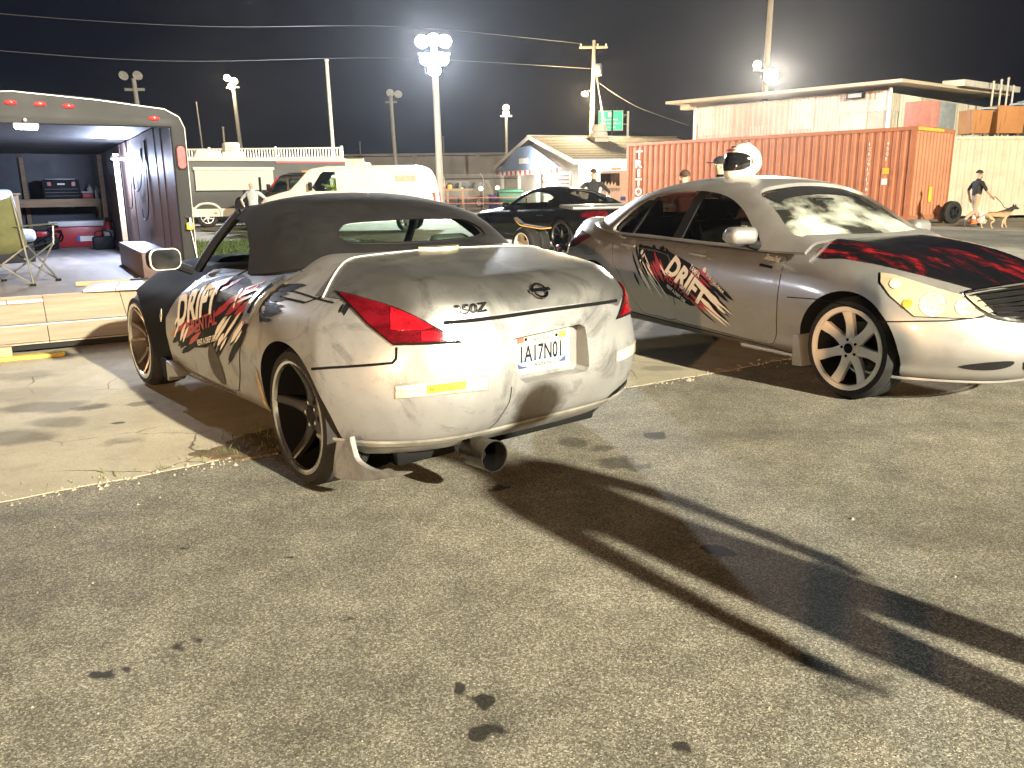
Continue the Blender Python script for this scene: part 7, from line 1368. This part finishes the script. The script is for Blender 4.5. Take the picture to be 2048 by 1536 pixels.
# ================================================================ people and dog
def skin_mesh(V, E, R, sub=2):
    me = bpy.data.meshes.new('skin'); me.from_pydata(V, E, []); o = bpy.data.objects.new('skin', me); COL.objects.link(o)
    m = o.modifiers.new('s', 'SKIN'); m.use_smooth_shade = True; sv_ = me.skin_vertices[0].data
    for i, r in enumerate(R): sv_[i].radius = r if isinstance(r, tuple) else (r, r); sv_[i].use_root = (i == 0)
    s = o.modifiers.new('u', 'SUBSURF'); s.levels = sub; s.render_levels = sub
    dg = bpy.context.evaluated_depsgraph_get(); r_ = bpy.data.meshes.new_from_object(o.evaluated_get(dg)); bpy.data.objects.remove(o); return r_
def person(label, loc, rz, H=1.75, shirt=(.02, .02, .022), legs=(.25, .20, .13), hair=(.02, .015, .01), skin=(.46, .28, .19), pose='stand', cap=None, bald=False, shorts=False, sleeves=.55, beard=False, vest=None):
    P = thing('person', label, 'person', loc, rz); k = H / 1.75
    J = {'pel': (0, 0, .95), 'wai': (0, 0, 1.10), 'che': (.01, 0, 1.28), 'nb': (0, 0, 1.44), 'nk': (.015, 0, 1.52), 'h1': (.03, 0, 1.595), 'h2': (.03, 0, 1.675), 'nose': (.125, 0, 1.61)}
    R = {'pel': (.155, .12), 'wai': (.145, .11), 'che': (.165, .12), 'nb': (.10, .08), 'nk': .055, 'h1': (.072, .085), 'h2': (.075, .088), 'nose': .014}
    leg = {'stand': [((.0, .02, .50), (-.02, .02, .09), (.16, .03, .04)), ((.0, -.02, .50), (-.02, -.02, .09), (.16, -.03, .04))], 'walk': [((.10, 0, .52), (.26, 0, .10), (.42, .02, .06)), ((-.10, 0, .50), (-.42, 0, .22), (-.36, -.02, .04))], 'sit': [((.42, .04, .93), (.48, .04, .50), (.62, .04, .46)), ((.42, -.04, .93), (.48, -.04, .50), (.62, -.04, .46))]}['stand' if pose in ('hips', 'phone') else pose]
    arm = {'stand': [((-.02, .05, 1.13), (.06, .06, .88)), ((-.02, -.05, 1.13), (.06, -.06, .88))], 'walk': [((-.10, .06, 1.15), (-.02, .05, .92)), ((.10, -.07, 1.14), (.30, -.06, .98))], 'phone': [((.10, -.02, 1.13), (.34, -.14, 1.27)), ((.10, .02, 1.13), (.34, .14, 1.27))], 'sit': [((.14, .06, 1.14), (.42, -.02, 1.20)), ((.12, -.05, 1.14), (.36, .02, 1.05))], 'hips': [((-.06, .20, 1.18), (.08, .06, 1.02)), ((-.06, -.20, 1.18), (.08, -.06, 1.02))]}
    arm = arm['hips'] if pose == 'hips' else arm[pose]
    E = [('pel', 'wai'), ('wai', 'che'), ('che', 'nb'), ('nb', 'nk'), ('nk', 'h1'), ('h1', 'h2'), ('h1', 'nose')]
    for s, (kn_, an, to) in zip((1, -1), leg):
        n = 'l' if s > 0 else 'r'; J['hip' + n] = (0, s * .095, .90); R['hip' + n] = .095
        J['kn' + n] = (kn_[0], s * .11 + kn_[1], kn_[2]); R['kn' + n] = .060; J['cf' + n] = tuple((a + b) / 2 for a, b in zip(J['kn' + n], (an[0], s * .11 + an[1], an[2] + .10))); R['cf' + n] = .056
        J['an' + n] = (an[0], s * .11 + an[1], an[2]); R['an' + n] = .040; J['to' + n] = (to[0], s * .12 + to[1], to[2]); R['to' + n] = (.045, .032)
        E += [('pel', 'hip' + n), ('hip' + n, 'kn' + n), ('kn' + n, 'cf' + n), ('cf' + n, 'an' + n), ('an' + n, 'to' + n)]
    for s, (el, wr_) in zip((1, -1), arm):
        n = 'l' if s > 0 else 'r'; J['sh' + n] = (0, s * .175, 1.40); R['sh' + n] = .068; J['el' + n] = (el[0], s * .22 + el[1] * 1, el[2]); R['el' + n] = .044; J['wr' + n] = (wr_[0], s * .22 + wr_[1], wr_[2]); R['wr' + n] = .030
        d = Vector(J['wr' + n]) - Vector(J['el' + n]); d.normalize(); pl_ = Vector(J['wr' + n]) + d * .07; J['pa' + n] = tuple(pl_); R['pa' + n] = (.036, .022); E += [('che', 'sh' + n), ('sh' + n, 'el' + n), ('el' + n, 'wr' + n), ('wr' + n, 'pa' + n)]
        side = d.cross(Vector((0, 1, 0))).normalized()
        for q, (o_, l_) in enumerate(((-.03, .06), (-.01, .075), (.01, .07), (.03, .055))):
            a = pl_ + side * o_ + d * .03; c = a + d * l_ * .5 - Vector((0, s * .010, 0)); e_ = a + d * l_ * .85 - Vector((0, s * .03, 0))
            J['f%d%s' % (q, n)] = tuple(a); J['g%d%s' % (q, n)] = tuple(c); J['e%d%s' % (q, n)] = tuple(e_); R['f%d%s' % (q, n)] = R['g%d%s' % (q, n)] = .0095; R['e%d%s' % (q, n)] = .008; E += [('pa' + n, 'f%d%s' % (q, n)), ('f%d%s' % (q, n), 'g%d%s' % (q, n)), ('g%d%s' % (q, n), 'e%d%s' % (q, n))]
        a = Vector(J['wr' + n]) + d * .03 - side * .045; J['t1' + n] = tuple(a); J['t2' + n] = tuple(a + d * .045 - side * .012); R['t1' + n] = R['t2' + n] = .011; E += [('wr' + n, 't1' + n), ('t1' + n, 't2' + n)]
    nm = ['pel'] + [x for x in J if x != 'pel']; ix = {n: i for i, n in enumerate(nm)}
    me = skin_mesh([tuple(c * k for c in J[n]) for n in nm], [(ix[a], ix[b]) for a, b in E], [tuple(q * k for q in R[n]) if isinstance(R[n], tuple) else R[n] * k for n in nm])
    key = label[:14]; ms = [mat('skin_' + key, skin, .55, var=.05), mat('shirt_' + key, shirt, .85, var=.15, scale=12), mat('legs_' + key, legs, .85, var=.2, scale=9), mat('shoe_' + key, (.03, .03, .03), .6)]
    me.materials.clear()
    for m in ms: me.materials.append(m)
    segs = [(ix[a], ix[b], a, b) for a, b in E]; pos = [Vector(J[n]) * k for n in nm]
    for f in me.polygons:
        c = f.center; best = None
        for a, b, na, nb_ in segs:
            ab = pos[b] - pos[a]; t_ = max(0, min(1, (c - pos[a]).dot(ab) / ab.length_squared)); dd = (c - pos[a] - ab * t_).length / (.6 * (max(R[na]) if isinstance(R[na], tuple) else R[na]) + .03)
            if best is None or dd < best[0]: best = (dd, na, nb_, t_)
        _, na, nb_, t_ = best; g = 0
        if na in ('pel',) and nb_ == 'wai': g = 1 if c.z > .97 * k or pose == 'sit' else 2
        elif na in ('wai', 'che') : g = 1
        elif na == 'nb': g = 1 if t_ < .3 else 0
        elif na.startswith('sh'): g = 1 if t_ < sleeves * 2 - .1 else 0
        elif na.startswith('el') and sleeves >= 1: g = 1
        elif nb_.startswith('hip') or na.startswith('hip'): g = 2
        elif na.startswith('kn') or na.startswith('cf'): g = 0 if shorts and (na.startswith('cf') or t_ > .15) else 2
        elif na.startswith('an'): g = 3
        if nb_.startswith('an') and t_ > .8: g = 3
        f.material_index = g
    me.polygons.foreach_set('use_smooth', [True] * len(me.polygons)); link('body', me, None, P)
    def blob(name, c, r, m, zmin=-9, squash=(1, 1, 1)):
        b = MB(); b.lathe([(r * sin(pi * i / 12), -r * cos(pi * i / 12)) for i in range(13) if -r * cos(pi * i / 12) >= zmin * r], Matrix.Translation(Vector(c) * k) @ Matrix.Diagonal((*squash, 1)), 20); return b.build(name, m, P, 60)
    hm = mat('hair_' + key, hair, .8, var=.3, scale=40)
    if not bald: blob('hair', (.012, 0, 1.665), .103 * k, hm, -.25, (1.08, .92, 1.0))
    if cap: blob('cap', (.02, 0, 1.675), .108 * k, mat('cap_' + key, cap, .8), -.05, (1.1, .95, .95)); box('cap_brim', bpy.data.materials['cap_' + key], P, .10 * k, .23 * k, -.07 * k, .07 * k, 1.672 * k, 1.684 * k, bevel=.004)
    if beard: blob('beard', (.055, 0, 1.545), .058 * k, hm, -1, (1, 1, 1.0))
    for s in (-1, 1): blob('ear', (.02, s * .082, 1.61), .022 * k, ms[0], -1, (.8, .5, 1.3)); blob('eye', (.098, s * .032, 1.635), .009 * k, M['gap'])
    box('mouth', mat('lip_' + key, tuple(c * .6 for c in skin), .6), P, .095 * k, .108 * k, -.022 * k, .022 * k, 1.558 * k, 1.565 * k)
    if vest: 
        b = MB(); b.lathe([(.185, 1.0), (.20, 1.15), (.205, 1.30), (.16, 1.42), (.10, 1.46)], Matrix.Diagonal((k * .80, k * 1.05, k, 1)), 24, cap=False); b.build('safety_vest', mat('vest_yellow', vest, .6, emit=vest, es=.15), P, 50)
    return P
person('man in black shirt and tan shorts walking a dog by the cream container', (14.35, 25.6, 0), radians(8), 1.74, (.012, .012, .013), (.34, .26, .17), (.012, .010, .008), (.42, .25, .16), 'walk', shorts=True, beard=True)
person('bald man in a pale shirt standing at the van bonnet', (-7.40, 24.0, 0), radians(-100), 1.66, (.55, .56, .55), (.2, .2, .24), (.4, .36, .3), (.58, .38, .28), 'hips', bald=True, sleeves=.6)
person('van driver in a yellow safety vest behind the open window', (-5.62, 27.50, .38), pi, 1.66, (.55, .60, .05), (.05, .05, .08), (.02, .015, .01), (.40, .20, .14), 'sit', cap=(.03, .02, .02), vest=(.62, .66, .03), sleeves=1.2)
person('man in a dark shirt seen from behind past the black coupe', (2.22, 22.2, 0), radians(80), 1.83, (.022, .022, .024), (.05, .05, .06), (.05, .03, .018), (.50, .31, .22), 'hips', sleeves=.6)
person('brown-haired person whose hair just shows over the sedan roof', (2.70, 12.9, 0), radians(100), 1.60, (.3, .1, .1), (.05, .06, .1), (.06, .035, .018), (.48, .30, .20))
person('person in a dark cap behind the white helmet', (3.38, 13.4, 0), radians(185), 1.80, (.05, .05, .06), (.05, .06, .1), (.03, .02, .01), (.52, .33, .23), cap=(.010, .012, .02))
# dog
DG = thing('dog', 'tan and black shepherd dog walking on a lead beside the man', 'dog', (14.92, 25.45, 0), radians(2)); DG.scale = (.84, .84, .9); V = [(0, 0, .46), (.22, 0, .47), (.40, 0, .50), (.52, 0, .60), (.62, 0, .68), (.72, 0, .68), (.84, 0, .645), (-.18, 0, .47), (-.30, 0, .46)]
R = [(.095, .10), (.115, .13), (.11, .12), (.085, .09), (.07, .075), (.062, .062), (.032, .03), (.09, .10), (.075, .08)]; E = [(0, 1), (1, 2), (2, 3), (3, 4), (4, 5), (5, 6), (0, 7), (7, 8)]
def leg_(root, pts, rs):
    p = root
    for q, r in zip(pts, rs): V.append(q); R.append(r); E.append((p, len(V) - 1)); p = len(V) - 1
for s, f in ((1, .10), (-1, -.10)):
    leg_(2, [(.38 + f * .5, s * .085, .36), (.34 + f * .9, s * .085, .20), (.36 + f * 1.3, s * .085, .06), (.42 + f * 1.3, s * .085, .025)], [.055, .036, .026, .028])
    leg_(8, [(-.26 - f * .3, s * .085, .36), (-.16 - f * .8, s * .085, .27), (-.32 - f * 1.2, s * .085, .16), (-.29 - f * 1.3, s * .085, .04), (-.23 - f * 1.3, s * .085, .022)], [.07, .05, .03, .025, .028])
leg_(8, [(-.42, 0, .46), (-.55, 0, .36), (-.64, 0, .26)], [.035, .035, .02])
me = skin_mesh(V, E, R); t = NT('dog_coat'); co = t.coord('Object'); s = t.n('SeparateXYZ'); t.l(co, s.inputs[0]); f = t.math('ADD', s.outputs[2], t.math('MULTIPLY', t.noise(co, 9, 5, .7), .16)); t.set(Base_Color=t.ramp(f, [(.50, (.42, .30, .17)), (.60, (.30, .19, .09)), (.66, (.03, .022, .016))]), Roughness=.9); me.materials.clear(); link('body', me, t.m, DG, 60)
for s in (-1, 1): MB().add([(.66, s * .03, .73), (.71, s * .065, .73), (.62, s * .06, .72), (.66, s * .065, .83)], [(0, 1, 3), (1, 2, 3), (2, 0, 3), (0, 2, 1)]).build('ear', M['black'], DG); MB().lathe([(0, -.008), (.008, 0), (0, .008)], Matrix.Translation((.775, s * .036, .70)), 8).build('eye', M['gap'], DG)
MB().lathe([(0, -.014), (.014, 0), (0, .014)], Matrix.Translation((.872, 0, .655)), 10).build('nose', M['gap'], DG, 60); MB().lathe([(.080, -.015), (.084, 0), (.080, .015)], Matrix.Translation((.57, 0, .635)) @ Matrix.Rotation(radians(50), 4, 'Y'), 20, cap=False).build('collar', M['black'], DG, 40)
ld = MB().tube(smooth_poly([(14.70, 25.25, .97), (14.95, 25.3, .78), (15.15, 25.4, .62), (15.36, 25.46, .60)], False), .010, 5).build('dog_lead', M['black']); tag(ld, 'thin dark dog lead from the man to the dog', 'lead')
# two people who stand outside the frame; the photograph shows their long shadows
bys = person('bystander right of the frame whose long shadow crosses the asphalt', (2.42, .90, 0), radians(160), 1.84, (.05, .05, .06), (.05, .06, .09), (.05, .03, .02), (.48, .30, .21), 'stand')
bys.scale = (1.22, 1.22, 1.0)
person('photographer standing behind the viewpoint with both hands raised', (-.12, -.62, 0), radians(88), 1.74, (.08, .08, .10), (.05, .06, .09), (.05, .03, .02), (.48, .30, .21), 'phone')
# ================================================================ humid night air
hz = MB().box(-270, 270, -130, 430, -1, 17).build('haze', None); hz['kind'] = 'stuff'; tag(hz, 'thin humid night air over the whole lot', 'haze')
t = bpy.data.materials.new('night_air'); t.use_nodes = True; nt = t.node_tree; nt.nodes.clear(); vo = nt.nodes.new('ShaderNodeVolumePrincipled'); vo.inputs['Color'].default_value = (.85, .88, .95, 1); vo.inputs['Density'].default_value = .00018; vo.inputs['Anisotropy'].default_value = .82
om = nt.nodes.new('ShaderNodeOutputMaterial'); nt.links.new(vo.outputs[0], om.inputs['Volume']); hz.data.materials.clear(); hz.data.materials.append(t)
